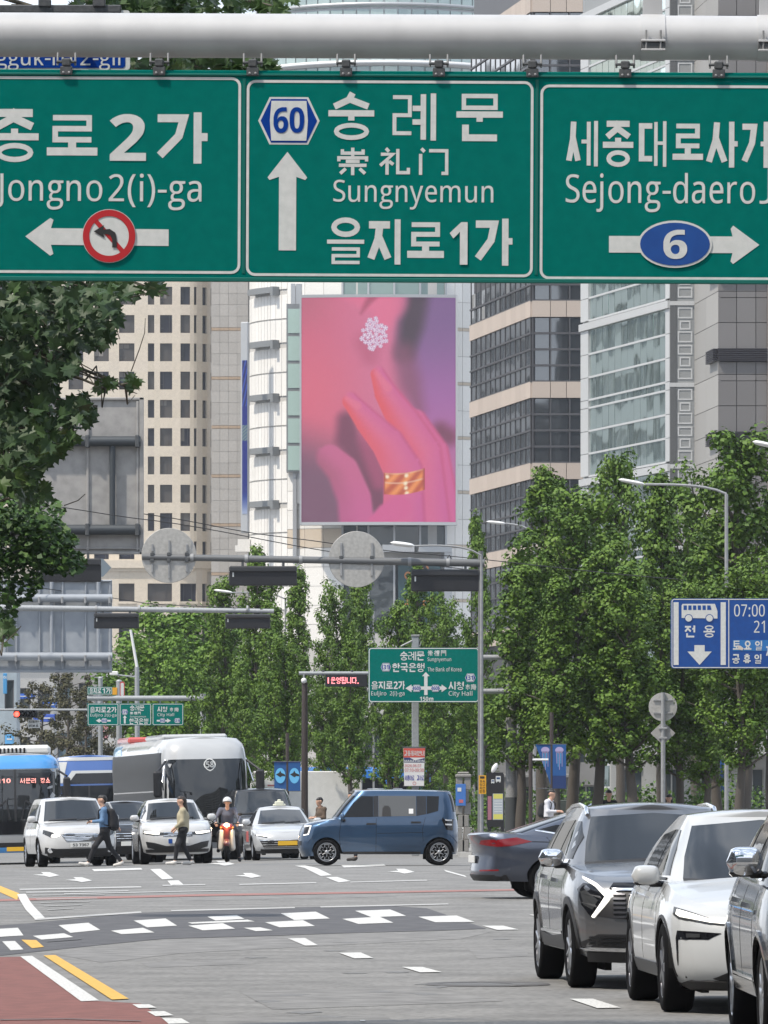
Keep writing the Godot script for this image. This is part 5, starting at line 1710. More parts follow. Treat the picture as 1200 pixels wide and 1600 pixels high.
# ---- trees
func leaf_material(called: String,back: Color) -> StandardMaterial3D:
	var m := mat(called,Color.WHITE,.55)
	m.vertex_color_use_as_albedo = true
	m.backlight_enabled = true
	m.backlight = back.linear_to_srgb()
	m.metallic_specular = .35
	return m
func put_leaf(mb: MB,p: Vector3,nn: Vector3,s: float,c: Color) -> void: # one small folded leaf
	var t := nn.cross(Vector3(rng.randf() - .5,rng.randf() - .5,rng.randf() - .5)).normalized()
	var b := nn.cross(t)
	var i := mb.v.size()
	var f := nn * s * .18
	mb.v.append(p - t * s * .5); mb.v.append(p + b * s * .42 + f); mb.v.append(p + t * s * .5); mb.v.append(p - b * s * .42 + f)
	for k in 4:
		mb.n.append(nn)
		mb.c.append(c)
	for k in [0,1,2,0,2,3]: mb.idx.append(i + k)
func branchy(seed_: int,h: float,clear: float,spread: Callable,branches: int,leaf: float,per: int,lo: Color,hi: Color,lift: float,trunk_r: float,clump: float) -> Array: # [trunk mesh,crown mesh]
	rng.seed = seed_
	var wood := MB.new()
	var crown := MB.new()
	var path := []
	var radii := []
	var wob := Vector3.ZERO
	for i in 11:
		var t := i / 10.0
		path.append(Vector3(wob.x,h * .97 * t,wob.z))
		radii.append(lerpf(trunk_r,trunk_r * .12,pow(t,.8)))
		wob += Vector3(rng.randfn(0,.05),0,rng.randfn(0,.05)) * h * .1
	radii[0] *= 1.25
	wood.tube(path,radii,9)
	for b in branches:
		var t := clear / h + (.97 - clear / h) * (b + rng.randf()) / branches
		var f := t * 10.0 / .97
		var i0 := mini(int(f),9)
		var root: Vector3 = path[i0].lerp(path[i0 + 1],f - i0)
		var a := b * 2.399 + rng.randf_range(-.6,.6)
		var L: float = spread.call((t * h - clear) / (h - clear)) * rng.randf_range(.6,1.15)
		var dir := Vector3(cos(a),lift + rng.randf_range(-.2,.35),sin(a)).normalized()
		var pts := [root]
		var p := root
		var n_seg := maxi(3,int(L / .32))
		for s in n_seg:
			dir = (dir + Vector3(rng.randfn(0,.16),.10 + rng.randfn(0,.1),rng.randfn(0,.16))).normalized()
			p += dir * L / n_seg
			pts.append(p)
		var br := []
		for s in pts.size(): br.append(lerpf(lerpf(trunk_r * .32,trunk_r * .14,t),.008,float(s) / (pts.size() - 1)))
		wood.tube(pts,br,5,false)
		var tone := rng.randf()
		for s in range(1,pts.size()):
			if rng.randf() < .24: continue
			var q: Vector3 = pts[s]
			var cr := clump * rng.randf_range(.6,1.25)
			var fresh := clampf(tone * .6 + rng.randf() * .45,.0,1.0)
			var cc := q + Vector3(rng.randfn(0,.12),rng.randf_range(.0,.15),rng.randfn(0,.12))
			var m := int(per * rng.randf_range(.6,1.3))
			for j in m:
				var d := Vector3(rng.randfn(),rng.randfn() * .85,rng.randfn())
				var u := d.normalized()
				var pos := cc + u * cr * pow(rng.randf(),.45)
				var nn := (u * .9 + Vector3(0,.6,0) + Vector3(rng.randfn(),rng.randfn(),rng.randfn()) * .36).normalized()
				var g := clampf(fresh + rng.randfn(0,.16),.0,1.0)
				put_leaf(crown,pos,nn,leaf * rng.randf_range(.7,1.25),lo.lerp(hi,g))
	return [wood.mesh(),crown.mesh(true)]
var kinds := {}
func plant(kind: String,called: String,label: String,group: String,at: Vector3,sc: float,turn: float,fat := 1.0) -> Node3D:
	var k: Dictionary = kinds[kind]
	var o := thing(called,label,"tree",at,group,turn)
	var t := obj("trunk",k.trunk,k.bark,o)
	var c := obj("crown",k.crown,k.leaf,o)
	for q in [t,c]: q.scale = Vector3(sc * fat,sc,sc * fat)
	return o
func make_trees() -> void:
	var bark := grain("ginkgo_bark",Color(.045,.038,.032),Color(.12,.105,.09),.9,.7,.06,.0,3.0,false)
	var gl := leaf_material("ginkgo_leaves",Color(.035,.06,.01))
	var pl := leaf_material("fresh_leaves",Color(.08,.14,.02))
	var dk := leaf_material("pine_needles",Color(.03,.05,.02))
	for i in 5:
		var sp := func(t: float) -> float:
			match i:
				0: return lerpf(2.1,.5,pow(t,1.4)) * (.8 + .3 * sin(t * 11.0))
				1: return (1.5 if t < .62 else .55) * (.85 + .3 * sin(t * 17.0 + 1.0))
				2: return 2.3 * sin(PI * clampf(.2 + t * .75,.0,1.0)) + .25
				3: return lerpf(2.0,.8,t) * (.65 + .5 * absf(sin(t * 6.5 + .4)))
			return lerpf(2.3,.3,t) * (.75 + .35 * sin(t * 8.0 + 2.0))
		var r := branchy(100 + i,10.0,2.7,sp,52,.125,88,Color(.066,.126,.020),Color(.115,.192,.029),.5,.2,.33)
		kinds["ginkgo%d" % i] = {"trunk": r[0],"crown": r[1],"bark": bark,"leaf": gl}
	var sp2 := func(t: float) -> float: return 2.6 * sin(PI * clampf(.15 + t * .85,0,1)) + .4
	var r2 := branchy(140,8.0,2.0,sp2,44,.15,80,Color(.075,.15,.022),Color(.14,.235,.034),.25,.18,.5)
	kinds["fresh"] = {"trunk": r2[0],"crown": r2[1],"bark": bark,"leaf": pl}
	var sp3 := func(t: float) -> float: return lerpf(2.6,.7,t)
	var r3 := branchy(150,7.0,2.4,sp3,24,.13,60,Color(.055,.055,.028),Color(.09,.083,.044),.10,.16,.26)
	kinds["pine"] = {"trunk": r3[0],"crown": r3[1],"bark": bark,"leaf": dk}
	# [column,top row,distance,form,width,label]
	var right := [
		[846,742,206,0,1.0,"tall ginkgo in front of the banded tower's corner, first of the big row"],
		[748,803,232,1,.8,"slim ginkgo rising beside the thin pole of the long dark arm"],
		[893,786,198,2,1.1,"broad ginkgo under the pale glass tower's edge"],
		[970,712,214,3,.75,"ginkgo with a bare thin leader topped by one leaf tuft"],
		[931,846,194,4,1.15,"bushy ginkgo standing between the jellyfish banners and the round sign back"],
		[1034,736,210,1,.9,"ginkgo behind the curved street lamp arm"],
		[986,884,193,0,1.2,"low full ginkgo straight behind the dark grey crossover's roof"],
		[1087,762,222,2,.9,"ginkgo in front of the strip of small windows"],
		[1166,674,200,3,1.15,"tallest ginkgo, reaching the black louvre band"],
		[1122,806,204,4,1.0,"ginkgo directly above the blue bus lane sign"],
		[1062,912,195,3,1.05,"leaning ginkgo right beside the round and diamond sign backs"],
		[1098,1000,194,1,1.2,"shorter ginkgo whose crown hangs under the blue bus lane sign"],
		[1205,776,202,0,1.1,"ginkgo at the picture's edge under the pale lamp head"],
		[1152,900,184,2,1.15,"low ginkgo behind the white electric car"],
		[812,880,196,4,1.1,"ginkgo wrapped round the concrete pole right of the 150m sign"],
		[868,900,193,1,1.1,"ginkgo straight above the jellyfish banners"],
	]
	var mid := [
		[352,905,260,3,1.15,"ginkgo over the white coach's right corner"],
		[398,862,252,0,1.1,"tall dark ginkgo behind the left traffic light back of the long arm"],
		[432,938,240,4,1.1,"dense ginkgo left of the message board's dome"],
		[468,886,256,1,1.0,"slim tall ginkgo beside the bare white store wall"],
		[447,1010,228,2,1.2,"low ginkgo behind the black van"],
		[528,932,262,2,.95,"sparse ginkgo under the tan round sign back"],
		[560,905,266,3,1.0,"ginkgo between the tan round sign back and the teal poster"],
		[548,1000,236,0,1.15,"ginkgo with a thick trunk left of the marathon banner"],
		[618,935,250,4,1.1,"ginkgo behind the 150m sign's left half"],
		[650,886,258,0,1.1,"tall ginkgo before the teal poster"],
		[604,1020,232,1,1.2,"low ginkgo straight behind the blue car's roof"],
		[700,955,246,2,1.15,"ginkgo above the 150m sign's right corner"],
		[728,1030,226,4,1.1,"low branching ginkgo between the 150m sign and the concrete pole"],
		[668,1060,240,3,1.3,"low shady ginkgo behind the marathon banner"],
		[505,1075,250,2,1.3,"low ginkgo between the black van and the blue car"],
		[380,1040,236,1,1.2,"low dark ginkgo close behind the white coach"],
	]
	for e in right + mid:
		var d: float = e[2]
		if d > 225.0: e[4] *= .72
		var g := stand(e[0],d)
		g.y += .14
		var hgt: float = P(0,e[1],d).y - g.y
		plant("ginkgo%d" % e[3],"ginkgo_tree",e[5],"ginkgo street trees",g,hgt / 10.0,e[0] * .7,e[4])
	for q in 6:
		var gx := Vector3(-25.0,ground_y(-25.0,210.0) + .14,-206.0 - q * 30.0)
		plant("ginkgo%d" % (q % 5),"ginkgo_tree","ginkgo on the avenue's far pavement, number %s from the crossing" % ["one","two","three","four","five","six"][q],"ginkgo street trees",gx,1.15,q * 1.3,1.25)
	var i := 0
	for e in [[290,962,300,1.3,"pale fresh green tree behind the three part green sign"],[322,1010,285,1.0,"small pale green tree left of the dark ginkgos"],[252,1015,310,1.1,"light green tree under the cream hotel's base"],[745,1085,270,1.0,"young light green tree seen between the 150m sign and the concrete pole"]]:
		var g := stand(e[0],e[2])
		plant("fresh","street_tree",e[4],"light green trees",g,(P(0,e[1],e[2]).y - g.y) / 8.0,i * 1.7,e[3])
		i += 1
	i = 0
	for e in [[100,1052,330,1.0,"brownish pine over the blue city bus"],[65,1068,345,1.0,"open brownish pine behind the red traffic light"],[205,1040,360,.9,"dark pine below the small upper signal back"],[128,1075,322,1.0,"low pine beside the three part green sign"]]:
		var g := stand(e[0],e[2])
		plant("pine","pine_tree",e[4],"pines by the avenue",g,(P(0,e[1],e[2]).y - g.y) / 7.0,i * 2.1,e[3])
		i += 1
	# clipped shrubs along the pavement behind the people
	rng.seed = 61
	for e in [[1150,1214,214,70],[1090,1218,216,60],[1010,1220,218,60],[905,1222,220,60],[780,1226,230,50],[850,1222,222,60],[960,1224,226,60],[690,1190,262,60]]:
		var g := stand(e[0],e[2])
		var mb := MB.new()
		var hw: float = e[3] * e[2] / F
		var hh: float = P(0,e[1],e[2]).y - g.y
		for j in 1500:
			var a := rng.randf() * TAU
			var r := sqrt(rng.randf())
			var top := hh * (1.0 - .35 * r * r) * rng.randf_range(.75,1.05)
			var u := Vector3(cos(a) * r * hw,top * pow(rng.randf(),.5),sin(a) * r * .9)
			put_leaf(mb,u,Vector3(rng.randfn(),1.2 + rng.randfn(),rng.randfn()).normalized(),rng.randf_range(.09,.16),Color(.045,.095,.02).lerp(Color(.10,.18,.028),rng.randf()))
		var o := thing("shrub","leafy green shrub %s" % {1150: "behind the white electric car's mirror",1090: "beside the diamond sign back's pole",1010: "behind the seated faces",905: "behind the jellyfish banners' foot",780: "by the concrete pole's foot",850: "behind the man in the white shirt",960: "behind the seated man in black",690: "in the shade behind the blue car"}[e[0]],"shrub",g,"shrubs behind the pavement")
		obj("foliage",mb,gl,o)

# ---- the plane tree that hangs in from the left
func plane_leaf(bend: float) -> ArrayMesh: # one five-lobed leaf,about 1 across
	var pts := PackedVector2Array()
	for q in [[.0,-.5],[.10,-.28],[.34,-.40],[.30,-.18],[.52,-.02],[.36,.06],[.44,.32],[.22,.20],[.14,.34],[.0,.56],[-.14,.34],[-.22,.20],[-.44,.32],[-.36,.06],[-.52,-.02],[-.30,-.18],[-.34,-.40],[-.10,-.28]]: pts.append(Vector2(q[0],q[1]))
	var mb := MB.new()
	var lift := func(p: Vector2) -> Vector3: return Vector3(p.x,p.y,bend * (absf(p.x) * .55 - p.y * p.y * .5))
	for i in pts.size(): mb.tri(lift.call(Vector2(0,-.05)),lift.call(pts[i]),lift.call(pts[(i + 1) % pts.size()]),Vector3.BACK)
	return mb.mesh()
func make_plane_tree() -> void:
	rng.seed = 71
	var D := 48.5
	var k := F / D
	var base := Vector3(-4.6,.14,-D - 1.5)
	var o := thing("plane_tree","large dark leaved plane tree hanging in from the picture's left side","tree",base)
	var bark := grain("plane_bark",Color(.06,.055,.045),Color(.17,.16,.13),.9,1.2,.03)
	var leafs := []
	for e in [Color(.028,.054,.022),Color(.034,.066,.024),Color(.042,.080,.025),Color(.055,.098,.027)]:
		var m := mat("plane_leaf_%d" % leafs.size(),e,.5)
		m.backlight_enabled = true
		m.backlight = (e * .7).linear_to_srgb()
		m.metallic_specular = .4
		leafs.append(m)
	var forms := [plane_leaf(.5),plane_leaf(-.45),plane_leaf(.9)]
	# [centre column,centre row,half width,half height,leaves,tone]
	var clumps := [[50,490,82,44,130,0],[138,498,48,46,80,0],[198,454,28,12,16,1],[36,590,60,50,100,0],[82,560,42,32,46,0],[112,648,34,20,34,1],[34,665,58,42,90,1],[80,690,38,18,36,2],[20,735,38,34,54,2],[48,770,28,18,20,2],[260,8,150,24,120,2],[330,104,110,18,80,2],[430,4,32,22,28,3],[110,440,105,22,76,1],[250,449,20,4,6,1],[100,100,110,40,70,1],[230,60,150,60,90,1],[165,602,14,7,9,3],[203,600,10,8,6,3],[14,540,34,56,60,0],[60,715,28,16,18,2],[8,990,16,20,8,1],[-70,620,60,180,200,1],[-70,420,80,120,150,1],[134,636,12,20,8,1],[-120,-180,220,130,300,1],[150,-160,190,110,260,1],[-40,-380,240,110,260,1],[-260,150,120,200,220,1]]
	var places := []
	for c in clumps:
		for j in int(c[4] * 1.8):
			var a := rng.randf() * TAU
			var r := sqrt(rng.randf())
			var px: float = c[0] + cos(a) * r * c[2]
			var py: float = c[1] + sin(a) * r * c[3]
			var dd := D + rng.randf_range(-1.4,1.6)
			if py < 445 and py > -30: dd = maxf(dd,47.6)
			var p := P(px,py,dd) - base
			var nn := Vector3(rng.randfn(0,.6),.5 + rng.randfn(0,.45),.55 + rng.randfn(0,.5)).normalized()
			var x := Vector3(rng.randfn(),rng.randfn() * .5,rng.randfn()).cross(nn).normalized()
			var s := rng.randf_range(.075,.155)
			var tone := clampi(int(c[5] + rng.randfn(.2,.8)),0,3)
			var b := Basis(x,nn.cross(x),nn)
			b = b * Basis(Vector3.BACK,rng.randf_range(-.6,.6) + PI) # tips hang down
			places.append([p,Basis(b.x * s,b.y * s,b.z * s),tone,rng.randi() % 3,px,py])
	# the leaves that show in the picture best are pieces of their own,the rest one mass
	var singles := 0
	var masses := [MB.new(),MB.new(),MB.new(),MB.new()]
	var fv := []
	for f in forms: fv.append(f.surface_get_arrays(0))
	for e in places:
		var shown: bool = e[4] > 0 and e[4] < 300 and e[5] > 443 and e[5] < 800
		if shown and singles < 300 and rng.randf() < .55:
			var l := obj("leaf",forms[e[3]],leafs[e[2]],o)
			l.transform = Transform3D(e[1],e[0])
			singles += 1
			continue
		var mb: MB = masses[e[2]]
		var ar: Array = fv[e[3]]
		var i0 := mb.v.size()
		var rot: Basis = e[1].orthonormalized()
		for i in ar[Mesh.ARRAY_VERTEX].size():
			mb.v.append(e[1] * ar[Mesh.ARRAY_VERTEX][i] + e[0])
			mb.n.append(rot * ar[Mesh.ARRAY_NORMAL][i])
			mb.c.append(Color.WHITE); mb.uv.append(Vector2.ZERO)
		for i in ar[Mesh.ARRAY_INDEX]: mb.idx.append(i0 + i)
	for t in 4: obj("foliage",masses[t],leafs[t],o).set_meta("kind","stuff")
	# trunk,limbs and twigs that reach into every clump
	var mb := MB.new()
	var fork := Vector3(.1,4.2,.2)
	mb.tube([Vector3(0,-.1,0),Vector3(.05,2.0,.1),fork,Vector3(-.1,7.0,0),Vector3(.1,9.5,-.2)],[.34,.27,.24,.17,.09],12)
	obj("trunk",mb,bark,o)
	for c in clumps:
		var e := P(c[0],c[1] + 6,D + .1) - base
		var start := fork.lerp(Vector3(0,9.0,0),clampf((e.y - 3.6) / 5.0,.0,.9))
		var m := start.lerp(e,.55) + Vector3(0,.25,0)
		mb = MB.new()
		mb.tube([start,start.lerp(m,.5) + Vector3(0,.15,.1),m,e],[.06,.04,.022,.008],6)
		for j in 5:
			var a := m.lerp(e,rng.randf_range(.3,1.0))
			mb.tube([a,a + Vector3(rng.randfn(0,.12),rng.randfn(0,.1),rng.randfn(0,.1)),e + Vector3(rng.randf_range(-1,1) * c[2] * .8 / k,rng.randf_range(-1,1) * c[3] * .7 / k,rng.randfn(0,.3))],[.010,.006,.003],4,false)
		obj("limb",mb,bark,o)
	for e in [[[205,580],[218,545],[226,520],[227,497]],[[170,440],[178,500],[187,530]],[[100,790],[122,782],[133,772]],[[8,1004],[25,988],[33,978]]]: # bare hanging twigs
		var pts := []
		for q in e: pts.append(P(q[0],q[1],D) - base)
		mb = MB.new()
		mb.tube(pts,[.004,.0035,.003,.002].slice(0,pts.size()),4)
		obj("twig",mb,bark,o)
	# a smaller-leaved tree a little further on
	rng.seed = 73
	D = 92.0
	base = Vector3(-7.4,.14,-D)
	o = thing("street_tree","small leaved dark green tree below the plane tree at the picture's left","tree",base)
	var crown := MB.new()
	for c in [[20,840,55,45,520,.2],[70,850,42,40,420,.3],[40,800,60,30,300,.5],[95,880,40,22,240,.2],[20,905,45,40,300,.15],[-40,850,60,80,500,.3],[110,846,12,10,40,.4],[8,950,20,26,70,.2]]:
		for j in int(c[4] * 1.6):
			var a := rng.randf() * TAU
			var r := sqrt(rng.randf())
			var p := P(c[0] + cos(a) * r * c[2],c[1] + sin(a) * r * c[3],D + rng.randf_range(-.8,.8)) - base
			put_leaf(crown,p,Vector3(rng.randfn(0,.6),.9,.4 + rng.randfn(0,.6)).normalized(),rng.randf_range(.065,.135),Color(.03,.068,.018).lerp(Color(.07,.135,.028),clampf(c[5] + rng.randfn(0,.25),0,1)))
	obj("crown",crown,M("ginkgo_leaves"),o)
	mb = MB.new()
	mb.tube([Vector3(0,-.1,0),Vector3(.1,2.6,0),Vector3(1.2,4.4,0),Vector3(2.6,5.2,0)],[.16,.12,.08,.02],8)
	mb.tube([Vector3(.1,2.6,0),Vector3(.8,3.8,.1),Vector3(2.2,4.5,0)],[.08,.05,.015],6)
	obj("trunk",mb,bark,o)

# ---- vehicles
static func tab(t: Array,x: float) -> float: # smooth curve through a table of [x,y]
	var m := t.size()
	if x <= t[0][0]: return t[0][1]
	if x >= t[m - 1][0]: return t[m - 1][1]
	var i := 0
	while t[i + 1][0] < x: i += 1
	var h: float = t[i + 1][0] - t[i][0]
	var u: float = (x - t[i][0]) / h
	var d: float = (t[i + 1][1] - t[i][1]) / h
	var d0: float = d if i == 0 else (t[i][1] - t[i - 1][1]) / (t[i][0] - t[i - 1][0])
	var d1: float = d if i + 2 >= m else (t[i + 2][1] - t[i + 1][1]) / (t[i + 2][0] - t[i + 1][0])
	var m0 := (d0 + d) * .5 if d0 * d > 0 else .0
	var m1 := (d1 + d) * .5 if d1 * d > 0 else .0
	if i == 0: m0 = d
	if i + 2 >= m: m1 = d
	return t[i][1] * (2 * u * u * u - 3 * u * u + 1) + h * m0 * (u * u * u - 2 * u * u + u) + t[i + 1][1] * (-2 * u * u * u + 3 * u * u) + h * m1 * (u * u * u - u * u)
class Hull: # stack of rounded plan outlines; s runs back from the nose,h is height,x is the half width
	var L: float
	var fr: Array
	var re: Array
	var wi: Array
	var p := 9.0
	var q := 2.6
	var tb: Callable
	func mid(h: float) -> float: return (tb.call(fr,h) + tb.call(re,h)) * .5
	func half(h: float) -> float: return (tb.call(re,h) - tb.call(fr,h)) * .5
	func side(s: float,h: float) -> float:
		var S := minf(absf(s - mid(h)) / half(h),.9999)
		return tb.call(wi,h) * pow(1.0 - pow(S,p),1.0 / q)
	func inset(x: float,h: float) -> float: return half(h) * (1.0 - pow(1.0 - pow(minf(absf(x) / tb.call(wi,h),.9999),q),1.0 / p))
	func nose(x: float,h: float) -> float: return tb.call(fr,h) + inset(x,h)
	func tail(x: float,h: float) -> float: return tb.call(re,h) - inset(x,h)
	func at(t: float,h: float) -> Vector2: # (s,x)
		var c := cos(t)
		return Vector2(mid(h) - half(h) * signf(c) * pow(absf(c),2.0 / p),tb.call(wi,h) * pow(maxf(sin(t),.0),2.0 / q))
	func t_of(s: float,h: float) -> float:
		var S := clampf((mid(h) - s) / half(h),-1.0,1.0)
		return acos(signf(S) * pow(absf(S),p / 2.0))
func skin(L: float,fr: Array,re: Array,wi: Array,p := 9.0,q := 2.6) -> Hull:
	var k := Hull.new()
	k.L = L; k.fr = fr; k.re = re; k.wi = wi; k.p = p; k.q = q
	k.tb = tab
	return k
func shell(mb: MB,k: Hull,ts: Array,bottom: Callable,top: Callable,rows: int,crown: Callable,href: float) -> void: # closed skirt and its rounded lid
	var cols := []
	for t in ts:
		var sr := k.at(t,href).x
		var b: float = bottom.call(sr,k.at(t,href).y)
		var h1: float = top.call(t)
		var col := PackedVector3Array()
		for j in rows + 1:
			var h := lerpf(b,h1,j / float(rows))
			var a := k.at(t,h)
			col.append(Vector3(a.y,h,k.L / 2 - a.x))
		cols.append(col)
	var n := ts.size()
	for sg in [1.0,-1.0]:
		var g := []
		for j in rows + 1:
			var r := PackedVector3Array()
			for i in n: r.append(cols[i][j] * Vector3(sg,1,1))
			g.append(r)
		mb.grid(g,false,sg < .0)
	var lid := []
	for i in n:
		var e: Vector3 = cols[i][rows]
		var r := PackedVector3Array()
		for j in 13:
			var u := cos(PI * j / 12.0)
			r.append(Vector3(e.x * u,e.y + crown.call(k.L / 2 - e.z) * (1.0 - u * u) * smoothstep(.0,.25,e.x),e.z))
		lid.append(r)
	mb.grid(lid,false,true)
func patch(called: String,m: Material,parent: Node3D,surf: Callable,poly: Array,off: float,thick: float,out: Vector3,maxlen := .14) -> MeshInstance3D: # a plate that follows a curved skin
	var pg := PackedVector2Array()
	for i in poly.size(): # dense outline
		var a := Vector2(poly[i][0],poly[i][1])
		var b := Vector2(poly[(i + 1) % poly.size()][0],poly[(i + 1) % poly.size()][1])
		var n := maxi(1,int(ceil(a.distance_to(b) / maxlen)))
		for j in n: pg.append(a.lerp(b,j / float(n)))
	var mb := MB.new()
	var nrm := func(v: Vector2) -> Vector3:
		var e := .01
		var n: Vector3 = (surf.call(v + Vector2(e,0)) - surf.call(v - Vector2(e,0))).cross(surf.call(v + Vector2(0,e)) - surf.call(v - Vector2(0,e)))
		n = n.normalized()
		return n if n.dot(out) > .0 else -n
	var todo := []
	var ix := Geometry2D.triangulate_polygon(pg)
	for i in range(0,ix.size(),3): todo.append([pg[ix[i]],pg[ix[i + 1]],pg[ix[i + 2]],0])
	while todo.size():
		var t: Array = todo.pop_back()
		var l := [t[0].distance_to(t[1]),t[1].distance_to(t[2]),t[2].distance_to(t[0])]
		var mx: float = l.max()
		if mx > maxlen * 1.05 and t[3] < 8:
			var i := l.find(mx)
			var a: Vector2 = t[i]
			var b: Vector2 = t[(i + 1) % 3]
			var c: Vector2 = t[(i + 2) % 3]
			var h := (a + b) / 2
			todo.append([a,h,c,t[3] + 1]); todo.append([h,b,c,t[3] + 1])
			continue
		var P3 := []
		var N3 := []
		for i in 3:
			N3.append(nrm.call(t[i]))
			P3.append(surf.call(t[i]) + N3[i] * off)
		var i0 := mb.v.size()
		for i in 3: mb.vert(P3[i],N3[i])
		if (P3[2] - P3[0]).cross(P3[1] - P3[0]).dot(out) > .0: mb.idx.append_array([i0,i0 + 1,i0 + 2])
		else: mb.idx.append_array([i0,i0 + 2,i0 + 1])
	if thick > .0:
		var cen: Vector3 = surf.call(pg[0])
		for v in pg: cen = cen.lerp(surf.call(v),.1)
		for i in pg.size():
			var a := pg[i]
			var b := pg[(i + 1) % pg.size()]
			var na: Vector3 = nrm.call(a)
			var nb: Vector3 = nrm.call(b)
			var pa: Vector3 = surf.call(a)
			var pb: Vector3 = surf.call(b)
			mb.quad(pa + na * off,pb + nb * off,pb + nb * (off - thick),pa + na * (off - thick),pa - cen)
	return obj(called,mb,m,parent)
func strip(a: Array,w: float) -> Array: # outline of a thin band along a line of points
	var L := []
	var R := []
	for i in a.size():
		var p := Vector2(a[i][0],a[i][1])
		var d0 := Vector2(a[maxi(i - 1,0)][0],a[maxi(i - 1,0)][1])
		var d1 := Vector2(a[mini(i + 1,a.size() - 1)][0],a[mini(i + 1,a.size() - 1)][1])
		var n := (d1 - d0).normalized().orthogonal() * w * .5
		L.append([p.x + n.x,p.y + n.y]); R.push_front([p.x - n.x,p.y - n.y])
	return L + R
func arch(s: float,hub: float,r0: float,r1: float,floor_: float) -> Array: # ring over a wheel
	var o := []
	var n := 16
	for i in n + 1:
		var a := PI * i / n
		o.append([s - cos(a) * r1,maxf(hub + sin(a) * r1,floor_)])
	o.append([s + r1,floor_]); o.append([s + r0,floor_])
	for i in n + 1:
		var a := PI * (n - i) / n
		o.append([s - cos(a) * r0,maxf(hub + sin(a) * r0,floor_)])
	o.append([s - r0,floor_]); o.append([s - r1,floor_])
	return o
func vehicle_materials() -> void:
	mat("tyre",Color(.008,.008,.009),.95).metallic_specular = .2
	mat("trim_black",Color(.012,.012,.014),.5)
	mat("gloss_black",Color(.006,.006,.008),.08)
	mat("well_black",Color(.004,.004,.004),.95)
	mat("chrome",Color(.75,.76,.78),.08,1.0)
	mat("alloy",Color(.42,.43,.45),.3,.9)
	mat("alloy_dark",Color(.09,.09,.1),.35,.8)
	var g := mat("tinted_glass",Color(.008,.009,.011),.03)
	g.metallic_specular = .36
	g = mat("clear_tint",Color(.014,.016,.018),.03)
	g.metallic_specular = .6
	mat("lamp_lens",Color(.05,.052,.055),.06,.2)
	mat("lamp_red",Color(.17,.006,.010),.12)
	mat("lamp_clear",Color(.6,.6,.6),.1,.2)
	glow("drl_white",Color(1.0,.96,.86),1.1)
	glow("headlamp_white",Color(1.0,.94,.82),2.2)
	glow("tail_glow",Color(1.0,.06,.03),.9)
	mat("plate_white",Color(.6,.6,.58),.5)
	mat("plate_yellow",Color(.65,.38,.02),.5)
	mat("interior",Color(.03,.03,.032),.8)
var wheel_meshes := {}
func wheel(parent: Node3D,at: Vector3,r: float,w: float,style: String,side: float) -> void:
	var key := "%s %.3f %.3f" % [style,r,w]
	if not wheel_meshes.has(key):
		var rr := r * (.70 if style != "steel" else .62)
		var t := MB.new()
		var X := Transform3D(Basis(Vector3.BACK,-PI / 2),Vector3.ZERO) # lathe axis y becomes the axle x
		t.lathe([[rr,-w * .44],[rr + .02,-w * .49],[r - .05,-w * .5],[r - .015,-w * .46],[r,-w * .36],[r,.0],[r,w * .36],[r - .015,w * .46],[r - .05,w * .5],[rr + .02,w * .49],[rr,w * .44]],40,X)
		var m := MB.new()
		m.lathe([[rr,w * .44],[rr - .012,w * .46],[rr - .02,w * .40],[rr - .025,w * .1]],40,X)
		var d := MB.new()
		d.lathe([[rr - .02,w * .1],[.0,w * .08]],40,X)
		d.lathe([[rr,-w * .44],[.0,-w * .4]],24,X)
		var sp := MB.new()
		var ns: int = {"ten": 10,"five": 5,"block": 6,"turbine": 7,"steel": 8}[style]
		for i in ns:
			var a := TAU * i / ns
			var b := Basis(Vector3.RIGHT,a)
			if style == "block": # ray-like open blocks
				for e in [[.30,.0,.06,.5],[.92,.0,.05,.0]]: pass
				sp.box(b * Vector3(w * .40,rr * .36,0),Vector3(.02,rr * .36,rr * .09),b,.004)
				sp.box(b * Vector3(w * .41,rr * .80,rr * .02),Vector3(.022,rr * .10,rr * .52),b,.004)
				for z in [-1,1]: sp.box(b * Vector3(w * .405,rr * .66,z * rr * .22),Vector3(.02,rr * .36,rr * .08),b * Basis(Vector3.RIGHT,z * .18),.004)
			elif style == "steel":
				sp.box(b * Vector3(w * .3,rr * .6,0),Vector3(.03,rr * .5,rr * .3),b,.01)
			else:
				var tw := .22 if style == "turbine" else .0
				var wd := .14 if style == "ten" else .30
				var bb := b * Basis(Vector3.RIGHT,tw)
				if style == "five":
					for z in [-.16,.16]: sp.box(bb * Vector3(w * .38,rr * .56,rr * z),Vector3(.035,rr * .86,rr * .15),bb * Basis(Vector3.RIGHT,z * .7),.008)
				else: sp.box(bb * Vector3(w * .38,rr * .56,0),Vector3(.035,rr * .86,rr * wd),bb,.008)
		sp.lathe([[rr * .22,w * .30],[rr * .20,w * .44],[rr * .10,w * .47],[.0,w * .47]],16,X)
		wheel_meshes[key] = [t.mesh(),m.mesh(),d.mesh(),sp.mesh()]
	var q: Array = wheel_meshes[key]
	var n := Node3D.new()
	n.name = "wheel"
	parent.add_child(n,true)
	n.position = at
	if side < 0: n.rotation.y = PI
	var dark := style == "turbine" or style == "ten"
	obj("tyre",q[0],M("tyre"),n)
	obj("rim",q[1],M("alloy_dark") if dark else M("alloy"),n)
	obj("brake_disc",q[2],M("well_black"),n)
	obj("spokes",q[3],M("alloy_dark") if style == "turbine" else M("alloy"),n)
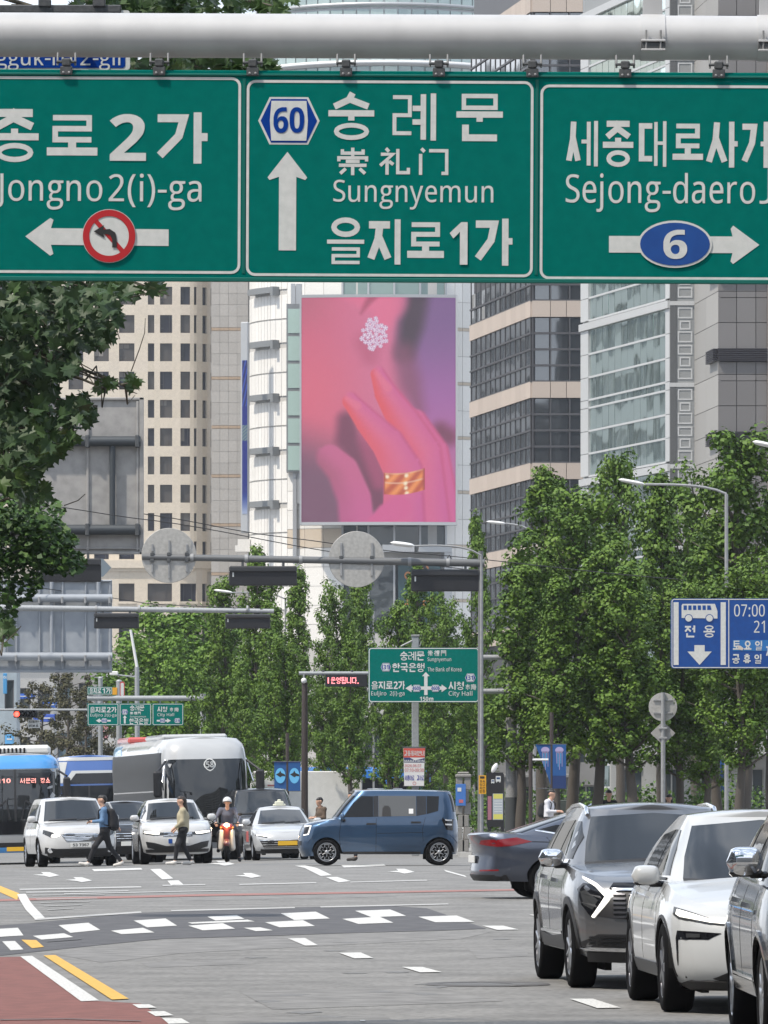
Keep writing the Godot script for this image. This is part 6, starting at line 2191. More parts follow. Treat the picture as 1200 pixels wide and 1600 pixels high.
func lie(o: Node3D,turn: float) -> void: # stand a vehicle on the sloping road
	var e := 1.0
	var x := o.position.x
	var d := -o.position.z
	var n := Vector3(-(ground_y(x + e,d) - ground_y(x - e,d)),2 * e,(ground_y(x,d + e) - ground_y(x,d - e))).normalized()
	var f := Vector3(sin(turn),0,cos(turn))
	var r := n.cross(f).normalized()
	o.basis = Basis(r,n,r.cross(n))
	o.position.y = ground_y(x,d) + .002
func car(label: String,group: String,c: Dictionary,at: Vector3,turn: float,called := "car",category := "car") -> Dictionary: # turn 0 faces the camera
	var o := thing(called,label,category,at,group)
	lie(o,turn)
	var L: float = c.L
	var body := skin(L,c.nose,c.tail,c.wid,c.get("p",9.0),c.get("q",2.6))
	var cab := skin(L,c.ws,c.bl,c.gw,c.get("gp",8.0),c.get("gq",3.4))
	var hub: float = c.r
	var Ra: float = c.r * 1.11
	var sf: float = c.fo
	var sr: float = c.fo + c.wb
	var sill: float = c.sill
	var bottom := func(s: float,x: float) -> float:
		var b := sill
		if s < sf - Ra: b = lerpf(c.bf,sill,clampf((s - .1) / .5,0,1))
		if s > sr + Ra: b = lerpf(sill,c.br,clampf((s - sr - Ra) / .4,0,1))
		for w in [sf,sr]:
			if absf(s - w) < Ra: b = maxf(b,hub + sqrt(Ra * Ra - (s - w) * (s - w)))
		return b
	var ts := []
	for z in [.0,.12,.25,.38,.5,.62,.72,.81,.88,.94]:
		var t := asin(pow(z,body.q / 2.0))
		ts.append(t); ts.append(PI - t)
	var ss := []
	var s := .22
	while s < L - .2:
		ss.append(s)
		s += .12
	for w in [sf,sr]:
		for i in 15: ss.append(w - cos(PI * i / 14.0) * Ra * .9999)
		ss.append(w - Ra - .004); ss.append(w + Ra + .004)
	for e in ss: ts.append(body.t_of(e,.5))
	ts.sort()
	var clean := [ts[0]]
	for t in ts:
		if t - clean[-1] > .0006: clean.append(t)
	var topf := func(t: float) -> float: return tab(c.top,body.at(t,tab(c.top,body.at(t,.6).x)).x)
	var mb := MB.new()
	var crown := func(sx: float) -> float: return tab(c.crown,sx)
	shell(mb,body,clean,bottom,topf,18,crown,.5)
	obj("body",mb,c.paint,o)
	# cabin
	var ct := []
	for i in 49: ct.append(PI * i / 48.0)
	for e in [.02,.05,.09,.13,.17]: ct.append(e * PI); ct.append(PI - e * PI)
	ct.sort()
	var ctop := func(t: float) -> float: return tab(c.roof,cab.at(t,c.H - .06).x)
	var cbot := func(sx: float,x: float) -> float: return tab(c.top,sx) - .06
	mb = MB.new()
	shell(mb,cab,ct,cbot,ctop,12,func(sx: float) -> float: return c.rc,c.H * .8)
	obj("cabin",mb,c.get("roof_paint",c.paint),o)
	# dark belly and wheel housings
	mb = MB.new()
	mb.box(Vector3(0,sill + .10,0),Vector3(c.wid[1][1] * 1.72,.16,L - .7))
	for w in [sf,sr]:
		for sg in [-1.0,1.0]:
			var tops := []
			for i in 2:
				var r := PackedVector3Array()
				for j in 17:
					var a := PI * j / 16.0
					r.append(Vector3(sg * (tab(c.wid,.6) - (.03 if i == 0 else .34)),hub + sin(a) * Ra * 1.0,L / 2 - w + cos(a) * Ra * 1.0))
				tops.append(r)
			mb.grid(tops)
			for j in 16: mb.tri(Vector3(tops[1][8].x,hub,L / 2 - w),tops[1][j],tops[1][j + 1])
			mb.box(Vector3(sg * (tab(c.wid,.6) - .33),hub * .9,L / 2 - w),Vector3(.06,hub * .9,Ra * 1.9))
	obj("underbody",mb,M("well_black"),o)
	for w in [sf,sr]:
		for sg in [-1.0,1.0]: wheel(o,Vector3(sg * (c.tr),hub,L / 2 - w),c.r,c.get("tw",.23),c.style,sg)
	var z := {"o": o,"c": c,"body": body,"cab": cab}
	return z
# plates on the named faces of a vehicle: coordinates are (s,h) on a side and (x,h) at the ends
func on_side(z: Dictionary,sg: float,called: String,poly: Array,m: Material,off := .006,thick := .02,cab := false,parent: Node3D = null,maxlen := .14) -> MeshInstance3D:
	var k: Hull = z.cab if cab else z.body
	return patch(called,m,parent if parent else z.o,func(v: Vector2) -> Vector3: return Vector3(sg * k.side(v.x,v.y),v.y,k.L / 2 - v.x),poly,off,thick,Vector3(sg,0,0),maxlen)
func on_end(z: Dictionary,back: bool,called: String,poly: Array,m: Material,off := .006,thick := .02,cab := false,parent: Node3D = null,maxlen := .12) -> MeshInstance3D:
	var k: Hull = z.cab if cab else z.body
	return patch(called,m,parent if parent else z.o,func(v: Vector2) -> Vector3: return Vector3(v.x,v.y,k.L / 2 - (k.tail(v.x,v.y) if back else k.nose(v.x,v.y))),poly,off,thick,Vector3(0,.3,-1 if back else 1),maxlen)
func flip_x(poly: Array) -> Array:
	var o := []
	for p in poly: o.append([-p[0],p[1]])
	return o
func mirrors(z: Dictionary,m: Material,s: float,h: float,size: Vector3,lower: Material) -> void:
	for sg in [-1.0,1.0]:
		var k: Hull = z.body
		var x := k.side(s,h - .1)
		var c := Vector3(sg * (x + size.x * .45 + .01),h,k.L / 2 - s)
		var mb := MB.new()
		var rows := []
		for i in 9: # rounded housing,fuller in front,cut flat behind
			var u := -1.0 + i / 4.0
			var r := PackedVector3Array()
			for j in 17:
				var a := TAU * j / 16.0
				var w := pow(maxf(.0,1.0 - pow(absf(u),3.2)),1.0 / 2.6)
				r.append(c + Vector3(sg * u * size.x * .5,pow(absf(sin(a)),.7) * signf(sin(a)) * size.y * .5 * w,cos(a) * size.z * .5 * w * (1.0 if cos(a) > 0 else .45)))
			rows.append(r)
		mb.grid(rows,true,sg > 0)
		var o := obj("wing_mirror",mb,m,z.o)
		part("stalk",lower,o,Vector3(sg * (x + .03),h - size.y * .42,k.L / 2 - s - .02),Vector3(.14,.05,.08),.015)
		part("mirror_base",lower,o,c + Vector3(-sg * .01,-size.y * .36,0),Vector3(size.x * .9,size.y * .24,size.z * .62),.02)
func handles(z: Dictionary,list: Array,m: Material) -> void:
	for sg in [-1.0,1.0]:
		for e in list: on_side(z,sg,"door_handle",[[e[0] - .11,e[1] - .018],[e[0] + .11,e[1] - .012],[e[0] + .11,e[1] + .016],[e[0] - .11,e[1] + .016]],m,.035,.05)
func seams(z: Dictionary,list: Array) -> void: # thin dark strips that paint the shade in gaps round doors and panels
	for sg in [-1.0,1.0]:
		for e in list: on_side(z,sg,"door_gap_shade",strip(e,.009),M("well_black"),.0015,.004,false,null,.1)
func number_plate(z: Dictionary,back: bool,h: float,m: Material,txt: String) -> void:
	var k: Hull = z.body
	var zz := k.L / 2 - (k.tail(.0,h) if back else k.nose(.0,h))
	var sg := -1.0 if back else 1.0
	var p := part("number_plate",m,z.o,Vector3(0,h,zz + sg * .03),Vector3(.52,.115,.02),.004)
	if not back and txt != "": latin(txt,M("sign_black"),p,-.2,h - .035,.2,.07,zz + .041,true)

func suv_spec() -> Dictionary:
	return {"L": 4.66,"H": 1.66,"r": .365,"fo": .92,"wb": 2.755,"sill": .33,"bf": .24,"br": .3,"tr": .80,"tw": .24,"style": "ten","rc": .05,
		"nose": [[.2,.16],[.34,.05],[.5,.0],[.68,.01],[.84,.06],[.96,.16],[1.03,.34]],
		"tail": [[.2,4.5],[.4,4.62],[.7,4.66],[.95,4.62],[1.2,4.55]],
		"wid": [[.2,.84],[.4,.905],[.62,.925],[.8,.932],[.95,.915],[1.08,.87],[1.2,.83]],
		"top": [[.0,.93],[.12,.985],[.5,1.03],[1.0,1.075],[1.4,1.10],[2.4,1.11],[3.6,1.13],[4.3,1.17],[4.66,1.12]],
		"crown": [[.0,.015],[.4,.035],[1.2,.05],[4.6,.03]],
		"ws": [[1.0,1.18],[1.1,1.32],[1.35,1.72],[1.6,2.14]],"bl": [[1.0,4.52],[1.2,4.42],[1.45,4.16],[1.62,3.9]],
		"gw": [[1.0,.86],[1.12,.845],[1.35,.75],[1.52,.66],[1.62,.60]],
		"roof": [[1.9,1.58],[2.2,1.615],[2.8,1.63],[3.5,1.61],[4.1,1.54],[4.5,1.45]]}
func fleet_near() -> void:
	# ---- dark grey crossover with angular running lights
	var grey := paint("crossover_grey",Color(.19,.194,.203),.9,.36)
	var c := suv_spec()
	c.paint = grey
	var turn := deg_to_rad(4.6)
	var place := func(sp: Dictionary,px: float,py: float,tn: float) -> Vector3: # put the front wheel on this spot of the road
		var g := on_ground(px,py)
		return g - V(cos(tn) * -sp.tr + sin(tn) * (sp.L / 2 - sp.fo),0,-sin(tn) * -sp.tr + cos(tn) * (sp.L / 2 - sp.fo))
	var z := car("dark grey crossover with angular white running lights in the waiting queue","queue of cars facing the camera",c,place.call(c,908,1543,turn),turn)
	var o: Node3D = z.o
	var T := M("trim_black")
	for sg in [-1.0,1.0]:
		# side: cladding,arches,glass,gap strips
		for w in [c.fo,c.fo + c.wb]: on_side(z,sg,"arch_trim",arch(w,c.r,c.r * 1.09,c.r * 1.27,.36),T,.012,.03,false,null,.09)
		on_side(z,sg,"sill_trim",[[1.36,.34],[3.22,.34],[3.22,.47],[2.4,.44],[1.36,.48]],T,.012,.03)
		on_side(z,sg,"sill_strip",[[1.4,.48],[3.2,.47],[3.2,.495],[1.4,.505]],M("chrome"),.016,.02)
		on_side(z,sg,"side_window",[[1.72,1.16],[2.52,1.16],[2.52,1.50],[2.22,1.50],[1.9,1.36]],M("tinted_glass"),.006,.02,true)
		on_side(z,sg,"side_window",[[2.60,1.16],[3.42,1.17],[3.36,1.49],[2.60,1.51]],M("tinted_glass"),.006,.02,true)
		on_side(z,sg,"side_window",[[3.50,1.18],[3.98,1.22],[3.7,1.46],[3.44,1.48]],M("tinted_glass"),.006,.02,true)
		on_side(z,sg,"window_strip",strip([[1.78,1.135],[2.6,1.135],[3.5,1.15],[4.05,1.2]],.03),M("chrome"),.01,.02,true)
		var rail := MB.new()
		var rp := []
		for e in [[2.2,1.56],[2.32,1.625],[2.8,1.655],[3.4,1.64],[3.85,1.59],[3.95,1.53]]: rp.append(V(sg * .60,e[1],c.L / 2 - e[0]))
		rail.tube(rp,.02,8)
		obj("roof_rail",rail,M("chrome"),o)
	mirrors(z,M("chrome"),1.62,1.17,V(.25,.17,.2),T)
	handles(z,[[2.28,.96],[3.3,.98]],M("chrome"))
	seams(z,[[[1.42,.5],[1.40,.8],[1.47,1.08]],[[2.5,.5],[2.52,.8],[2.55,1.1]],[[3.3,.55],[3.42,.8],[3.46,1.12]]])
	on_end(z,false,"windscreen",[[-.70,1.13],[.70,1.13],[.66,1.3],[.57,1.54],[.0,1.575],[-.57,1.54],[-.66,1.3]],M("clear_tint"),.008,.02,true)
	on_end(z,false,"cowl",[[-.70,1.085],[.70,1.085],[.70,1.13],[-.70,1.13]],T,.01,.02,true)
	for q in [[[-.6,1.115],[.0,1.15]],[[.02,1.115],[.5,1.14]]]: on_end(z,false,"wiper",strip(q,.022),T,.022,.02,true)
	on_end(z,true,"rear_window",[[-.58,1.2],[.58,1.2],[.5,1.46],[-.5,1.46]],M("tinted_glass"),.008,.02,true)
	for sg in [1.0,-1.0]:
		var fx := func(pl: Array) -> Array: return pl if sg > 0 else flip_x(pl)
		var hl := on_end(z,false,"headlight",fx.call([[.614,.83],[.732,.94],[.825,.955],[.874,.90],[.851,.76],[.779,.65],[.719,.70]]),M("gloss_black"),.006,.03)
		on_end(z,false,"lamp_lens",fx.call([[.719,.80],[.812,.89],[.851,.88],[.831,.76],[.765,.72]]),M("lamp_lens"),.012,.01,false,hl)
		for e in [[.69,.815],[.73,.74]]: on_end(z,false,"reflector",fx.call([[e[0],e[1]],[e[0] + .10,e[1] + .035],[e[0] + .145,e[1] + .05],[e[0] + .01,e[1] + .022]]),mat("lamp_mid",Color(.2,.2,.205),.15,.6),.016,.008,false,hl)
		on_end(z,false,"running_light",fx.call([[.815,1.005],[.719,.945],[.637,.868],[.615,.832],[.628,.80],[.756,.645],[.771,.658],[.661,.832],[.732,.918],[.820,.992]]),M("drl_white"),.018,.02,false,hl,.08)
		var duct := on_end(z,false,"air_duct",fx.call([[.44,.50],[.72,.50],[.86,.42],[.83,.37],[.44,.37]]),T,.008,.02)
		for i in 3: on_end(z,false,"slat",fx.call([[.44,.405 + i * .035],[.79,.405 + i * .03],[.79,.418 + i * .03],[.44,.418 + i * .035]]),M("gloss_black"),.014,.01,false,duct)
		on_end(z,false,"duct_strip",fx.call([[.36,.345],[.81,.355],[.85,.375],[.81,.385],[.49,.38],[.43,.47],[.37,.5]]),M("chrome"),.016,.02)
	var gr := on_end(z,false,"grille",[[-.60,.83],[-.74,.66],[-.3,.62],[.3,.62],[.74,.66],[.60,.83],[.45,.9],[-.45,.9]],T,.006,.02)
	for i in 6:
		for j in range(-4,5): on_end(z,false,"grille_bar",[[j * .135 - .055,.645 + i * .04],[j * .135 + .05,.645 + i * .04],[j * .135 + .055,.66 + i * .04],[j * .135 - .05,.662 + i * .04]],M("alloy_dark"),.02,.014,false,gr)
	on_end(z,false,"nose_bar",[[-.62,.905],[.62,.905],[.58,.955],[-.58,.955]],M("gloss_black"),.012,.02)
	on_end(z,false,"nose_strip",[[-.56,.885],[.56,.885],[.60,.905],[-.60,.905]],M("chrome"),.02,.02)
	on_end(z,false,"lower_bumper",[[-.78,.25],[.78,.25],[.80,.34],[.3,.345],[-.3,.345],[-.80,.34]],T,.012,.03)
	number_plate(z,false,.56,M("plate_white"),"")
	# ---- white electric crossover
	var pearl := paint("pearl_white",Color(.46,.475,.485),.0,.3)
	c = suv_spec()
	c.merge({"L": 4.76,"H": 1.625,"r": .365,"fo": .90,"wb": 2.89,"sill": .27,"bf": .2,"tr": .825,"tw": .255,"style": "turbine","paint": pearl,
		"nose": [[.18,.14],[.3,.03],[.45,.0],[.6,.02],[.72,.06],[.82,.14],[.92,.34],[1.0,.62]],
		"tail": [[.2,4.6],[.5,4.74],[.8,4.76],[1.0,4.70],[1.15,4.6]],
		"wid": [[.18,.86],[.35,.935],[.6,.958],[.8,.955],[.92,.925],[1.02,.87],[1.12,.83]],
		"top": [[.0,.72],[.1,.80],[.3,.88],[.7,.965],[1.2,1.03],[1.5,1.045],[2.6,1.05],[3.8,1.09],[4.5,1.10],[4.76,1.05]],
		"crown": [[.0,.02],[.4,.05],[1.2,.075],[4.6,.04]],
		"ws": [[.95,1.02],[1.05,1.18],[1.3,1.62],[1.57,2.16]],"bl": [[.95,4.68],[1.15,4.5],[1.4,4.0],[1.58,3.3]],
		"gw": [[.95,.87],[1.08,.85],[1.3,.76],[1.48,.655],[1.6,.58]],
		"roof": [[1.9,1.555],[2.3,1.59],[2.8,1.595],[3.4,1.54],[4.0,1.42],[4.5,1.28]],"q": 2.2},true)
	c.roof_paint = pearl
	turn = deg_to_rad(3.1)
	z = car("white electric car without a grille, slim headlights lit, behind the darkest car","queue of cars facing the camera",c,place.call(c,1057,1581,turn),turn)
	for sg in [-1.0,1.0]:
		for w in [c.fo,c.fo + c.wb]: on_side(z,sg,"arch_trim",arch(w,c.r,c.r * 1.09,c.r * 1.17,.3),T,.006,.02,false,null,.09)
		on_side(z,sg,"sill_trim",[[1.34,.28],[3.32,.28],[3.32,.39],[1.34,.39]],T,.01,.03)
		on_side(z,sg,"side_window",[[1.62,1.10],[2.52,1.10],[2.52,1.47],[2.25,1.47],[1.92,1.31]],M("tinted_glass"),.006,.02,true)
		on_side(z,sg,"side_window",[[2.58,1.10],[3.5,1.11],[3.3,1.42],[2.58,1.47]],M("tinted_glass"),.006,.02,true)
		on_side(z,sg,"window_strip",strip([[1.66,1.07],[2.6,1.075],[3.9,1.12]],.022),T,.009,.02,true)
	mirrors(z,pearl,1.66,1.10,V(.25,.17,.19),M("gloss_black"))
	handles(z,[[2.3,.93],[3.35,.95]],pearl)
	seams(z,[[[1.35,.4],[1.32,.75],[1.42,1.02]],[[2.5,.4],[2.52,.75],[2.55,1.04]],[[3.3,.5],[3.45,.8],[3.48,1.06]]])
	on_end(z,false,"windscreen",[[-.72,1.075],[.0,1.055],[.72,1.075],[.68,1.25],[.575,1.5],[.0,1.55],[-.575,1.5],[-.68,1.25]],M("clear_tint"),.008,.02,true)
	on_end(z,false,"wiper_cowl",[[-.72,1.035],[.72,1.035],[.72,1.075],[.0,1.055],[-.72,1.075]],T,.008,.02,true)
	on_end(z,true,"rear_window",[[-.6,1.18],[.6,1.18],[.5,1.42],[-.5,1.42]],M("tinted_glass"),.008,.02,true)
	for sg in [1.0,-1.0]:
		var fx := func(pl: Array) -> Array: return pl if sg > 0 else flip_x(pl)
		var hl := on_end(z,false,"headlight",fx.call([[.40,.735],[.62,.772],[.87,.86],[.885,.80],[.85,.765],[.62,.725],[.40,.712]]),M("lamp_lens"),.006,.02,false,null,.07)
		on_end(z,false,"running_light",fx.call([[.42,.733],[.62,.765],[.85,.838],[.865,.80],[.84,.78],[.62,.738],[.42,.72]]),M("drl_white"),.012,.012,false,hl,.07)
		var duct := on_end(z,false,"air_duct",fx.call([[.54,.655],[.74,.668],[.865,.672],[.875,.61],[.868,.44],[.86,.39],[.862,.60],[.64,.605]]),M("gloss_black"),.004,.015,false,null,.07)
		on_end(z,false,"fog_lamp",fx.call([[.70,.62],[.80,.617],[.80,.65],[.70,.648]]),M("lamp_lens"),.010,.01,false,duct)
		on_end(z,false,"bumper_fin",fx.call([[.0,.265],[.52,.265],[.60,.29],[.42,.37],[.0,.37]]),T,.006,.02)
	on_end(z,false,"bumper_lip",[[-.86,.20],[.86,.20],[.88,.272],[-.88,.272]],T,.014,.04)
	number_plate(z,false,.46,M("plate_white"),"")
	# ---- near-black large car cut by the picture's edge
	var blk := paint("near_black_metal",Color(.022,.021,.022),.8,.3)
	c = suv_spec()
	c.merge({"L": 4.95,"wb": 2.9,"fo": .95,"H": 1.74,"r": .375,"tr": .83,"style": "five","paint": blk},true)
	for q in ["tail","bl"]:
		var l := []
		for e in c[q]: l.append([e[0],e[1] + .3])
		c[q] = l
	c.wid = [[.2,.86],[.4,.94],[.62,.965],[.8,.972],[.95,.96],[1.08,.92],[1.2,.87]]
	c.top = [[.0,.98],[.12,1.03],[.5,1.07],[1.0,1.11],[1.4,1.13],[2.4,1.14],[3.6,1.16],[4.5,1.19],[4.95,1.14]]
	c.gw = [[1.0,.91],[1.14,.89],[1.4,.79],[1.6,.69],[1.72,.63]]
	c.ws = [[1.0,1.2],[1.14,1.36],[1.42,1.8],[1.7,2.22]]
	c.roof = [[1.9,1.66],[2.2,1.69],[2.9,1.71],[3.7,1.69],[4.3,1.62],[4.8,1.5]]
	turn = deg_to_rad(1.2)
	z = car("near black large car with chrome mirror, cut off by the picture's right edge","queue of cars facing the camera",c,place.call(c,1214,1636,turn),turn)
	for sg in [-1.0,1.0]:
		for w in [c.fo,c.fo + c.wb]: on_side(z,sg,"arch_trim",arch(w,c.r,c.r * 1.09,c.r * 1.2,.36),blk,.016,.03,false,null,.09)
		on_side(z,sg,"sill_trim",[[1.4,.35],[3.4,.35],[3.4,.45],[1.4,.45]],blk,.02,.04)
		on_side(z,sg,"sill_strip",strip([[1.42,.47],[3.4,.47]],.02),M("chrome"),.022,.02)
		on_side(z,sg,"side_window",[[1.78,1.2],[2.6,1.2],[2.6,1.58],[2.3,1.58],[2.0,1.42]],M("tinted_glass"),.006,.02,true)
		on_side(z,sg,"side_window",[[2.68,1.2],[3.6,1.21],[3.55,1.57],[2.68,1.59]],M("tinted_glass"),.006,.02,true)
		on_side(z,sg,"side_window",[[3.68,1.22],[4.3,1.25],[4.1,1.52],[3.66,1.56]],M("tinted_glass"),.006,.02,true)
		on_side(z,sg,"window_strip",strip([[1.85,1.175],[2.6,1.175],[3.6,1.19],[4.4,1.23]],.03),M("chrome"),.01,.02,true)
	mirrors(z,M("chrome"),1.72,1.30,V(.27,.22,.23),blk)
	handles(z,[[2.4,.98],[3.45,1.0]],M("chrome"))
	seams(z,[[[1.5,.46],[1.46,.8],[1.55,1.1]],[[2.6,.46],[2.62,.8],[2.66,1.12]],[[3.45,.55],[3.6,.85],[3.64,1.14]]])
	on_end(z,false,"windscreen",[[-.74,1.17],[.74,1.17],[.70,1.36],[.6,1.62],[.0,1.655],[-.6,1.62],[-.70,1.36]],M("clear_tint"),.008,.02,true)
	on_end(z,true,"rear_window",[[-.6,1.22],[.6,1.22],[.52,1.5],[-.52,1.5]],M("tinted_glass"),.008,.02,true)
	for sg in [1.0,-1.0]:
		var fx := func(pl: Array) -> Array: return pl if sg > 0 else flip_x(pl)
		var hl := on_end(z,false,"headlight",fx.call([[.5,.82],[.84,.90],[.86,.78],[.55,.72]]),M("lamp_lens"),.006,.02)
		on_end(z,false,"running_light",fx.call([[.52,.81],[.83,.88],[.83,.86],[.53,.79]]),M("drl_white"),.014,.01,false,hl)
	on_end(z,false,"grille",[[-.48,.86],[-.44,.5],[.44,.5],[.48,.86]],T,.008,.02)
	on_end(z,false,"lower_bumper",[[-.8,.25],[.8,.25],[.8,.38],[-.8,.38]],T,.01,.03)
	on_side(z,-1.0,"side_badge",[[1.3,.93],[1.42,.93],[1.42,.96],[1.3,.96]],M("chrome"),.012,.01)

func sedan_spec() -> Dictionary:
	return {"L": 4.72,"H": 1.44,"r": .315,"fo": .9,"wb": 2.7,"sill": .27,"bf": .2,"br": .28,"tr": .775,"tw": .21,"style": "five","rc": .05,
		"nose": [[.2,.12],[.35,.02],[.5,.0],[.65,.05],[.78,.2],[.88,.5]],
		"tail": [[.2,4.55],[.4,4.67],[.7,4.64],[.9,4.67],[1.0,4.72],[1.06,4.67]],
		"wid": [[.2,.83],[.4,.89],[.6,.90],[.78,.895],[.9,.86],[1.0,.80],[1.06,.75]],
		"top": [[.0,.68],[.12,.75],[.4,.83],[.9,.89],[1.3,.92],[2.4,.93],[3.4,.96],[3.9,1.0],[4.5,1.03],[4.72,1.0]],
		"crown": [[.0,.015],[.5,.05],[1.2,.06],[3.6,.05],[4.5,.02]],
		"ws": [[.85,1.0],[.95,1.2],[1.2,1.7],[1.4,2.15]],"bl": [[.9,4.45],[1.0,4.2],[1.2,3.6],[1.4,2.95]],
		"gw": [[.85,.83],[.96,.80],[1.15,.71],[1.3,.62],[1.42,.54]],
		"roof": [[1.9,1.38],[2.3,1.41],[2.7,1.405],[3.3,1.32],[3.9,1.16],[4.4,1.0]]}
func fleet_far() -> void:
	var T := M("trim_black")
	# ---- dark blue-grey sedan crossing behind the queue
	var slate := paint("slate_sedan",Color(.08,.092,.125),.85,.36)
	var c := sedan_spec()
	c.paint = slate
	var turn := deg_to_rad(99.0)
	var fwd := V(sin(turn),0,cos(turn))
	var g := on_ground(828,1402)
	var rgt := V(cos(turn),0,-sin(turn))
	var at = g + fwd * (c.fo + c.wb - c.L / 2) - rgt * c.tr
	var z := car("dark slate sedan seen from its rear side, crossing behind the dark grey crossover","",c,at,turn)
	for sg in [-1.0,1.0]:
		on_side(z,sg,"side_window",[[1.75,.985],[2.55,.99],[2.55,1.32],[2.3,1.33],[2.0,1.2]],M("tinted_glass"),.005,.02,true)
		on_side(z,sg,"side_window",[[2.62,.99],[3.3,1.02],[3.18,1.16],[2.95,1.27],[2.62,1.32]],M("tinted_glass"),.005,.02,true)
		on_side(z,sg,"side_window",[[3.34,1.03],[3.72,1.09],[3.45,1.16],[3.25,1.16]],M("tinted_glass"),.005,.02,true)
		on_side(z,sg,"window_strip",strip([[1.6,.965],[2.6,.97],[3.3,1.0],[3.78,1.075]],.02),M("chrome"),.008,.015,true)
		on_side(z,sg,"tail_lamp",[[3.86,.90],[4.2,.83],[4.40,.82],[4.40,.93],[4.1,.965]],M("lamp_red"),.008,.02,false,null,.07)
		on_side(z,sg,"shoulder_line",strip([[1.3,.85],[2.6,.87],[3.86,.90]],.012),M("well_black"),.002,.004)
	handles(z,[[2.35,.84],[3.32,.86]],T)
	seams(z,[[[1.45,.35],[1.42,.6],[1.5,.9]],[[2.55,.35],[2.57,.6],[2.6,.93]],[[3.25,.5],[3.42,.7],[3.62,.97]]])
	mirrors(z,slate,1.62,1.03,V(.2,.13,.14),T)
	on_end(z,true,"rear_window",[[-.62,1.04],[.62,1.04],[.54,1.3],[-.54,1.3]],M("tinted_glass"),.006,.02,true)
	on_end(z,false,"windscreen",[[-.68,.97],[.68,.97],[.54,1.32],[0,1.36],[-.54,1.32]],M("clear_tint"),.006,.02,true)
	for sg in [1.0,-1.0]:
		var fx := func(pl: Array) -> Array: return pl if sg > 0 else flip_x(pl)
		on_end(z,true,"tail_lamp",fx.call([[.42,.86],[.76,.82],[.80,.94],[.5,.92]]),M("lamp_red"),.008,.02)
		on_end(z,true,"reflector",fx.call([[.45,.43],[.78,.44],[.78,.465],[.45,.455]]),M("lamp_red"),.008,.01)
		on_end(z,false,"headlight",fx.call([[.45,.6],[.78,.66],[.8,.74],[.5,.69]]),M("lamp_lens"),.006,.02)
	on_end(z,true,"lower_bumper",[[-.8,.28],[.8,.28],[.82,.38],[-.82,.38]],T,.006,.02)
	number_plate(z,true,.62,M("plate_white"),"")
	# ---- blue box car crossing to the left
	var blue := paint("steel_blue",Color(.036,.076,.142),.8,.36)
	c = {"L": 3.6,"H": 1.71,"r": .30,"fo": .62,"wb": 2.52,"sill": .25,"bf": .2,"br": .26,"tr": .70,"tw": .19,"style": "block","rc": .035,"paint": blue,"p": 11.0,
		"nose": [[.2,.08],[.4,.0],[.65,.01],[.82,.06],[.92,.14],[1.0,.36]],
		"tail": [[.2,3.54],[.5,3.6],[.9,3.59],[1.1,3.56]],
		"wid": [[.2,.74],[.4,.785],[.65,.80],[.85,.80],[.98,.785],[1.1,.765]],
		"top": [[.0,.84],[.1,.91],[.3,.975],[.7,1.02],[1.0,1.04],[2.0,1.05],[3.0,1.08],[3.6,1.10]],
		"crown": [[.0,.02],[.4,.04],[3.6,.03]],
		"ws": [[.95,.62],[1.05,.74],[1.35,.98],[1.66,1.26]],"bl": [[.95,3.56],[1.3,3.52],[1.55,3.46],[1.7,3.40]],
		"gw": [[.95,.785],[1.1,.765],[1.4,.705],[1.58,.665],[1.68,.62]],"gp": 12.0,"gq": 3.6,
		"roof": [[.9,1.63],[1.2,1.655],[1.8,1.675],[2.8,1.67],[3.5,1.64]]}
	turn = deg_to_rad(-88.0)
	z = car("steel blue boxy small car driving across the middle of the crossing","",c,stand(591,152.0) + V(0,0,-.7),turn)
	for sg in [-1.0,1.0]:
		on_side(z,sg,"side_window",[[.99,1.08],[1.66,1.09],[1.66,1.55],[1.40,1.555],[1.22,1.40]],M("tinted_glass"),.005,.02,true)
		on_side(z,sg,"side_window",[[1.78,1.095],[2.62,1.11],[2.62,1.555],[1.78,1.56]],mat("pale_tint",Color(.085,.088,.09),.05),.005,.02,true)
		on_side(z,sg,"side_window",[[2.86,1.15],[3.12,1.22],[3.14,1.55],[2.86,1.555]],M("tinted_glass"),.005,.02,true)
		on_side(z,sg,"pillar_trim",[[1.665,1.09],[1.775,1.095],[1.775,1.56],[1.665,1.555]],M("gloss_black"),.004,.01,true)
		on_side(z,sg,"pillar_trim",[[2.63,1.11],[2.85,1.15],[2.85,1.555],[2.63,1.555]],M("gloss_black"),.004,.01,true)
		on_side(z,sg,"tail_lamp",[[3.30,.80],[3.44,.78],[3.46,1.06],[3.22,1.08],[3.2,1.02]],M("gloss_black"),.012,.03,false,null,.06)
		for y in [.9,1.0]: on_side(z,sg,"tail_lens",[[3.28,y],[3.42,y - .005],[3.42,y + .03],[3.27,y + .035]],M("lamp_clear"),.018,.01)
		on_side(z,sg,"headlight",[[.10,.66],[.22,.70],[.27,.88],[.13,.86]],M("gloss_black"),.006,.02,false,null,.05)
		on_side(z,sg,"running_light",strip([[.11,.68],[.21,.70],[.27,.89],[.13,.87]],.025),M("drl_white"),.012,.01,false,null,.05)
		on_side(z,sg,"sill_strip",[[1.0,.45],[2.7,.45],[2.7,.475],[1.0,.475]],blue,.012,.02)
		on_side(z,sg,"fender_bulge",arch(c.fo,c.r,c.r * 1.12,c.r * 1.55,.5),blue,.010,.012,false,null,.08)
		on_side(z,sg,"fender_bulge",arch(c.fo + c.wb,c.r,c.r * 1.12,c.r * 1.5,.5),blue,.010,.012,false,null,.08)
		on_side(z,sg,"sill_trim",[[.98,.255],[2.72,.255],[2.72,.31],[.98,.31]],T,.01,.02)
	handles(z,[[1.62,.93],[2.62,.965]],T)
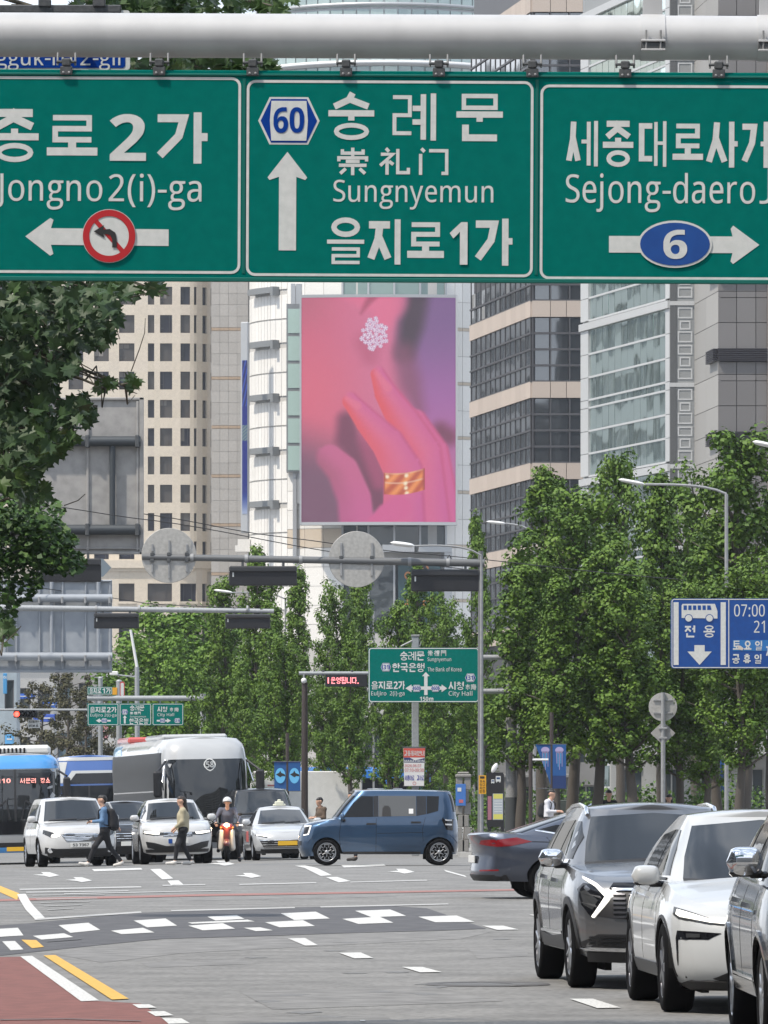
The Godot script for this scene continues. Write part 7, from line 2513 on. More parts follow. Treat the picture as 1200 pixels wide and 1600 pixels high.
	seams(z,[[[.93,.32],[.90,.7],[.95,1.04]],[[1.72,.3],[1.73,1.06]],[[2.78,.55],[2.76,.8],[2.83,1.08]],[[1.75,.72],[2.8,.74]]])
	mirrors(z,blue,.98,1.09,V(.17,.17,.12),T)
	on_end(z,false,"windscreen",[[-.66,1.09],[.66,1.09],[.6,1.56],[0,1.6],[-.6,1.56]],M("tinted_glass"),.005,.02,true)
	on_end(z,true,"rear_window",[[-.62,1.2],[.62,1.2],[.58,1.6],[-.58,1.6]],M("tinted_glass"),.005,.02,true)
	on_end(z,false,"grille",[[-.5,.45],[.5,.45],[.5,.55],[-.5,.55]],T,.006,.02)
	for sg in [-1.0,1.0]:
		on_side(z,sg,"window_sticker",[[2.46,1.16],[2.56,1.16],[2.56,1.27],[2.46,1.27]],M("lamp_white"),.009,.003,true)
		on_side(z,sg,"headrest",[[1.86,1.10],[2.06,1.10],[2.05,1.28],[2.0,1.34],[1.92,1.34],[1.87,1.28]],M("interior"),.008,.002,true)
	# ---- vehicles waiting at the far stop line
	var wp := paint("car_white",Color(.47,.47,.468),.0,.3)
	var facing := func(px: float,d: float,extra: float,sp: Dictionary) -> Array: # front at this column and distance,turned to show the flank
		var tn := deg_to_rad(extra)
		var p := stand(px,d)
		return [p - V(sin(tn),0,cos(tn)) * sp.L / 2,tn]
	# white van-like people carrier
	c = suv_spec()
	c.merge({"L": 5.1,"H": 1.75,"wb": 3.06,"fo": .96,"r": .355,"tr": .86,"style": "ten","paint": wp},true)
	c.wid = [[.2,.9],[.4,.975],[.62,.992],[.8,.99],[.95,.97],[1.08,.93],[1.2,.9]]
	c.tail = [[.2,4.95],[.5,5.08],[.8,5.1],[1.2,5.05]]
	c.top = [[.0,.9],[.12,.96],[.5,1.02],[1.0,1.07],[1.4,1.1],[3,1.12],[5.1,1.14]]
	c.ws = [[1.0,1.0],[1.1,1.16],[1.4,1.6],[1.68,2.0]]
	c.bl = [[1.0,5.05],[1.3,5.0],[1.6,4.85],[1.7,4.75]]
	c.gw = [[1.0,.92],[1.12,.90],[1.4,.82],[1.6,.74],[1.72,.68]]
	c.roof = [[1.8,1.66],[2.2,1.69],[3.0,1.71],[4.2,1.70],[4.9,1.66]]
	var q: Array = facing.call(127.0,169.0,9.0,c)
	z = car("white people carrier with a wide chrome grille before the striped bus","cars at the far stop line",c,q[0],q[1])
	front_kit(z,{"head": [[.50,.78],[.62,.84],[.88,.93],[.90,.83],[.72,.73]],"drl": [[.50,.78],[.62,.83],[.70,.80],[.72,.745],[.60,.735]],"grille": [[-.48,.80],[-.36,.63],[.36,.63],[.48,.80],[.3,.83],[-.3,.83]],"bars": 6,"intake": [[-.86,.49],[-.86,.34],[-.7,.31],[.7,.31],[.86,.34],[.86,.49],[.6,.45],[-.6,.45]],"plate": .54,"text": "53머 7367","fog": [.74,.41],"lip": .29,"wsx": .76,"wsy": [1.14,1.64,.64]})
	side_kit(z,[[[1.75,1.16],[2.6,1.16],[2.6,1.56],[2.25,1.56],[1.95,1.38]],[[2.7,1.16],[3.75,1.17],[3.75,1.57],[2.7,1.57]],[[3.85,1.17],[4.75,1.18],[4.65,1.55],[3.85,1.57]]],wp,1.6,1.2)
	# white crossover
	c = suv_spec()
	c.merge({"L": 4.5,"H": 1.66,"paint": wp,"style": "five"},true)
	c.tail = [[.2,4.35],[.5,4.48],[.8,4.5],[1.2,4.42]]
	q = facing.call(279.0,172.0,6.0,c)
	z = car("white crossover with slim grille bars behind the woman walking","cars at the far stop line",c,q[0],q[1])
	front_kit(z,{"head": [[.36,.80],[.58,.83],[.84,.86],[.86,.77],[.6,.73],[.38,.735]],"drl": [[.45,.805],[.82,.84],[.83,.80],[.64,.765],[.47,.755]],"grille": [[-.37,.81],[-.37,.70],[.37,.70],[.37,.81]],"bars": 3,"intake": [[-.8,.58],[-.6,.55],[-.3,.46],[.3,.46],[.6,.55],[.8,.58],[.76,.43],[.5,.36],[-.5,.36],[-.76,.43]],"plate": .58,"text": "","lip": .34,"blue_plate": true,"wsx": .69,"wsy": [1.13,1.55,.58]})
	side_kit(z,[[[1.72,1.16],[2.52,1.16],[2.52,1.50],[2.22,1.50],[1.9,1.36]],[[2.60,1.16],[3.42,1.17],[3.36,1.49],[2.60,1.51]]],wp,1.6,1.18)
	# dark sedan half hidden between the two white cars
	c = suv_spec()
	c.merge({"H": 1.66,"paint": paint("charcoal_sedan",Color(.03,.031,.036),.6,.3)},true)
	q = facing.call(205.0,181.0,6.0,c)
	z = car("charcoal crossover with bright lamps squeezed between the two white cars","cars at the far stop line",c,q[0],q[1])
	front_kit(z,{"head": [[.42,.82],[.80,.86],[.82,.74],[.46,.72]],"drl": [[.45,.81],[.79,.845],[.79,.76],[.48,.74]],"grille": [[-.4,.82],[-.36,.56],[.36,.56],[.4,.82]],"bars": 4,"intake": [[-.7,.46],[.7,.46],[.7,.36],[-.7,.36]],"plate": .52,"text": "","lip": .29,"wsx": .69,"wsy": [1.13,1.55,.58]})
	side_kit(z,[[[1.72,1.16],[2.52,1.16],[2.52,1.50],[2.22,1.50],[1.9,1.36]],[[2.60,1.16],[3.42,1.17],[3.36,1.49],[2.60,1.51]]],c.paint,1.6,1.18)
	# silver-white taxi
	c = sedan_spec()
	c.merge({"L": 4.9,"H": 1.475,"paint": paint("taxi_white",Color(.43,.44,.45),.1,.3)},true)
	q = facing.call(450.0,181.0,6.0,c)
	z = car("white taxi with a small roof light behind the blue boxy car's nose","cars at the far stop line",c,q[0],q[1],"taxi","taxi")
	front_kit(z,{"head": [[.5,.64],[.82,.70],[.83,.66],[.55,.60]],"drl": [[.5,.64],[.8,.69],[.8,.675],[.52,.625]],"grille": [[-.74,.56],[-.62,.33],[.62,.33],[.74,.56],[.5,.52],[-.5,.52]],"bars": 4,"intake": [[-.7,.3],[.7,.3],[.7,.25],[-.7,.25]],"plate": .45,"text": "","yellow": true,"lip": .22,"wsx": .67,"wsy": [.97,1.33,.53]})
	side_kit(z,[[[1.75,.985],[2.55,.99],[2.55,1.32],[2.3,1.33],[2.0,1.2]],[[2.62,.99],[3.3,1.02],[2.95,1.27],[2.62,1.32]]],c.paint,1.6,1.03)
	for sg in [-1.0,1.0]: on_side(z,sg,"door_print",[[1.7,.5],[2.4,.5],[2.45,.8],[1.75,.78]],mat("taxi_print",Color(.45,.06,.05),.4),.004,.004)
	var mb := MB.new()
	for e in [[.34,.10,.06],[.24,.12,.13],[.1,.08,.18]]: mb.box(V(0,1.45 + e[2] / 2,.15),V(e[0],e[2],e[1]),Basis(),.02)
	obj("roof_light",mb,mat("taxi_lamp",Color(.62,.62,.5),.4),z.o)
	# black van behind the taxi
	c = suv_spec()
	c.merge({"L": 5.2,"H": 1.99,"wb": 3.2,"fo": .9,"r": .36,"tr": .85,"style": "ten","paint": paint("van_black",Color(.016,.016,.018),.3,.3)},true)
	c.wid = [[.2,.9],[.4,.985],[.7,.998],[.95,.99],[1.15,.96],[1.3,.93]]
	c.nose = [[.2,.12],[.4,.0],[.8,.02],[1.0,.12],[1.15,.3]]
	c.tail = [[.2,5.1],[.5,5.2],[1.2,5.18]]
	c.top = [[.0,1.0],[.2,1.1],[.6,1.16],[1.0,1.2],[3,1.22],[5.2,1.22]]
	c.ws = [[1.1,.5],[1.2,.66],[1.5,1.1],[1.9,1.6]]
	c.bl = [[1.0,5.16],[1.5,5.1],[1.95,5.0]]
	c.gw = [[1.1,.95],[1.25,.93],[1.6,.86],[1.85,.79],[1.98,.72]]
	c.roof = [[1.3,1.88],[1.8,1.93],[2.6,1.95],[5.0,1.92]]
	q = facing.call(416.0,188.5,5.0,c)
	z = car("black van with a broad dark windscreen behind the taxi","cars at the far stop line",c,q[0],q[1],"van","van")
	front_kit(z,{"head": [[.5,.75],[.86,.78],[.88,.66],[.55,.62]],"drl": [[-.8,.95],[.8,.95],[.8,.965],[-.8,.965]],"grille": [[-.6,.72],[-.6,.45],[.6,.45],[.6,.72]],"bars": 5,"intake": [[-.8,.4],[.8,.4],[.8,.28],[-.8,.28]],"plate": .52,"text": "","lip": .26,"wsx": .8,"wsy": [1.24,1.86,.7]})
	side_kit(z,[[[1.3,1.28],[2.1,1.28],[2.1,1.78],[1.75,1.78],[1.45,1.5]],[[2.2,1.28],[3.5,1.28],[3.5,1.78],[2.2,1.78]]],c.paint,1.0,1.3)
func front_kit(z: Dictionary,k: Dictionary) -> void: # lamps,grille,intake,plate and windscreen of a car seen from the front
	var T := M("trim_black")
	for sg in [1.0,-1.0]:
		var fx := func(pl: Array) -> Array: return pl if sg > 0 else flip_x(pl)
		var hl := on_end(z,false,"headlight",fx.call(k.head),M("lamp_lens"),.006,.02)
		on_end(z,false,"running_light",fx.call(k.drl),M("headlamp_white"),.014,.012,false,hl)
		if k.has("fog"):
			var mb := MB.new()
			var s: Hull = z.body
			mb.lathe([[.0,.03],[.05,.03],[.065,.04],[.07,.0]],16,Transform3D(Basis(Vector3.RIGHT,PI / 2),V(sg * k.fog[0],k.fog[1],s.L / 2 - s.nose(k.fog[0],k.fog[1]))))
			obj("fog_lamp",mb,M("lamp_clear"),z.o)
	var gr := on_end(z,false,"grille",k.grille,T,.006,.02)
	var lo := 9.0
	var hi := .0
	for p in k.grille: lo = minf(lo,p[1]); hi = maxf(hi,p[1])
	for i in k.bars:
		var y := lerpf(lo,hi,(i + .5) / k.bars)
		var w := .0
		for j in 40:
			var x := j * .02
			if Geometry2D.is_point_in_polygon(U(x,y),PackedVector2Array(k.grille.map(func(p): return U(p[0],p[1])))): w = x
		on_end(z,false,"grille_bar",[[-w,y - .007],[w,y - .007],[w,y + .007],[-w,y + .007]],M("chrome"),.016,.014,false,gr)
	on_end(z,false,"air_intake",k.intake,T,.008,.02)
	on_end(z,false,"bumper_lip",[[-.78,k.lip - .04],[.78,k.lip - .04],[.8,k.lip + .04],[-.8,k.lip + .04]],T,.012,.03)
	number_plate(z,false,k.plate,M("plate_yellow") if k.has("yellow") else M("plate_white"),"" if not k.text else k.text.left(2) + " " + k.text.right(4))
	if k.has("blue_plate"): part("plate_band",M("sign_blue"),z.o,V(-.2,k.plate,z.body.L / 2 + .046),V(.1,.115,.004))
	var w: float = k.wsx
	var y: Array = k.wsy
	on_end(z,false,"windscreen",[[-w,y[0]],[w,y[0]],[lerpf(w,y[2],.4),lerpf(y[0],y[1],.4)],[y[2],y[1]],[.0,y[1] + .03],[-y[2],y[1]],[-lerpf(w,y[2],.4),lerpf(y[0],y[1],.4)]],M("clear_tint"),.008,.02,true)
	on_end(z,false,"wiper",strip([[-w * .85,y[0] + .02],[.05,y[0] + .05]],.025),T,.02,.02,true)
	on_end(z,false,"wiper",strip([[.05,y[0] + .02],[w * .7,y[0] + .05]],.025),T,.02,.02,true)
func side_kit(z: Dictionary,wins: Array,pm: Material,ms: float,mh: float) -> void:
	var c: Dictionary = z.c
	for sg in [-1.0,1.0]:
		for w in wins: on_side(z,sg,"side_window",w,M("tinted_glass"),.006,.02,true)
		for w in [c.fo,c.fo + c.wb]: on_side(z,sg,"arch_trim",arch(w,c.r,c.r * 1.09,c.r * 1.16,c.sill + .03),M("trim_black"),.006,.02,false,null,.1)
	handles(z,[[2.4,c.top[4][1] - .13],[3.4,c.top[4][1] - .11]],pm)
	mirrors(z,pm,ms,mh,V(.24,.17,.18),M("trim_black"))
	seams(z,[[[1.42,.45],[1.42,.8],[1.5,c.top[4][1] - .02]],[[2.55,.45],[2.57,.8],[2.6,c.top[4][1] - .01]]])

func bus(label: String,L: float,H: float,body_paint: Material,at: Vector3,turn: float,nose: Array,called := "bus") -> Dictionary:
	var o := thing(called,label,"bus",at,"buses at the far stop line")
	lie(o,turn)
	var k := skin(L,nose,[[.2,L - .05],[1.5,L],[H - .3,L - .03],[H,L - .15]],[[.2,1.2],[.6,1.245],[2.2,1.245],[H - .3,1.225],[H - .08,1.15],[H,1.05]],22.0,3.2)
	var r := .48
	var Ra := .55
	var axles := [2.5,L - 3.2]
	var bottom := func(s: float,x: float) -> float:
		var b := .32
		for w in axles:
			if absf(s - w) < Ra: b = maxf(b,r + sqrt(Ra * Ra - (s - w) * (s - w)))
		return b
	var ts := []
	for zf in [.0,.15,.3,.45,.6,.72,.82,.9,.95]:
		var t := asin(pow(zf,k.q / 2.0))
		ts.append(t); ts.append(PI - t)
	var s := .3
	while s < L - .25:
		ts.append(k.t_of(s,1.0))
		s += .35
	for w in axles:
		for i in 13: ts.append(k.t_of(w - cos(PI * i / 12.0) * Ra * .9999,1.0))
		ts.append(k.t_of(w - Ra - .005,1.0)); ts.append(k.t_of(w + Ra + .005,1.0))
	ts.sort()
	var mb := MB.new()
	shell(mb,k,ts,bottom,func(_t: float) -> float: return H,20,func(_s: float) -> float: return .06,1.0)
	obj("body",mb,body_paint,o)
	mb = MB.new()
	mb.box(V(0,.5,0),V(2.1,.3,L - .8))
	for w in axles:
		for sg in [-1.0,1.0]: mb.box(V(sg * .85,.75,L / 2 - w),V(.2,.6,1.1))
	obj("underbody",mb,M("well_black"),o)
	for w in axles:
		for sg in [-1.0,1.0]: wheel(o,V(sg * 1.06,r,L / 2 - w),r,.3,"steel",sg)
	return {"o": o,"body": k,"cab": k,"c": {}}
func fleet_buses() -> void:
	var T := M("trim_black")
	var G := M("clear_tint")
	var gb := M("gloss_black")
	# ---- blue and silver bus at the left edge
	var silver := paint("bus_silver",Color(.34,.35,.36),.3,.35)
	var sky_blue := paint("bus_blue",Color(.055,.27,.62),.0,.35)
	var tn := deg_to_rad(3.0)
	var L := 11.0
	var d := 186.0
	var z := bus("silver and sky blue bus with red destination display at the picture's left edge",L,3.0,silver,stand(26,d) - V(sin(tn),0,cos(tn)) * L / 2,tn,[[.2,.12],[.5,.02],[1.2,.0],[2.2,.12],[2.8,.28],[3.0,.42]])
	var o: Node3D = z.o
	on_end(z,false,"brow",[[-1.2,2.62],[1.2,2.62],[1.15,2.88],[.98,2.985],[-.98,2.985],[-1.15,2.88]],sky_blue,.012,.03)
	on_end(z,false,"windscreen",[[-1.2,1.18],[-.03,1.18],[-.03,2.6],[-1.17,2.6]],G,.008,.02,false,null,.25)
	on_end(z,false,"windscreen",[[.03,1.18],[1.2,1.18],[1.17,2.6],[.03,2.6]],G,.008,.02,false,null,.25)
	on_end(z,false,"windscreen_post",[[-.03,1.18],[.03,1.18],[.03,2.6],[-.03,2.6]],T,.02,.03)
	on_end(z,false,"dash_panel",[[-1.22,.82],[1.22,.82],[1.2,1.18],[-1.2,1.18]],gb,.010,.02)
	on_end(z,false,"front_band",[[-1.2,.47],[1.2,.47],[1.2,.60],[-1.2,.60]],T,.01,.02)
	on_end(z,false,"bumper",[[-1.2,.33],[1.2,.33],[1.2,.47],[-1.2,.47]],sky_blue,.014,.03)
	for e in [[-.5,.0],[.55,.0]]:
		on_end(z,false,"wiper",strip([[e[0] * .3,1.22],[e[0] * .5,1.75],[e[0] * 1.8,1.25]],.05),T,.04,.03)
	var disp := on_end(z,false,"display_case",[[.1,2.2],[1.0,2.2],[.98,2.5],[.1,2.5]],gb,.012,.01)
	var led := glow("bus_led",Color(1.0,.10,.02),1.1)
	var mb := MB.new()
	rng.seed = 9
	for e in [["서문리",.14,2.22,.60,2.36],["강소",.70,2.22,.98,2.36]]:
		for i in e[0].length(): hangul(mb,e[0][i],Rect2(e[1] + i * (e[3] - e[1]) / e[0].length(),e[2],(e[3] - e[1]) / e[0].length() * .88,e[4] - e[2]),.022,Transform3D(Basis(),V(0,0,L / 2 - .10)),.0)
	obj("display_text",mb,led,disp)
	latin("1110",led,o,-.62,2.24,-.12,.12,L / 2 - .10,true)
	latin("M",M("lamp_red"),o,.50,.88,.78,.22,L / 2 + .012,true)
	latin("BUS",M("sign_white"),o,.80,.88,1.16,.19,L / 2 - .02,true)
	for sg in [-1.0,1.0]:
		mb = MB.new()
		mb.ball(V(sg * .86,.70,L / 2 - .04),V(.2,.11,.06),8,14)
		obj("headlight",mb,M("lamp_clear"),o)
		for i in 6: on_side(z,sg,"side_window",[[.6 + i * 1.7,1.3],[2.2 + i * 1.7,1.3],[2.2 + i * 1.7,2.45],[.6 + i * 1.7,2.45]],M("tinted_glass"),.008,.02,false,null,.4)
		part("wing_mirror",T,o,V(sg * 1.42,2.0,L / 2 + .1),V(.2,.75,.16),.05)
		pole("mirror_arm",T,o,V(sg * 1.2,2.55,L / 2 - .25),V(sg * 1.42,2.4,L / 2 + .1),.03)
		on_side(z,sg,"stripe",[[.4,2.55],[10.6,2.55],[10.6,2.8],[.4,2.8]],sky_blue,.01,.02,false,null,.6)
	var pod := part("roof_unit",paint("bus_roof_white",Color(.6,.6,.58),.0,.4),o,V(0,3.14,L / 2 - 2.8),V(2.0,.28,3.6),.09)
	for i in 10: part("vent_slot",M("well_black"),pod,V(-.72 + i * .11,3.13,L / 2 - .985),V(.05,.15,.02))
	number_plate(z,false,.42,M("plate_yellow"),"")
	# ---- dark blue city bus behind
	var cobalt := paint("bus_cobalt",Color(.03,.10,.33),.0,.35)
	d = 222.0
	tn = deg_to_rad(1.0)
	z = bus("cobalt blue city bus with a black lower front behind the white people carrier",L,3.3,cobalt,stand(141,d) - V(sin(tn),0,cos(tn)) * L / 2,tn,[[.2,.1],[1.2,.0],[2.4,.08],[3.3,.3]])
	o = z.o
	on_end(z,false,"roof_edge",[[-1.0,3.18],[1.0,3.18],[.96,3.29],[-.96,3.29]],paint("bus_grey",Color(.42,.43,.43),.1,.4),.012,.02)
	on_end(z,false,"side_block",[[-1.2,2.45],[-.85,2.45],[-.70,3.14],[-1.06,3.14]],M("bus_grey"),.012,.02)
	on_end(z,false,"display_frame",[[-.85,2.42],[-.55,2.85],[.85,2.85],[1.15,2.42]],M("bus_grey"),.010,.02)
	on_end(z,false,"display_glass",[[-.68,2.42],[-.42,2.76],[.76,2.76],[.98,2.42]],gb,.018,.02)
	on_end(z,false,"windscreen",[[-1.2,.95],[1.2,.95],[1.2,2.36],[-1.2,2.36]],M("tinted_glass"),.008,.02,false,null,.3)
	on_end(z,false,"lower_panel",[[-1.2,.35],[1.2,.35],[1.2,.94],[-1.2,.94]],T,.008,.02)
	on_end(z,false,"windscreen_post",[[-.02,.95],[.04,.95],[.04,2.36],[-.02,2.36]],T,.02,.02)
	var vest := on_end(z,false,"blue_board",[[-.98,1.75],[-.78,1.75],[-.72,1.6],[-.66,1.75],[-.44,1.75],[-.5,1.35],[-.88,1.35]],mat("board_blue",Color(.06,.22,.6),.4),.014,.01)
	for x in [-.85,-.5]: on_end(z,false,"red_lamp",[[x - .06,1.12],[x + .06,1.12],[x + .06,1.3],[x - .06,1.3]],M("tail_glow"),.014,.01)
	on_end(z,false,"yellow_notice",[[.42,1.35],[.62,1.35],[.66,1.72],[.48,1.72]],mat("notice_yellow",Color(.55,.55,.1),.6),.014,.01)
	for sg in [-1.0,1.0]:
		part("wing_mirror",T,o,V(sg * 1.42,1.75,L / 2 + .12),V(.24,.6,.14),.05)
		pole("mirror_arm",T,o,V(sg * 1.15,2.4,L / 2 - .1),V(sg * 1.42,2.0,L / 2 + .12),.03)
		for i in 6: on_side(z,sg,"side_window",[[.6 + i * 1.7,1.3],[2.2 + i * 1.7,1.3],[2.2 + i * 1.7,2.4],[.6 + i * 1.7,2.4]],M("tinted_glass"),.008,.02,false,null,.4)
	# ---- white coach numbered 58
	var coach := paint("coach_white",Color(.42,.43,.44),.0,.3)
	var pale := paint("coach_blue",Color(.14,.33,.56),.0,.35)
	d = 191.0
	tn = deg_to_rad(10.0)
	L = 11.6
	z = bus("white coach with a black front, numbered 58, with blue stripes on its flank",L,3.42,coach,stand(328,d) - V(sin(tn),0,cos(tn)) * L / 2,tn,[[.2,.15],[.7,.02],[1.3,.0],[2.2,.10],[2.9,.30],[3.2,.42],[3.42,.62]])
	o = z.o
	on_end(z,false,"windscreen",[[-1.16,1.3],[1.16,1.3],[1.18,1.8],[1.13,2.72],[1.05,2.84],[-1.05,2.84],[-1.13,2.72],[-1.18,1.8]],G,.010,.02,false,null,.22)
	on_end(z,false,"black_front",[[-1.2,.5],[1.2,.5],[1.2,1.3],[-1.2,1.3]],gb,.010,.02,false,null,.3)
	on_end(z,false,"dash_line",[[-.6,1.27],[.7,1.27],[.7,1.35],[-.6,1.35]],T,.03,.03)
	for e in [[[-.1,1.36],[-.9,1.42]],[[.1,1.36],[.95,1.42]]]: on_end(z,false,"wiper",strip(e,.05),T,.04,.03)
	var badge := on_end(z,false,"number_disc",[[.08,2.490],[.16,2.530],[.235,2.610],[.255,2.680],[.235,2.750],[.16,2.830],[.08,2.860],[.0,2.830],[-.075,2.750],[-.095,2.680],[-.075,2.610],[.0,2.530]],M("sign_white"),.018,.01)
	on_end(z,false,"disc_centre",[[.08,2.525],[.15,2.555],[.2,2.620],[.215,2.680],[.2,2.740],[.15,2.800],[.08,2.825],[.01,2.800],[-.04,2.740],[-.055,2.680],[-.04,2.620],[.01,2.555]],gb,.022,.005,false,badge)
	latin("58",M("sign_white"),badge,-.03,2.60,.19,.17,L / 2 - .17,true)
	mb = MB.new()
	for i in 4: hangul(mb,"굿모닝여"[i],Rect2(-.36 + i * .16,1.02,.145,.17),.026,Transform3D(Basis(),V(0,0,L / 2 + .02)),.0)
	obj("lettering",mb,M("sign_white"),o)
	for sg in [-1.0,1.0]:
		on_side(z,sg,"side_window",[[.55,1.98],[10.9,1.98],[10.9,3.04],[.9,3.04]],mat("coach_glass",Color(.006,.007,.008),.45),.010,.02,false,null,.5)
		on_side(z,sg,"lower_glass",[[.7,1.68],[10.9,1.68],[10.9,1.94],[.7,1.94]],M("coach_glass"),.010,.02,false,null,.6)
		for i in 3: on_side(z,sg,"stripe",[[4.4 + i * 2.3,.6],[5.5 + i * 2.3,.6],[5.2 + i * 2.3,1.65],[4.1 + i * 2.3,1.65]],pale,.008,.02,false,null,.5)
		on_side(z,sg,"rear_corner",[[8.9,3.06],[11.2,3.06],[11.1,3.34],[9.3,3.34]],pale,.010,.02,false,null,.4)
		part("wing_mirror",T,o,V(sg * 1.46,2.15,L / 2 + .12),V(.24,.75,.16),.06)
		pole("mirror_arm",T,o,V(sg * 1.15,2.8,L / 2 - .35),V(sg * 1.46,2.5,L / 2 + .12),.035)
		pole("mirror_arm",M("chrome"),o,V(sg * 1.15,2.85,L / 2 - .45),V(sg * 1.3,2.2,L / 2 - .1),.02)
		mb = MB.new()
		mb.ball(V(sg * .9,.62,L / 2 - .06),V(.2,.1,.05),8,14)
		obj("headlight",mb,M("lamp_clear"),o)
	part("roof_unit",coach,o,V(0,3.5,L / 2 - 4.2),V(1.9,.16,3.4),.06)
	part("roof_unit",paint("coach_red",Color(.5,.08,.07),.0,.35),o,V(-.3,3.5,L / 2 - 9.6),V(1.6,.2,2.4),.06)
	# ---- white box truck and a blue bus seen through the trees
	var tr := thing("box_truck","white box truck side with faint print behind the taxi and blue car","truck",stand(470,238.0))
	tr.position.y = ground_y(tr.position.x,238.0)
	var kt := F / 238.0
	var wt := grain("truck_white",Color(.56,.56,.54),Color(.64,.64,.62),.6,3.0,.02)
	part("cargo_box",wt,tr,V(.2,1.75,0),V(3.9,2.1,2.1),.03)
	part("chassis",T,tr,V(.3,.55,0),V(5.0,.25,1.6))
	part("cab",M("coach_white"),tr,V(2.95,1.35,0),V(1.5,1.7,2.0),.15)
	part("cab_window",M("tinted_glass"),tr,V(3.0,1.7,1.0),V(.8,.6,.04),.02)
	for e in [-1.0,2.8]:
		for sg in [-1.0,1.0]: # wheels turn about the depth axis on this broadside truck
			var wn := MB.new()
			wn.lathe([[.2,-.12],[.4,-.13],[.42,.0],[.4,.13],[.2,.12],[.0,.1]],24,Transform3D(Basis(Vector3.RIGHT,PI / 2),V(e,.42,sg * .9)))
			obj("wheel",wn,M("tyre"),tr)
	for i in 2: part("print",mat("truck_print",Color(.35,.12,.12),.7),tr,V(-.9,2.3 - i * .14,1.053),V(.5 + .3 * i,.05,.006))
	var bb := thing("bus","blue bus passing behind the trees above the box truck","bus",stand(505,285.0),"buses at the far stop line")
	part("body",paint("far_bus_blue",Color(.02,.16,.5),0,.4),bb,V(0,1.7,0),V(9.0,2.6,2.4),.15)
	for i in 6: part("side_window",M("tinted_glass"),bb,V(-3.6 + i * 1.4,2.1,1.2),V(1.2,.9,.05),.02)
	for e in [-2.8,2.8]:
		var wn := MB.new()
		wn.lathe([[.2,-.12],[.43,-.13],[.45,.0],[.43,.13],[.2,.12],[.0,.1]],24,Transform3D(Basis(Vector3.RIGHT,PI / 2),V(e,.45,1.1)))
		obj("wheel",wn,M("tyre"),bb)

# ---- people
func field_mesh(bones: Array,cell: float,blend: float) -> ArrayMesh: # surface of tapered limbs joined smoothly: [a,b,radius a,radius b]
	var lo := Vector3.ONE * 1e9
	var hi := -lo
	for b in bones:
		var r: float = maxf(b[2],b[3]) + 2.5 * cell
		for p in [b[0],b[1]]:
			lo = lo.min(p - Vector3.ONE * r)
			hi = hi.max(p + Vector3.ONE * r)
	var n := Vector3i(((hi - lo) / cell).ceil()) + Vector3i.ONE
	var f := PackedFloat32Array()
	f.resize(n.x * n.y * n.z)
	f.fill(1.0)
	for b in bones:
		var r: float = maxf(b[2],b[3]) + 3.0 * cell + blend
		var l0 := Vector3i(((b[0].min(b[1]) - Vector3.ONE * r - lo) / cell).floor()).max(Vector3i.ZERO)
		var l1 := Vector3i(((b[0].max(b[1]) + Vector3.ONE * r - lo) / cell).ceil()).min(n - Vector3i.ONE)
		var ab: Vector3 = b[1] - b[0]
		var inv := 1.0 / maxf(ab.length_squared(),1e-8)
		for z in range(l0.z,l1.z + 1):
			for y in range(l0.y,l1.y + 1):
				for x in range(l0.x,l1.x + 1):
					var p := lo + V(x,y,z) * cell
					var t := clampf((p - b[0]).dot(ab) * inv,.0,1.0)
					var d: float = (p - b[0] - ab * t).length() - lerpf(b[2],b[3],t)
					var i := x + n.x * (y + n.y * z)
					var o := f[i]
					var h := maxf(blend - absf(o - d),.0) / blend
					f[i] = minf(o,d) - h * h * blend * .25
	var ids := {}
	var mb := MB.new()
	for z in n.z - 1:
		for y in n.y - 1:
			for x in n.x - 1:
				var i := x + n.x * (y + n.y * z)
				var m := 0
				var c := Vector3.ZERO
				var g := Vector3.ZERO
				var v := [f[i],f[i + 1],f[i + n.x],f[i + n.x + 1],f[i + n.x * n.y],f[i + n.x * n.y + 1],f[i + n.x * n.y + n.x],f[i + n.x * n.y + n.x + 1]]
				var neg := 0
				for q in v: neg += 1 if q < .0 else 0
				if neg == 0 or neg == 8: continue
				for e in [[0,1],[2,3],[4,5],[6,7],[0,2],[1,3],[4,6],[5,7],[0,4],[1,5],[2,6],[3,7]]:
					var a: float = v[e[0]]
					var b: float = v[e[1]]
					if (a < .0) != (b < .0):
						var t := a / (a - b)
						var pa := V(e[0] & 1,(e[0] >> 1) & 1,e[0] >> 2)
						var pb := V(e[1] & 1,(e[1] >> 1) & 1,e[1] >> 2)
						c += pa.lerp(pb,t)
						m += 1
				g = V(v[1] + v[3] + v[5] + v[7] - v[0] - v[2] - v[4] - v[6],v[2] + v[3] + v[6] + v[7] - v[0] - v[1] - v[4] - v[5],v[4] + v[5] + v[6] + v[7] - v[0] - v[1] - v[2] - v[3]).normalized()
				ids[i] = mb.vert(lo + (V(x,y,z) + c / m) * cell,g)
	for z in range(1,n.z - 1):
		for y in range(1,n.y - 1):
			for x in range(1,n.x - 1):
				var i := x + n.x * (y + n.y * z)
				var a := f[i] < .0
				for ax in 3:
					var st: int = [1,n.x,n.x * n.y][ax]
					if (f[i + st] < .0) == a: continue
					var u: int = [n.x,n.x * n.y,1][ax]
					var w: int = [n.x * n.y,1,n.x][ax]
					var q := [i,i - u,i - u - w,i - w]
					var ok := true
					for e in q: ok = ok and ids.has(e)
					if not ok: continue
					var A: int = ids[q[0]]
					var B: int = ids[q[1]]
					var C: int = ids[q[2]]
					var E: int = ids[q[3]]
					if (mb.v[C] - mb.v[A]).cross(mb.v[B] - mb.v[A]).dot(mb.n[A] + mb.n[C]) > .0: mb.idx.append_array([A,B,C,A,C,E])
					else: mb.idx.append_array([A,C,B,A,E,C])
	return mb.mesh()

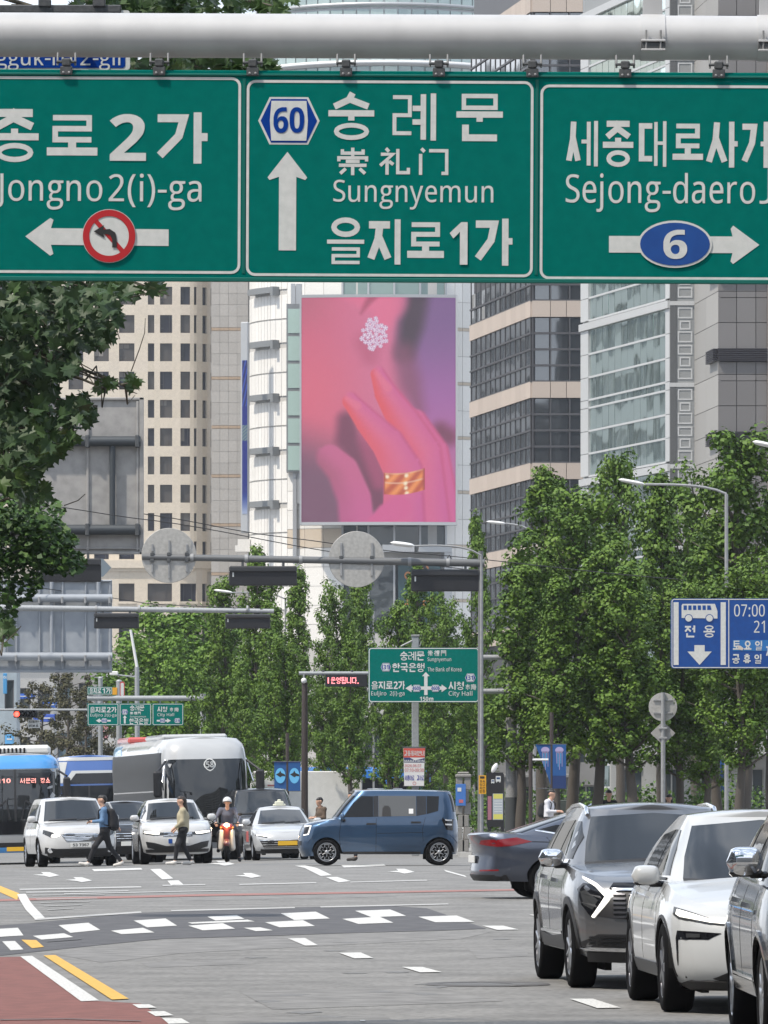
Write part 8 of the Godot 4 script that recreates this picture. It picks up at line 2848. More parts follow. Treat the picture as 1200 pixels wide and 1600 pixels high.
func hand_bones(w: Vector3,dir: Vector3,side: Vector3,curl: Vector3) -> Array: # palm,four fingers and a thumb from the wrist
	var o := [[w,w + dir * .075,.028,.034]]
	for i in 4:
		var r := w + dir * .08 + side * (.030 - .020 * i)
		var l: float = [.034,.040,.037,.028][i]
		var m := r + dir * l + curl * .012
		o.append([r,m,.0095,.009])
		o.append([m,m + (dir * .6 + curl * .8).normalized() * l * .9,.009,.008])
	var th := w + dir * .028 + side * .026
	o.append([th,th + (dir * .55 + side * .7).normalized() * .034,.012,.010])
	o.append([th + (dir * .55 + side * .7).normalized() * .034,th + (dir * .55 + side * .7).normalized() * .034 + (dir * .9 + curl * .4).normalized() * .03,.010,.009])
	return o
func head_bones(h: Vector3,fwd: Vector3) -> Array: # skull,jaw,nose,ears
	var s := fwd.cross(Vector3.UP).normalized()
	return [[h + V(0,.03,0) - fwd * .015,h + V(0,.04,0) + fwd * .02,.088,.082],[h + V(0,-.06,0) + fwd * .035,h + V(0,.01,0) + fwd * .03,.052,.07],[h + V(0,-.01,0) + fwd * .095,h + V(0,.03,0) + fwd * .088,.014,.010],[h + s * .082,h + s * .086 + V(0,.03,0),.014,.016],[h - s * .082,h - s * .086 + V(0,.03,0),.014,.016],[h + V(0,-.08,0),h + V(0,-.17,0) - fwd * .02,.054,.058]]
func face(parent: Node3D,h: Vector3,fwd: Vector3) -> void: # eyes,brows and mouth
	var s := fwd.cross(Vector3.UP).normalized()
	var dark := mat("eye_dark",Color(.02,.015,.012),.4)
	for g in [-1.0,1.0]:
		var mb := MB.new()
		mb.ball(h + s * .032 * g + V(0,.022,0) + fwd * .083,V(.013,.007,.013),6,8)
		obj("eye",mb,dark,parent)
		mb = MB.new()
		mb.ball(h + s * .033 * g + V(0,.045,0) + fwd * .088,V(.017,.005,.015),6,8)
		obj("brow",mb,dark,parent)
	var mb := MB.new()
	mb.ball(h + V(0,-.047,0) + fwd * .083,V(.02,.006,.02),6,8)
	obj("mouth",mb,mat("lips",Color(.30,.10,.085),.5),parent)
func person(label: String,at: Vector3,turn: float,j: Dictionary,look: Dictionary,called := "person") -> Node3D: # j: joints,+z is the way the person faces
	var o := thing(called,label,"person",at,"",turn)
	var skin_m := mat("skin",Color(.52,.31,.22),.55)
	var fwd: Vector3 = j.get("look",V(0,0,1)).normalized()
	var all := head_bones(j.head,fwd)
	var top := [[j.hip + V(0,.02,0),j.chest,look.get("waist",.125),look.get("bust",.135)],[j.chest,j.neck - V(0,.02,0),.13,.07],[j.sl,j.sr,.066,.066],[j.hip + V(-.06,.06,0),j.chest + V(-.08,0,0),.105,.10],[j.hip + V(.06,.06,0),j.chest + V(.08,0,0),.105,.10]]
	var legs := [[j.hip + V(-.05,.02,0),j.hip + V(.05,.02,0),.125,.125]]
	for s in ["l","r"]:
		var sh: Vector3 = j["s" + s]
		var el: Vector3 = j["e" + s]
		var wr: Vector3 = j["w" + s]
		top.append([sh,el,.062,.050])
		top.append([el,el.lerp(wr,.92),.048,.038])
		all.append([sh,el,.05,.042]); all.append([el,wr,.04,.026])
		var dir := (wr - el).normalized()
		var side := dir.cross(Vector3.UP if absf(dir.y) < .8 else Vector3.BACK).normalized() * (1.0 if s == "l" else -1.0)
		all += hand_bones(wr,dir,side,dir.cross(side) * (1.0 if s == "l" else -1.0))
		var hp: Vector3 = j.hip + V(-.09 if s == "l" else .09,-.02,0)
		var kn: Vector3 = j["k" + s]
		var an: Vector3 = j["a" + s]
		legs.append([hp,kn,.098,.066]); legs.append([kn,an + (kn - an).normalized() * .05,.064,.048])
		all.append([hp,kn,.08,.055]); all.append([kn,an,.05,.038])
	all.append([j.hip,j.chest,.10,.11]); all.append([j.chest,j.neck,.10,.055]); all.append([j.sl,j.sr,.05,.05])
	obj("body",field_mesh(all,.014,.025),skin_m,o)
	obj("top",field_mesh(top,.02,.05),look.top,o)
	obj("trousers",field_mesh(legs,.02,.05),look.legs,o)
	for s in ["l","r"]:
		var an: Vector3 = j["a" + s]
		var toe: Vector3 = j["t" + s]
		obj("shoe",field_mesh([[an + V(0,-.02,0),an + (toe - an) * .2 + V(0,-.03,0),.05,.048],[an + (toe - an) * .1 + V(0,-.035,0),toe,.042,.036]],.014,.03),look.shoe,o)
	face(o,j.head,fwd)
	if look.has("hair"):
		var hb := [[j.head + V(0,.055,0) - fwd * .03,j.head + V(0,.07,0) + fwd * .025,.088,.078],[j.head + V(0,.02,0) - fwd * .055,j.head + V(0,-.03,0) - fwd * .05,.07,.05]]
		for e in look.get("long",[]): hb.append([j.head + e[0],j.head + e[1],e[2],e[3]])
		obj("hair",field_mesh(hb,.016,.03),look.hair,o)
	return o
func make_people() -> void:
	var black_cloth := mat("cloth_black",Color(.012,.012,.015),.85)
	var hair := mat("hair_black",Color(.012,.010,.010),.5)
	var white_shoe := mat("shoe_white",Color(.55,.53,.5),.6)
	# man striding to the left with a backpack,phone in hand
	var D := 163.0
	var g := stand(164,D)
	var j := {"hip": V(0,.90,0),"chest": V(0,1.24,.03),"neck": V(0,1.44,.03),"head": V(0,1.60,.07),"look": V(0,-.12,1),
		"sl": V(.18,1.38,.02),"sr": V(-.18,1.38,.02),"el": V(.22,1.12,.06),"wl": V(.14,1.10,.30),"er": V(-.23,1.10,-.08),"wr": V(-.22,.98,-.26),
		"kl": V(.09,.50,.24),"al": V(.08,.11,.40),"tl": V(.08,.10,.60),"kr": V(-.09,.50,-.10),"ar": V(-.09,.13,-.40),"tr": V(-.09,.05,-.22)}
	# mirrored naming: l swings forward
	var o := person("walking man in a blue shirt and black trousers with a black backpack, holding a phone",g,deg_to_rad(-90),j,{"top": mat("shirt_blue",Color(.11,.20,.34),.85),"legs": black_cloth,"shoe": white_shoe,"hair": hair})
	var bp := thing("backpack","black backpack on the walking man's back","backpack",g,"",deg_to_rad(-90))
	obj("sack",field_mesh([[V(-.06,1.02,-.18),V(-.05,1.32,-.15),.12,.10],[V(.06,1.02,-.18),V(.05,1.32,-.15),.12,.10],[V(0,.98,-.24),V(0,1.2,-.24),.10,.08]],.02,.06),black_cloth,bp)
	for s in [-.13,.13]:
		var mb := MB.new()
		mb.tube([V(s,1.34,-.10),V(s * 1.05,1.46,.02),V(s * 1.05,1.36,.15),V(s * 1.1,1.16,.15),V(s * 1.2,1.02,.0),V(s,1.0,-.14)],.02,6)
		obj("strap",mb,black_cloth,bp)
	var ph := thing("phone","phone held out by the walking man","phone",g,"",deg_to_rad(-90))
	part("case",M("gloss_black"),ph,V(.13,1.125,.40),V(.07,.012,.15),.004,Basis(Vector3.RIGHT,-.35))
	var roll := thing("paper_roll","white rolled paper sticking out of the walking man's backpack","paper roll",g,"",deg_to_rad(-90))
	pole("sheet",M("lamp_white"),roll,V(.03,1.30,-.22),V(.05,1.56,-.09),.02,.025,10)
	# woman walking left with long hair
	D = 165.5
	g = stand(286,D)
	j = {"hip": V(0,.88,0),"chest": V(0,1.20,.0),"neck": V(0,1.40,.01),"head": V(0,1.55,.04),"look": V(0,.02,1),
		"sl": V(.165,1.33,0),"sr": V(-.165,1.33,0),"el": V(.20,1.07,.02),"wl": V(.14,.92,.20),"er": V(-.20,1.07,-.01),"wr": V(-.14,.90,.16),
		"kl": V(.09,.50,.14),"al": V(.08,.10,.20),"tl": V(.08,.05,.40),"kr": V(-.09,.49,.0),"ar": V(-.09,.10,-.20),"tr": V(-.09,.05,.0)}
	person("walking woman in a beige pullover and black trousers with long dark hair",g,deg_to_rad(-86),j,{"top": mat("pullover_beige",Color(.36,.32,.22),.9),"legs": black_cloth,"shoe": white_shoe,"hair": mat("hair_brown",Color(.022,.015,.012),.5),"waist": .15,"bust": .15,"long": [[V(0,.0,-.07),V(0,-.22,-.12),.06,.045],[V(0,-.2,-.12),V(0,-.34,-.13),.045,.02]]})
	# scooter and rider
	D = 176.0
	g = stand(355,D)
	var sc := thing("motor_scooter","red and cream motor scooter with its headlight on, facing the camera","motor scooter",g)
	var redp := paint("scooter_red",Color(.11,.018,.016),.1,.3)
	var cream := paint("scooter_cream",Color(.55,.53,.48),.0,.35)
	for z in [.55,-.65]:
		var t := MB.new()
		var X := Transform3D(Basis(Vector3.BACK,-PI / 2),V(0,.27,z))
		t.lathe([[.17,-.045],[.24,-.05],[.27,.0],[.24,.05],[.17,.045],[.0,.03],[.17,-.045]],28,X)
		obj("wheel",t,M("tyre"),sc)
	var shapes := [["front_fender",redp,[[V(0,.50,.66),V(0,.58,.44),.09,.10]]],["leg_shield",cream,[[V(-.15,.40,.36),V(-.14,.86,.40),.09,.07],[V(.15,.40,.36),V(.14,.86,.40),.09,.07]]],["fairing",redp,[[V(0,.5,.44),V(0,.98,.42),.08,.11],[V(-.1,.98,.40),V(.1,.98,.40),.10,.10]]],["floor_panel",M("trim_black"),[[V(0,.36,.3),V(0,.36,-.2),.13,.13]]],["tail_body",redp,[[V(0,.62,-.2),V(0,.68,-.75),.17,.12]]],["seat",M("trim_black"),[[V(0,.82,-.10),V(0,.84,-.6),.12,.12]]]]
	for e in shapes: obj(e[0],field_mesh(e[2],.025,.05),e[1],sc)
	pole("fork",M("chrome"),sc,V(0,.27,.55),V(0,1.0,.38),.035)
	pole("handlebar",M("trim_black"),sc,V(-.34,1.07,.30),V(.34,1.07,.30),.018)
	var mb := MB.new()
	mb.ball(V(0,1.02,.49),V(.085,.07,.05),8,14)
	obj("headlight",mb,glow("scooter_lamp",Color(1.0,.72,.4),3.0),sc)
	var lamp := OmniLight3D.new()
	lamp.name = "headlight_glow"
	lamp.position = V(0,1.02,.60)
	lamp.light_energy = .5
	lamp.light_color = Color(1.0,.82,.6)
	lamp.light_size = .08
	lamp.omni_range = 12.0
	lamp.omni_attenuation = 2.0
	lamp.shadow_enabled = true
	sc.add_child(lamp)
	for s in [-1.0,1.0]:
		pole("mirror_stem",M("trim_black"),sc,V(s * .26,1.07,.30),V(s * .34,1.30,.28),.01)
		mb = MB.new()
		mb.ball(V(s * .36,1.33,.28),V(.07,.045,.02),6,12)
		obj("mirror",mb,M("trim_black"),sc)
		mb = MB.new()
		mb.ball(V(s * .17,.96,.47),V(.03,.025,.03),6,10)
		obj("indicator",mb,mat("amber",Color(.6,.2,.02),.3),sc)
	j = {"hip": V(0,.98,-.28),"chest": V(0,1.32,-.20),"neck": V(0,1.50,-.16),"head": V(0,1.64,-.10),"look": V(0,-.02,1),
		"sl": V(-.19,1.44,-.17),"sr": V(.19,1.44,-.17),"el": V(-.34,1.20,.0),"wl": V(-.30,1.09,.20),"er": V(.34,1.20,.0),"wr": V(.30,1.09,.20),
		"kl": V(-.22,.78,.10),"al": V(-.24,.36,.04),"tl": V(-.25,.32,.24),"kr": V(.24,.74,.06),"ar": V(.34,.12,.0),"tr": V(.36,.05,.20)}
	var rd := person("scooter rider in a grey vest over a white shirt with a pale helmet",g,.0,j,{"top": mat("vest_grey",Color(.10,.11,.15),.85),"legs": black_cloth,"shoe": black_cloth})
	sc.scale = Vector3.ONE * .94
	rd.scale = sc.scale
	var hm := thing("helmet","pale grey open helmet on the scooter rider's head","helmet",g)
	mb = MB.new()
	var rows := []
	for i in 9:
		var th := PI * .62 * i / 8.0
		var r := PackedVector3Array()
		for k in 21:
			var a := TAU * k / 20.0
			var cut := th * (1.0 if sin(a) < .3 else .82)
			r.append(V(0,1.675,-.115) + V(sin(cut) * cos(a) * .128,cos(cut) * .135,sin(cut) * sin(a) * .145))
		rows.append(r)
	mb.grid(rows,true)
	obj("shell",mb,paint("helmet_white",Color(.55,.55,.54),.0,.3),hm)
	mb = MB.new()
	hm.scale = sc.scale
	mb.tube([V(-.11,1.66,.0),V(-.06,1.675,.05),V(0,1.68,.065),V(.06,1.675,.05),V(.11,1.66,.0)],.012,6)
	obj("peak",mb,M("trim_black"),hm)
	# people on the pavement behind the queue
	var sit := func(lean: float) -> Dictionary: return {"hip": V(0,.50,0),"chest": V(0,.86,.05 + lean),"neck": V(0,1.06,.08 + lean),"head": V(0,1.21,.13 + lean),"look": V(.05,-.25,1),"sl": V(-.18,.99,.07 + lean),"sr": V(.18,.99,.07 + lean),"el": V(-.24,.74,.15),"wl": V(-.12,.62,.36),"er": V(.24,.74,.15),"wr": V(.12,.62,.36),"kl": V(-.12,.50,.44),"al": V(-.12,.11,.44),"tl": V(-.12,.05,.62),"kr": V(.12,.50,.44),"ar": V(.12,.11,.44),"tr": V(.12,.05,.62)}
	var stand_j := {"hip": V(0,.92,0),"chest": V(0,1.27,.02),"neck": V(0,1.46,.03),"head": V(0,1.61,.09),"look": V(0,-.35,1),"sl": V(-.19,1.40,.02),"sr": V(.19,1.40,.02),"el": V(-.24,1.14,.06),"wl": V(-.12,1.14,.28),"er": V(.24,1.14,.06),"wr": V(.12,1.14,.28),"kl": V(-.10,.50,.03),"al": V(-.10,.11,0),"tl": V(-.11,.05,.2),"kr": V(.10,.50,.03),"ar": V(.10,.11,0),"tr": V(.11,.05,.2)}
	var up := V(0,.14,0)
	person("standing man in a white shirt looking down at the bus stop",stand(857,187.8) + up,deg_to_rad(70),stand_j,{"top": mat("shirt_white",Color(.62,.62,.66),.85),"legs": black_cloth,"shoe": black_cloth,"hair": hair})
	var s2 := thing("shoulder_bag","dark bag slung on the standing man's back","bag",stand(857,187.8) + up,"",deg_to_rad(70))
	obj("sack",field_mesh([[V(0,1.08,-.2),V(0,1.28,-.18),.12,.10]],.025,.03),black_cloth,s2)
	for e in [-.14,.14]:
		mb = MB.new()
		mb.tube([V(e,1.30,-.14),V(e,1.48,.0),V(e * 1.1,1.36,.15),V(e * 1.3,1.10,.10)],.018,6)
		obj("strap",mb,black_cloth,s2)
	var leaning := stand_j.duplicate()
	leaning.merge({"chest": V(0,1.22,.16),"neck": V(0,1.36,.28),"head": V(0,1.44,.42),"sl": V(-.19,1.32,.22),"sr": V(.19,1.32,.22),"el": V(-.26,1.08,.12),"wl": V(-.16,.92,.28),"er": V(.26,1.08,.12),"wr": V(.16,.92,.28)},true)
	person("person in a light blue shirt leaning forward behind a trunk",stand(915,196.0) + up,deg_to_rad(95),leaning,{"top": mat("shirt_pale_blue",Color(.34,.42,.58),.85),"legs": black_cloth,"shoe": black_cloth,"hair": hair})
	person("man in black sitting on the low wall among the trunks",stand(950,195.0) + up + V(0,.42,0),deg_to_rad(10),sit.call(.0),{"top": black_cloth,"legs": black_cloth,"shoe": black_cloth,"hair": hair})
	person("person in dark blue sitting close beside the man in black",stand(939,196.5) + up + V(0,.40,0),deg_to_rad(-40),sit.call(.0),{"top": mat("cloth_navy",Color(.02,.025,.05),.85),"legs": black_cloth,"shoe": black_cloth,"hair": hair})
	var longhair := {"top": black_cloth,"legs": black_cloth,"shoe": black_cloth,"hair": hair,"long": [[V(-.07,.02,-.03),V(-.08,-.18,.0),.045,.03],[V(.07,.02,-.03),V(.08,-.18,.0),.045,.03],[V(0,0,-.07),V(0,-.2,-.07),.06,.04]]}
	person("seated woman with long dark hair left of the round sign back's pole",stand(991,196.0) + up + V(0,.3,0),deg_to_rad(5),sit.call(.02),longhair)
	person("seated woman with long dark hair right of the round sign back's pole",stand(1047,196.0) + up + V(0,.3,0),deg_to_rad(-15),sit.call(.02),longhair)
	person("pedestrian in brown behind the taxi, half hidden by the blue boxy car",stand(503,205.0),deg_to_rad(-60),stand_j,{"top": mat("coat_brown",Color(.10,.07,.05),.85),"legs": black_cloth,"shoe": black_cloth,"hair": hair})
	person("pedestrian hidden behind the blue boxy car, only shoes showing beneath it",stand(556,168.0),deg_to_rad(-90),stand_j,{"top": black_cloth,"legs": black_cloth,"shoe": mat("shoe_dark",Color(.03,.025,.022),.6),"hair": hair})
	var bench := thing("low_wall","low stone wall on which people sit among the trunks","wall",stand(1000,196.6) + up)
	part("coping",grain("wall_stone",Color(.25,.245,.235),Color(.36,.35,.34),.85,1.5,.04),bench,V(0,.66,0),V(3.2,.08,.5),.015)
	for i in 7: part("stone_block",M("wall_stone"),bench,V(-1.34 + i * .447,.31,0),V(.44,.62,.42),.012)

# ---- street furniture
func lamp_post(label: String,head: Array,elbow: Array,d: float,pole_m: Material,thick := .06,group := "street lamps") -> void: # [tip x,tip y,inner x,inner y],[x,y]
	var b := stand(elbow[0],d)
	var o := thing("street_lamp",label,"street lamp",b,group)
	var e := P(elbow[0],elbow[1],d) - b
	var t := P(head[0],head[1],d) - b
	var i := P(head[2],head[3],d) - b
	pole("post",pole_m,o,Vector3.ZERO,e,thick,thick * .8,12)
	var mb := MB.new()
	var pts := []
	for k in 9:
		var u := k / 8.0
		pts.append(e.lerp(i,u) + V(0,sin(PI * pow(u,.7)) * .12,0))
	mb.tube(pts,thick * .6,8)
	obj("arm",mb,pole_m,o)
	var m := (t + i) / 2
	var ln := t.distance_to(i)
	mb = MB.new()
	var ax := (t - i).normalized()
	var bs := Basis(ax,Vector3.UP,ax.cross(Vector3.UP)).orthonormalized()
	var rows := []
	for k in 9:
		var u := -1.0 + k / 4.0
		var w := pow(maxf(.0,1.0 - pow(absf(u),3.0)),.45)
		var r := PackedVector3Array()
		for a in 13: r.append(m + bs * V(u * ln * .52,sin(TAU * a / 12.0) * .055 * w,cos(TAU * a / 12.0) * .15 * w))
		rows.append(r)
	mb.grid(rows,true)
	obj("lamp_head",mb,M("lamp_white"),o)
func make_furniture() -> void:
	lamp_post("curved street lamp with a pale head rising above the ginkgos on the right",[966,749,1008,757],[1135,772],189.0,M("galvanised"))
	lamp_post("street lamp head poking in at the picture's right edge",[1176,690,1212,698],[1262,720],150.0,M("galvanised"))
	lamp_post("street lamp before the banded tower, half hidden in leaves",[760,815,790,818],[835,835],240.0,M("galvanised"))
	lamp_post("street lamp reaching over the tan round sign back from the thin pole",[610,848,648,853],[752,868],157.7,M("galvanised"),.035)
	lamp_post("small street lamp with a pale head before the sparse ginkgo",[508,945,540,950],[584,955],268.0,M("galvanised"),.045)
	lamp_post("small street lamp among the dark ginkgos under the left signal back",[334,922,364,926],[446,936],258.0,M("galvanised"),.045)
	lamp_post("far street lamp left of the pale green tree",[238,948,262,956],[285,975],330.0,M("galvanised"))
	# pale leaning traffic pole at the left
	var cp := thing("camera_pole","white leaning camera pole under the small signal back","pole",stand(215,270.0))
	var top := P(204,984,270.0) - cp.position
	var kink := P(214,1042,270.0) - cp.position
	pole("post",M("pole_pale"),cp,Vector3.ZERO,kink,.11,.09)
	pole("arm",M("lamp_white"),cp,kink,top,.06,.05)
	part("camera",M("lamp_white"),cp,P(178,1052,270.0) - cp.position,V(.34,.16,.2),.03)
	pole("camera_arm",M("pole_pale"),cp,P(178,1054,270.0) - cp.position,P(214,1058,270.0) - cp.position,.03)
	# red traffic light on a thin arm at the far left
	var tl := thing("traffic_light","small far traffic light showing red at the picture's left","traffic light",P(40,1116,300.0))
	var k := F / 300.0
	part("housing",M("signal_black"),tl,V(0,0,0),V(37 / k,11 / k,.25),.03)
	var mb := MB.new()
	for i in 4:
		mb = MB.new()
		mb.ball(V((-13.5 + i * 8.6) / k,0,.12),V(.13,.13,.05),8,16)
		obj("lens",mb,glow("red_signal",Color(1.0,.05,.02),4.0) if i == 0 else M("gloss_black"),tl)
		mb = MB.new()
		mb.tube([V((-13.5 + i * 8.6) / k,.02,.1),V((-13.5 + i * 8.6) / k,.03,.32)],.15,14,false)
		obj("visor",mb,M("signal_black"),tl)
	pole("arm",M("pole_pale"),tl,V(-60 / k,7 / k,-.1),V(97 / k,7 / k,-.1),.05)
	pole("post",M("pole_pale"),tl,V(-60 / k,-P(0,1116,300.0).y - .8,-.1),V(-60 / k,.5,-.1),.1)
	var ns := thing("notice_plate","small white notice plate under the far red traffic light","road sign",P(53,1131,300.2))
	part("panel",M("sign_white"),ns,Vector3.ZERO,V(19 / k,13 / k,.04),.01)
	var f := Face.new(53,1131,k)
	row(f,"좌회전",.8,M("sign_black"),ns,45,1126,61,1130,.026,.1)
	row(f,"비보호",.8,M("sign_black"),ns,45,1132,61,1136,.026,.1)
	for x in [-.2,.2]: pole("hanger",M("dark_steel"),ns,V(x,6 / k,-.03),V(x,22 / k,-.12),.015,-1,6)
	# round and diamond signs seen from behind on one post
	var D := 186.0
	var o := thing("sign_post","grey post with a round and a diamond sign seen from behind","road sign",stand(1036,D))
	k = F / D
	var Y := func(py: float) -> float: return P(0,py,D).y - o.position.y
	pole("post",M("galvanised"),o,Vector3.ZERO,V(0,Y.call(1082.0),0),.06,.06,12)
	mb = MB.new()
	mb.lathe([[.0,.0],[22 / k,.0],[22.3 / k,-.015],[22 / k,-.03],[.0,-.03]],40,Transform3D(Basis(Vector3.RIGHT,PI / 2),V(0,Y.call(1104.5),-.06)))
	obj("round_plate",mb,M("disc_aluminium"),o)
	for y in [1094.0,1114.0]: part("channel",M("galvanised"),o,V(0,Y.call(y),-.04),V(30 / k,.05,.05),.008)
	mb = MB.new()
	mb.prism(PackedVector2Array([U(0,18.5 / k),U(-19.5 / k,0),U(0,-18.5 / k),U(19.5 / k,0)]),Transform3D(Basis(),V(0,Y.call(1145.5),-.09)),.0,.025)
	obj("diamond_plate",mb,M("sign_back_grey"),o)
	for y in [1138.0,1153.0]: part("clamp",M("galvanised"),o,V(0,Y.call(y),.0),V(13 / k,.06,.14),.01)
	# bus stop board,yellow notice and stone pillar
	D = 189.0
	k = F / D
	var up := V(0,.14,0)
	o = thing("bus_stop_sign","black bus stop board with bus pictograms and pale timetable","bus stop",stand(776,D) + up)
	Y = func(py: float) -> float: return P(0,py,D).y - o.position.y
	f = Face.new(776,1215,k)
	var by: float = P(0,1215,D).y - o.position.y
	var fo := Node3D.new()
	fo.name = "board_face"
	o.add_child(fo)
	fo.position = V(0,by,0)
	shape(f,[[760.5,1207],[786.5,1207],[786.5,1292],[760.5,1292]],M("trim_black"),fo,.0,"board",.1)
	shape(f,[[762,1244],[768,1244],[768,1281],[762,1281]],mat("map_red",Color(.3,.12,.16),.5),fo,.006,"route_map")
	var tt := shape(f,[[770,1240],[786,1240],[786,1281],[770,1281]],mat("timetable_grey",Color(.36,.40,.44),.5),fo,.006,"timetable")
	for e in [[1240.5,1248],[1272,1280]]: shape(f,[[771,e[0]],[785.5,e[0]],[785.5,e[1]],[771,e[1]]],mat("timetable_yellow",Color(.55,.52,.12),.5),tt,.010,"yellow_field")
	for i in 5: shape(f,[[772,1251 + i * 4.2],[784.5,1251 + i * 4.2],[784.5,1252.2 + i * 4.2],[772,1252.2 + i * 4.2]],M("sign_white"),tt,.010,"text_line")
	for e in [[778.5,1217.5,5.0],[770.0,1221.0,3.2]]:
		var bx: float = e[0]
		var yy: float = e[1]
		var s: float = e[2]
		var bi := shape(f,[[bx - s * .75,yy - s],[bx + s * .75,yy - s],[bx + s * .8,yy + s * .7],[bx - s * .8,yy + s * .7]],M("sign_white"),fo,.006,"bus_pictogram")
		shape(f,[[bx - s * .55,yy - s * .6],[bx + s * .55,yy - s * .6],[bx + s * .55,yy + .0],[bx - s * .55,yy + .0]],mat("pict_blue",Color(.02,.06,.16),.5),bi,.010,"pictogram_window")
		for g in [-.5,.5]: round_shape(f,bx + s * g,yy + s * .8,s * .2,s * .22,M("sign_white"),bi,.006,"pictogram_wheel")
	pole("post",M("trim_black"),o,V(-.2,0,-.06),V(-.2,by + .1,-.06),.05)
	pole("post",M("trim_black"),o,V(.16,0,-.06),V(.16,by + .1,-.06),.05)
	mb = MB.new()
	mb.ball(V(-.06,P(0,1200,D).y - o.position.y,0),V(.07,.15,.05),8,12,Basis(Vector3.BACK,-.5))
	obj("lamp",mb,M("lamp_white"),o)
	pole("lamp_stem",M("dark_steel"),o,V(-.06,P(0,1210,D).y - o.position.y,-.03),V(-.06,P(0,1200,D).y - o.position.y,-.03),.015)
	# yellow upright notice on the thin pole
	o = thing("yellow_notice","upright yellow notice with dark writing on the thin pole","sign",P(753.5,1226,157.6))
	f = Face.new(753.5,1226,F / 157.6)
	shape(f,[[748,1211.5],[759.5,1211.5],[759.5,1240.5],[748,1240.5]],mat("notice_amber",Color(.62,.31,.015),.6),o,.0,"panel",.02)
	shape(f,[[750,1213],[757,1213],[757,1216.5],[750,1216.5]],M("sign_black"),o,.004,"camera_pictogram")
	for i in 4: row(f,"주정차단"[i] + "속구간중"[i],.5,M("sign_black"),o,749.5,1219 + i * 5.2,758.5,1223 + i * 5.2,.004,.12)
	pole("clamp",M("dark_steel"),o,V(-.04,0,-.01),V(-.04,0,-.42),.02)
	# stone gate pillar with a blue poster
	D = 193.0
	k = F / D
	o = thing("stone_pillar","grey block stone pillar with a cap right of the blue boxy car","pillar",stand(724,D) + up)
	Y = func(py: float) -> float: return P(0,py,D).y - o.position.y
	var st := grain("pillar_stone",Color(.17,.165,.155),Color(.28,.27,.255),.9,.8,.05)
	var ph: float = Y.call(1215.0)
	for i in 6:
		for s in [-1,1]: part("stone_block",st,o,V(s * .09 + (.03 if i % 2 else -.03) * s,ph * (i + .5) / 6.0,0),V(.185 + (.06 if (i % 2 == 0) == (s > 0) else -.06) * .0,ph / 6.0 - .012,.36),.012)
	part("cap",st,o,V(0,ph + .05,0),V(.46,.10,.44),.03)
	part("cap",st,o,V(0,ph + .13,0),V(.34,.07,.32),.03)
	var pr := thing("poster_board","small blue poster board leaning on the stone pillar","poster",P(720,1242,D - .25))
	part("panel",mat("poster_blue",Color(.05,.15,.42),.4),pr,Vector3.ZERO,V(16 / k,34 / k,.03),.008,Basis(Vector3.UP,-.1))
	part("print",mat("poster_print",Color(.45,.12,.14),.5),pr,V(.02,-.18,.02),V(8 / k,5 / k,.004))
	part("print",M("sign_white"),pr,V(-.04,.15,.02),V(6 / k,6 / k,.004))
	# brown lamp-like posts and banner pairs
	for e in [[449.0,1190.0,1236.0,212.0,"whale","pair of blue whale banners on a thin post behind the black van"],[862.0,1163.0,1232.0,191.0,"jelly","pair of blue jellyfish banners on a brown post behind the slate sedan"],[1112.0,1030.0,1240.0,218.0,"tall","tall deep blue banner half hidden by trunks behind the white electric car"]]:
		var dd: float = e[3]
		var kk := F / dd
		o = thing("street_banner",e[5],"banner",stand(e[0],dd) + up,"blue street banners")
		f = Face.new(e[0],e[1],kk)
		var n := Node3D.new()
		n.name = "cloths"
		o.add_child(n)
		n.position = V(0,P(0,e[1],dd).y - o.position.y,0)
		pole("post",M("pole_brown"),o,V(0,0,-.05),V(0,n.position.y + (.9 if e[4] != "tall" else .3),-.05),.055)
		var deep := mat("banner_blue",Color(.010,.075,.24),.75)
		var navy := mat("banner_deep",Color(.008,.03,.12),.7)
		var cyan := mat("banner_cyan",Color(.12,.42,.7),.7)
		var hgt: float = e[2] - e[1]
		for s in ([-1.0,1.0] if e[4] != "tall" else [1.0]):
			var w := 19.0 if e[4] == "whale" else 21.0
			var x0: float = e[0] + (1.5 if s > 0 else -1.5 - w)
			var x1 := x0 + w
			var outl := [[x0,e[1]],[x1,e[1]],[x1,e[2]],[x0,e[2]]]
			if e[4] == "jelly" and s < 0: outl = [[x0 - 3,e[1]],[x1,e[1]],[x1,e[2] - 4],[x1 - 5,e[2] - 20]] # blown aside
			var cl := shape(f,outl,deep,n,.0 + .01 * s,"cloth",.012)
			var cx := (x0 + x1) / 2 + (2.0 if e[4] == "jelly" and s < 0 else .0)
			if e[4] == "whale":
				shape(f,[[x0,e[1] + .5],[x1,e[1] + .5],[x1,e[1] + 2],[x0,e[1] + 2]],navy,cl,.016,"band")
				round_shape(f,cx,e[1] + 22,8,12,cyan,cl,.015,"light_field")
				shape(f,[[cx - 7,e[1] + 20],[cx - 2,e[1] + 17.5],[cx,e[1] + 14],[cx + 1.5,e[1] + 17.5],[cx + 7,e[1] + 20],[cx + 8,e[1] + 23],[cx + 3,e[1] + 22.5],[cx,e[1] + 24.5],[cx - 3,e[1] + 22.5]],M("sign_black"),cl,.019,"whale_print")
			elif e[4] == "jelly":
				if s > 0: shape(f,[[x0,e[2] - 20],[x1,e[2] - 20],[x1,e[2]],[x0,e[2]]],navy,cl,.016,"band")
				round_shape(f,cx,e[1] + 9,6.5,5,mat("jelly_pink",Color(.35,.3,.5),.7),cl,.016 if s > 0 else .0,"jellyfish_print")
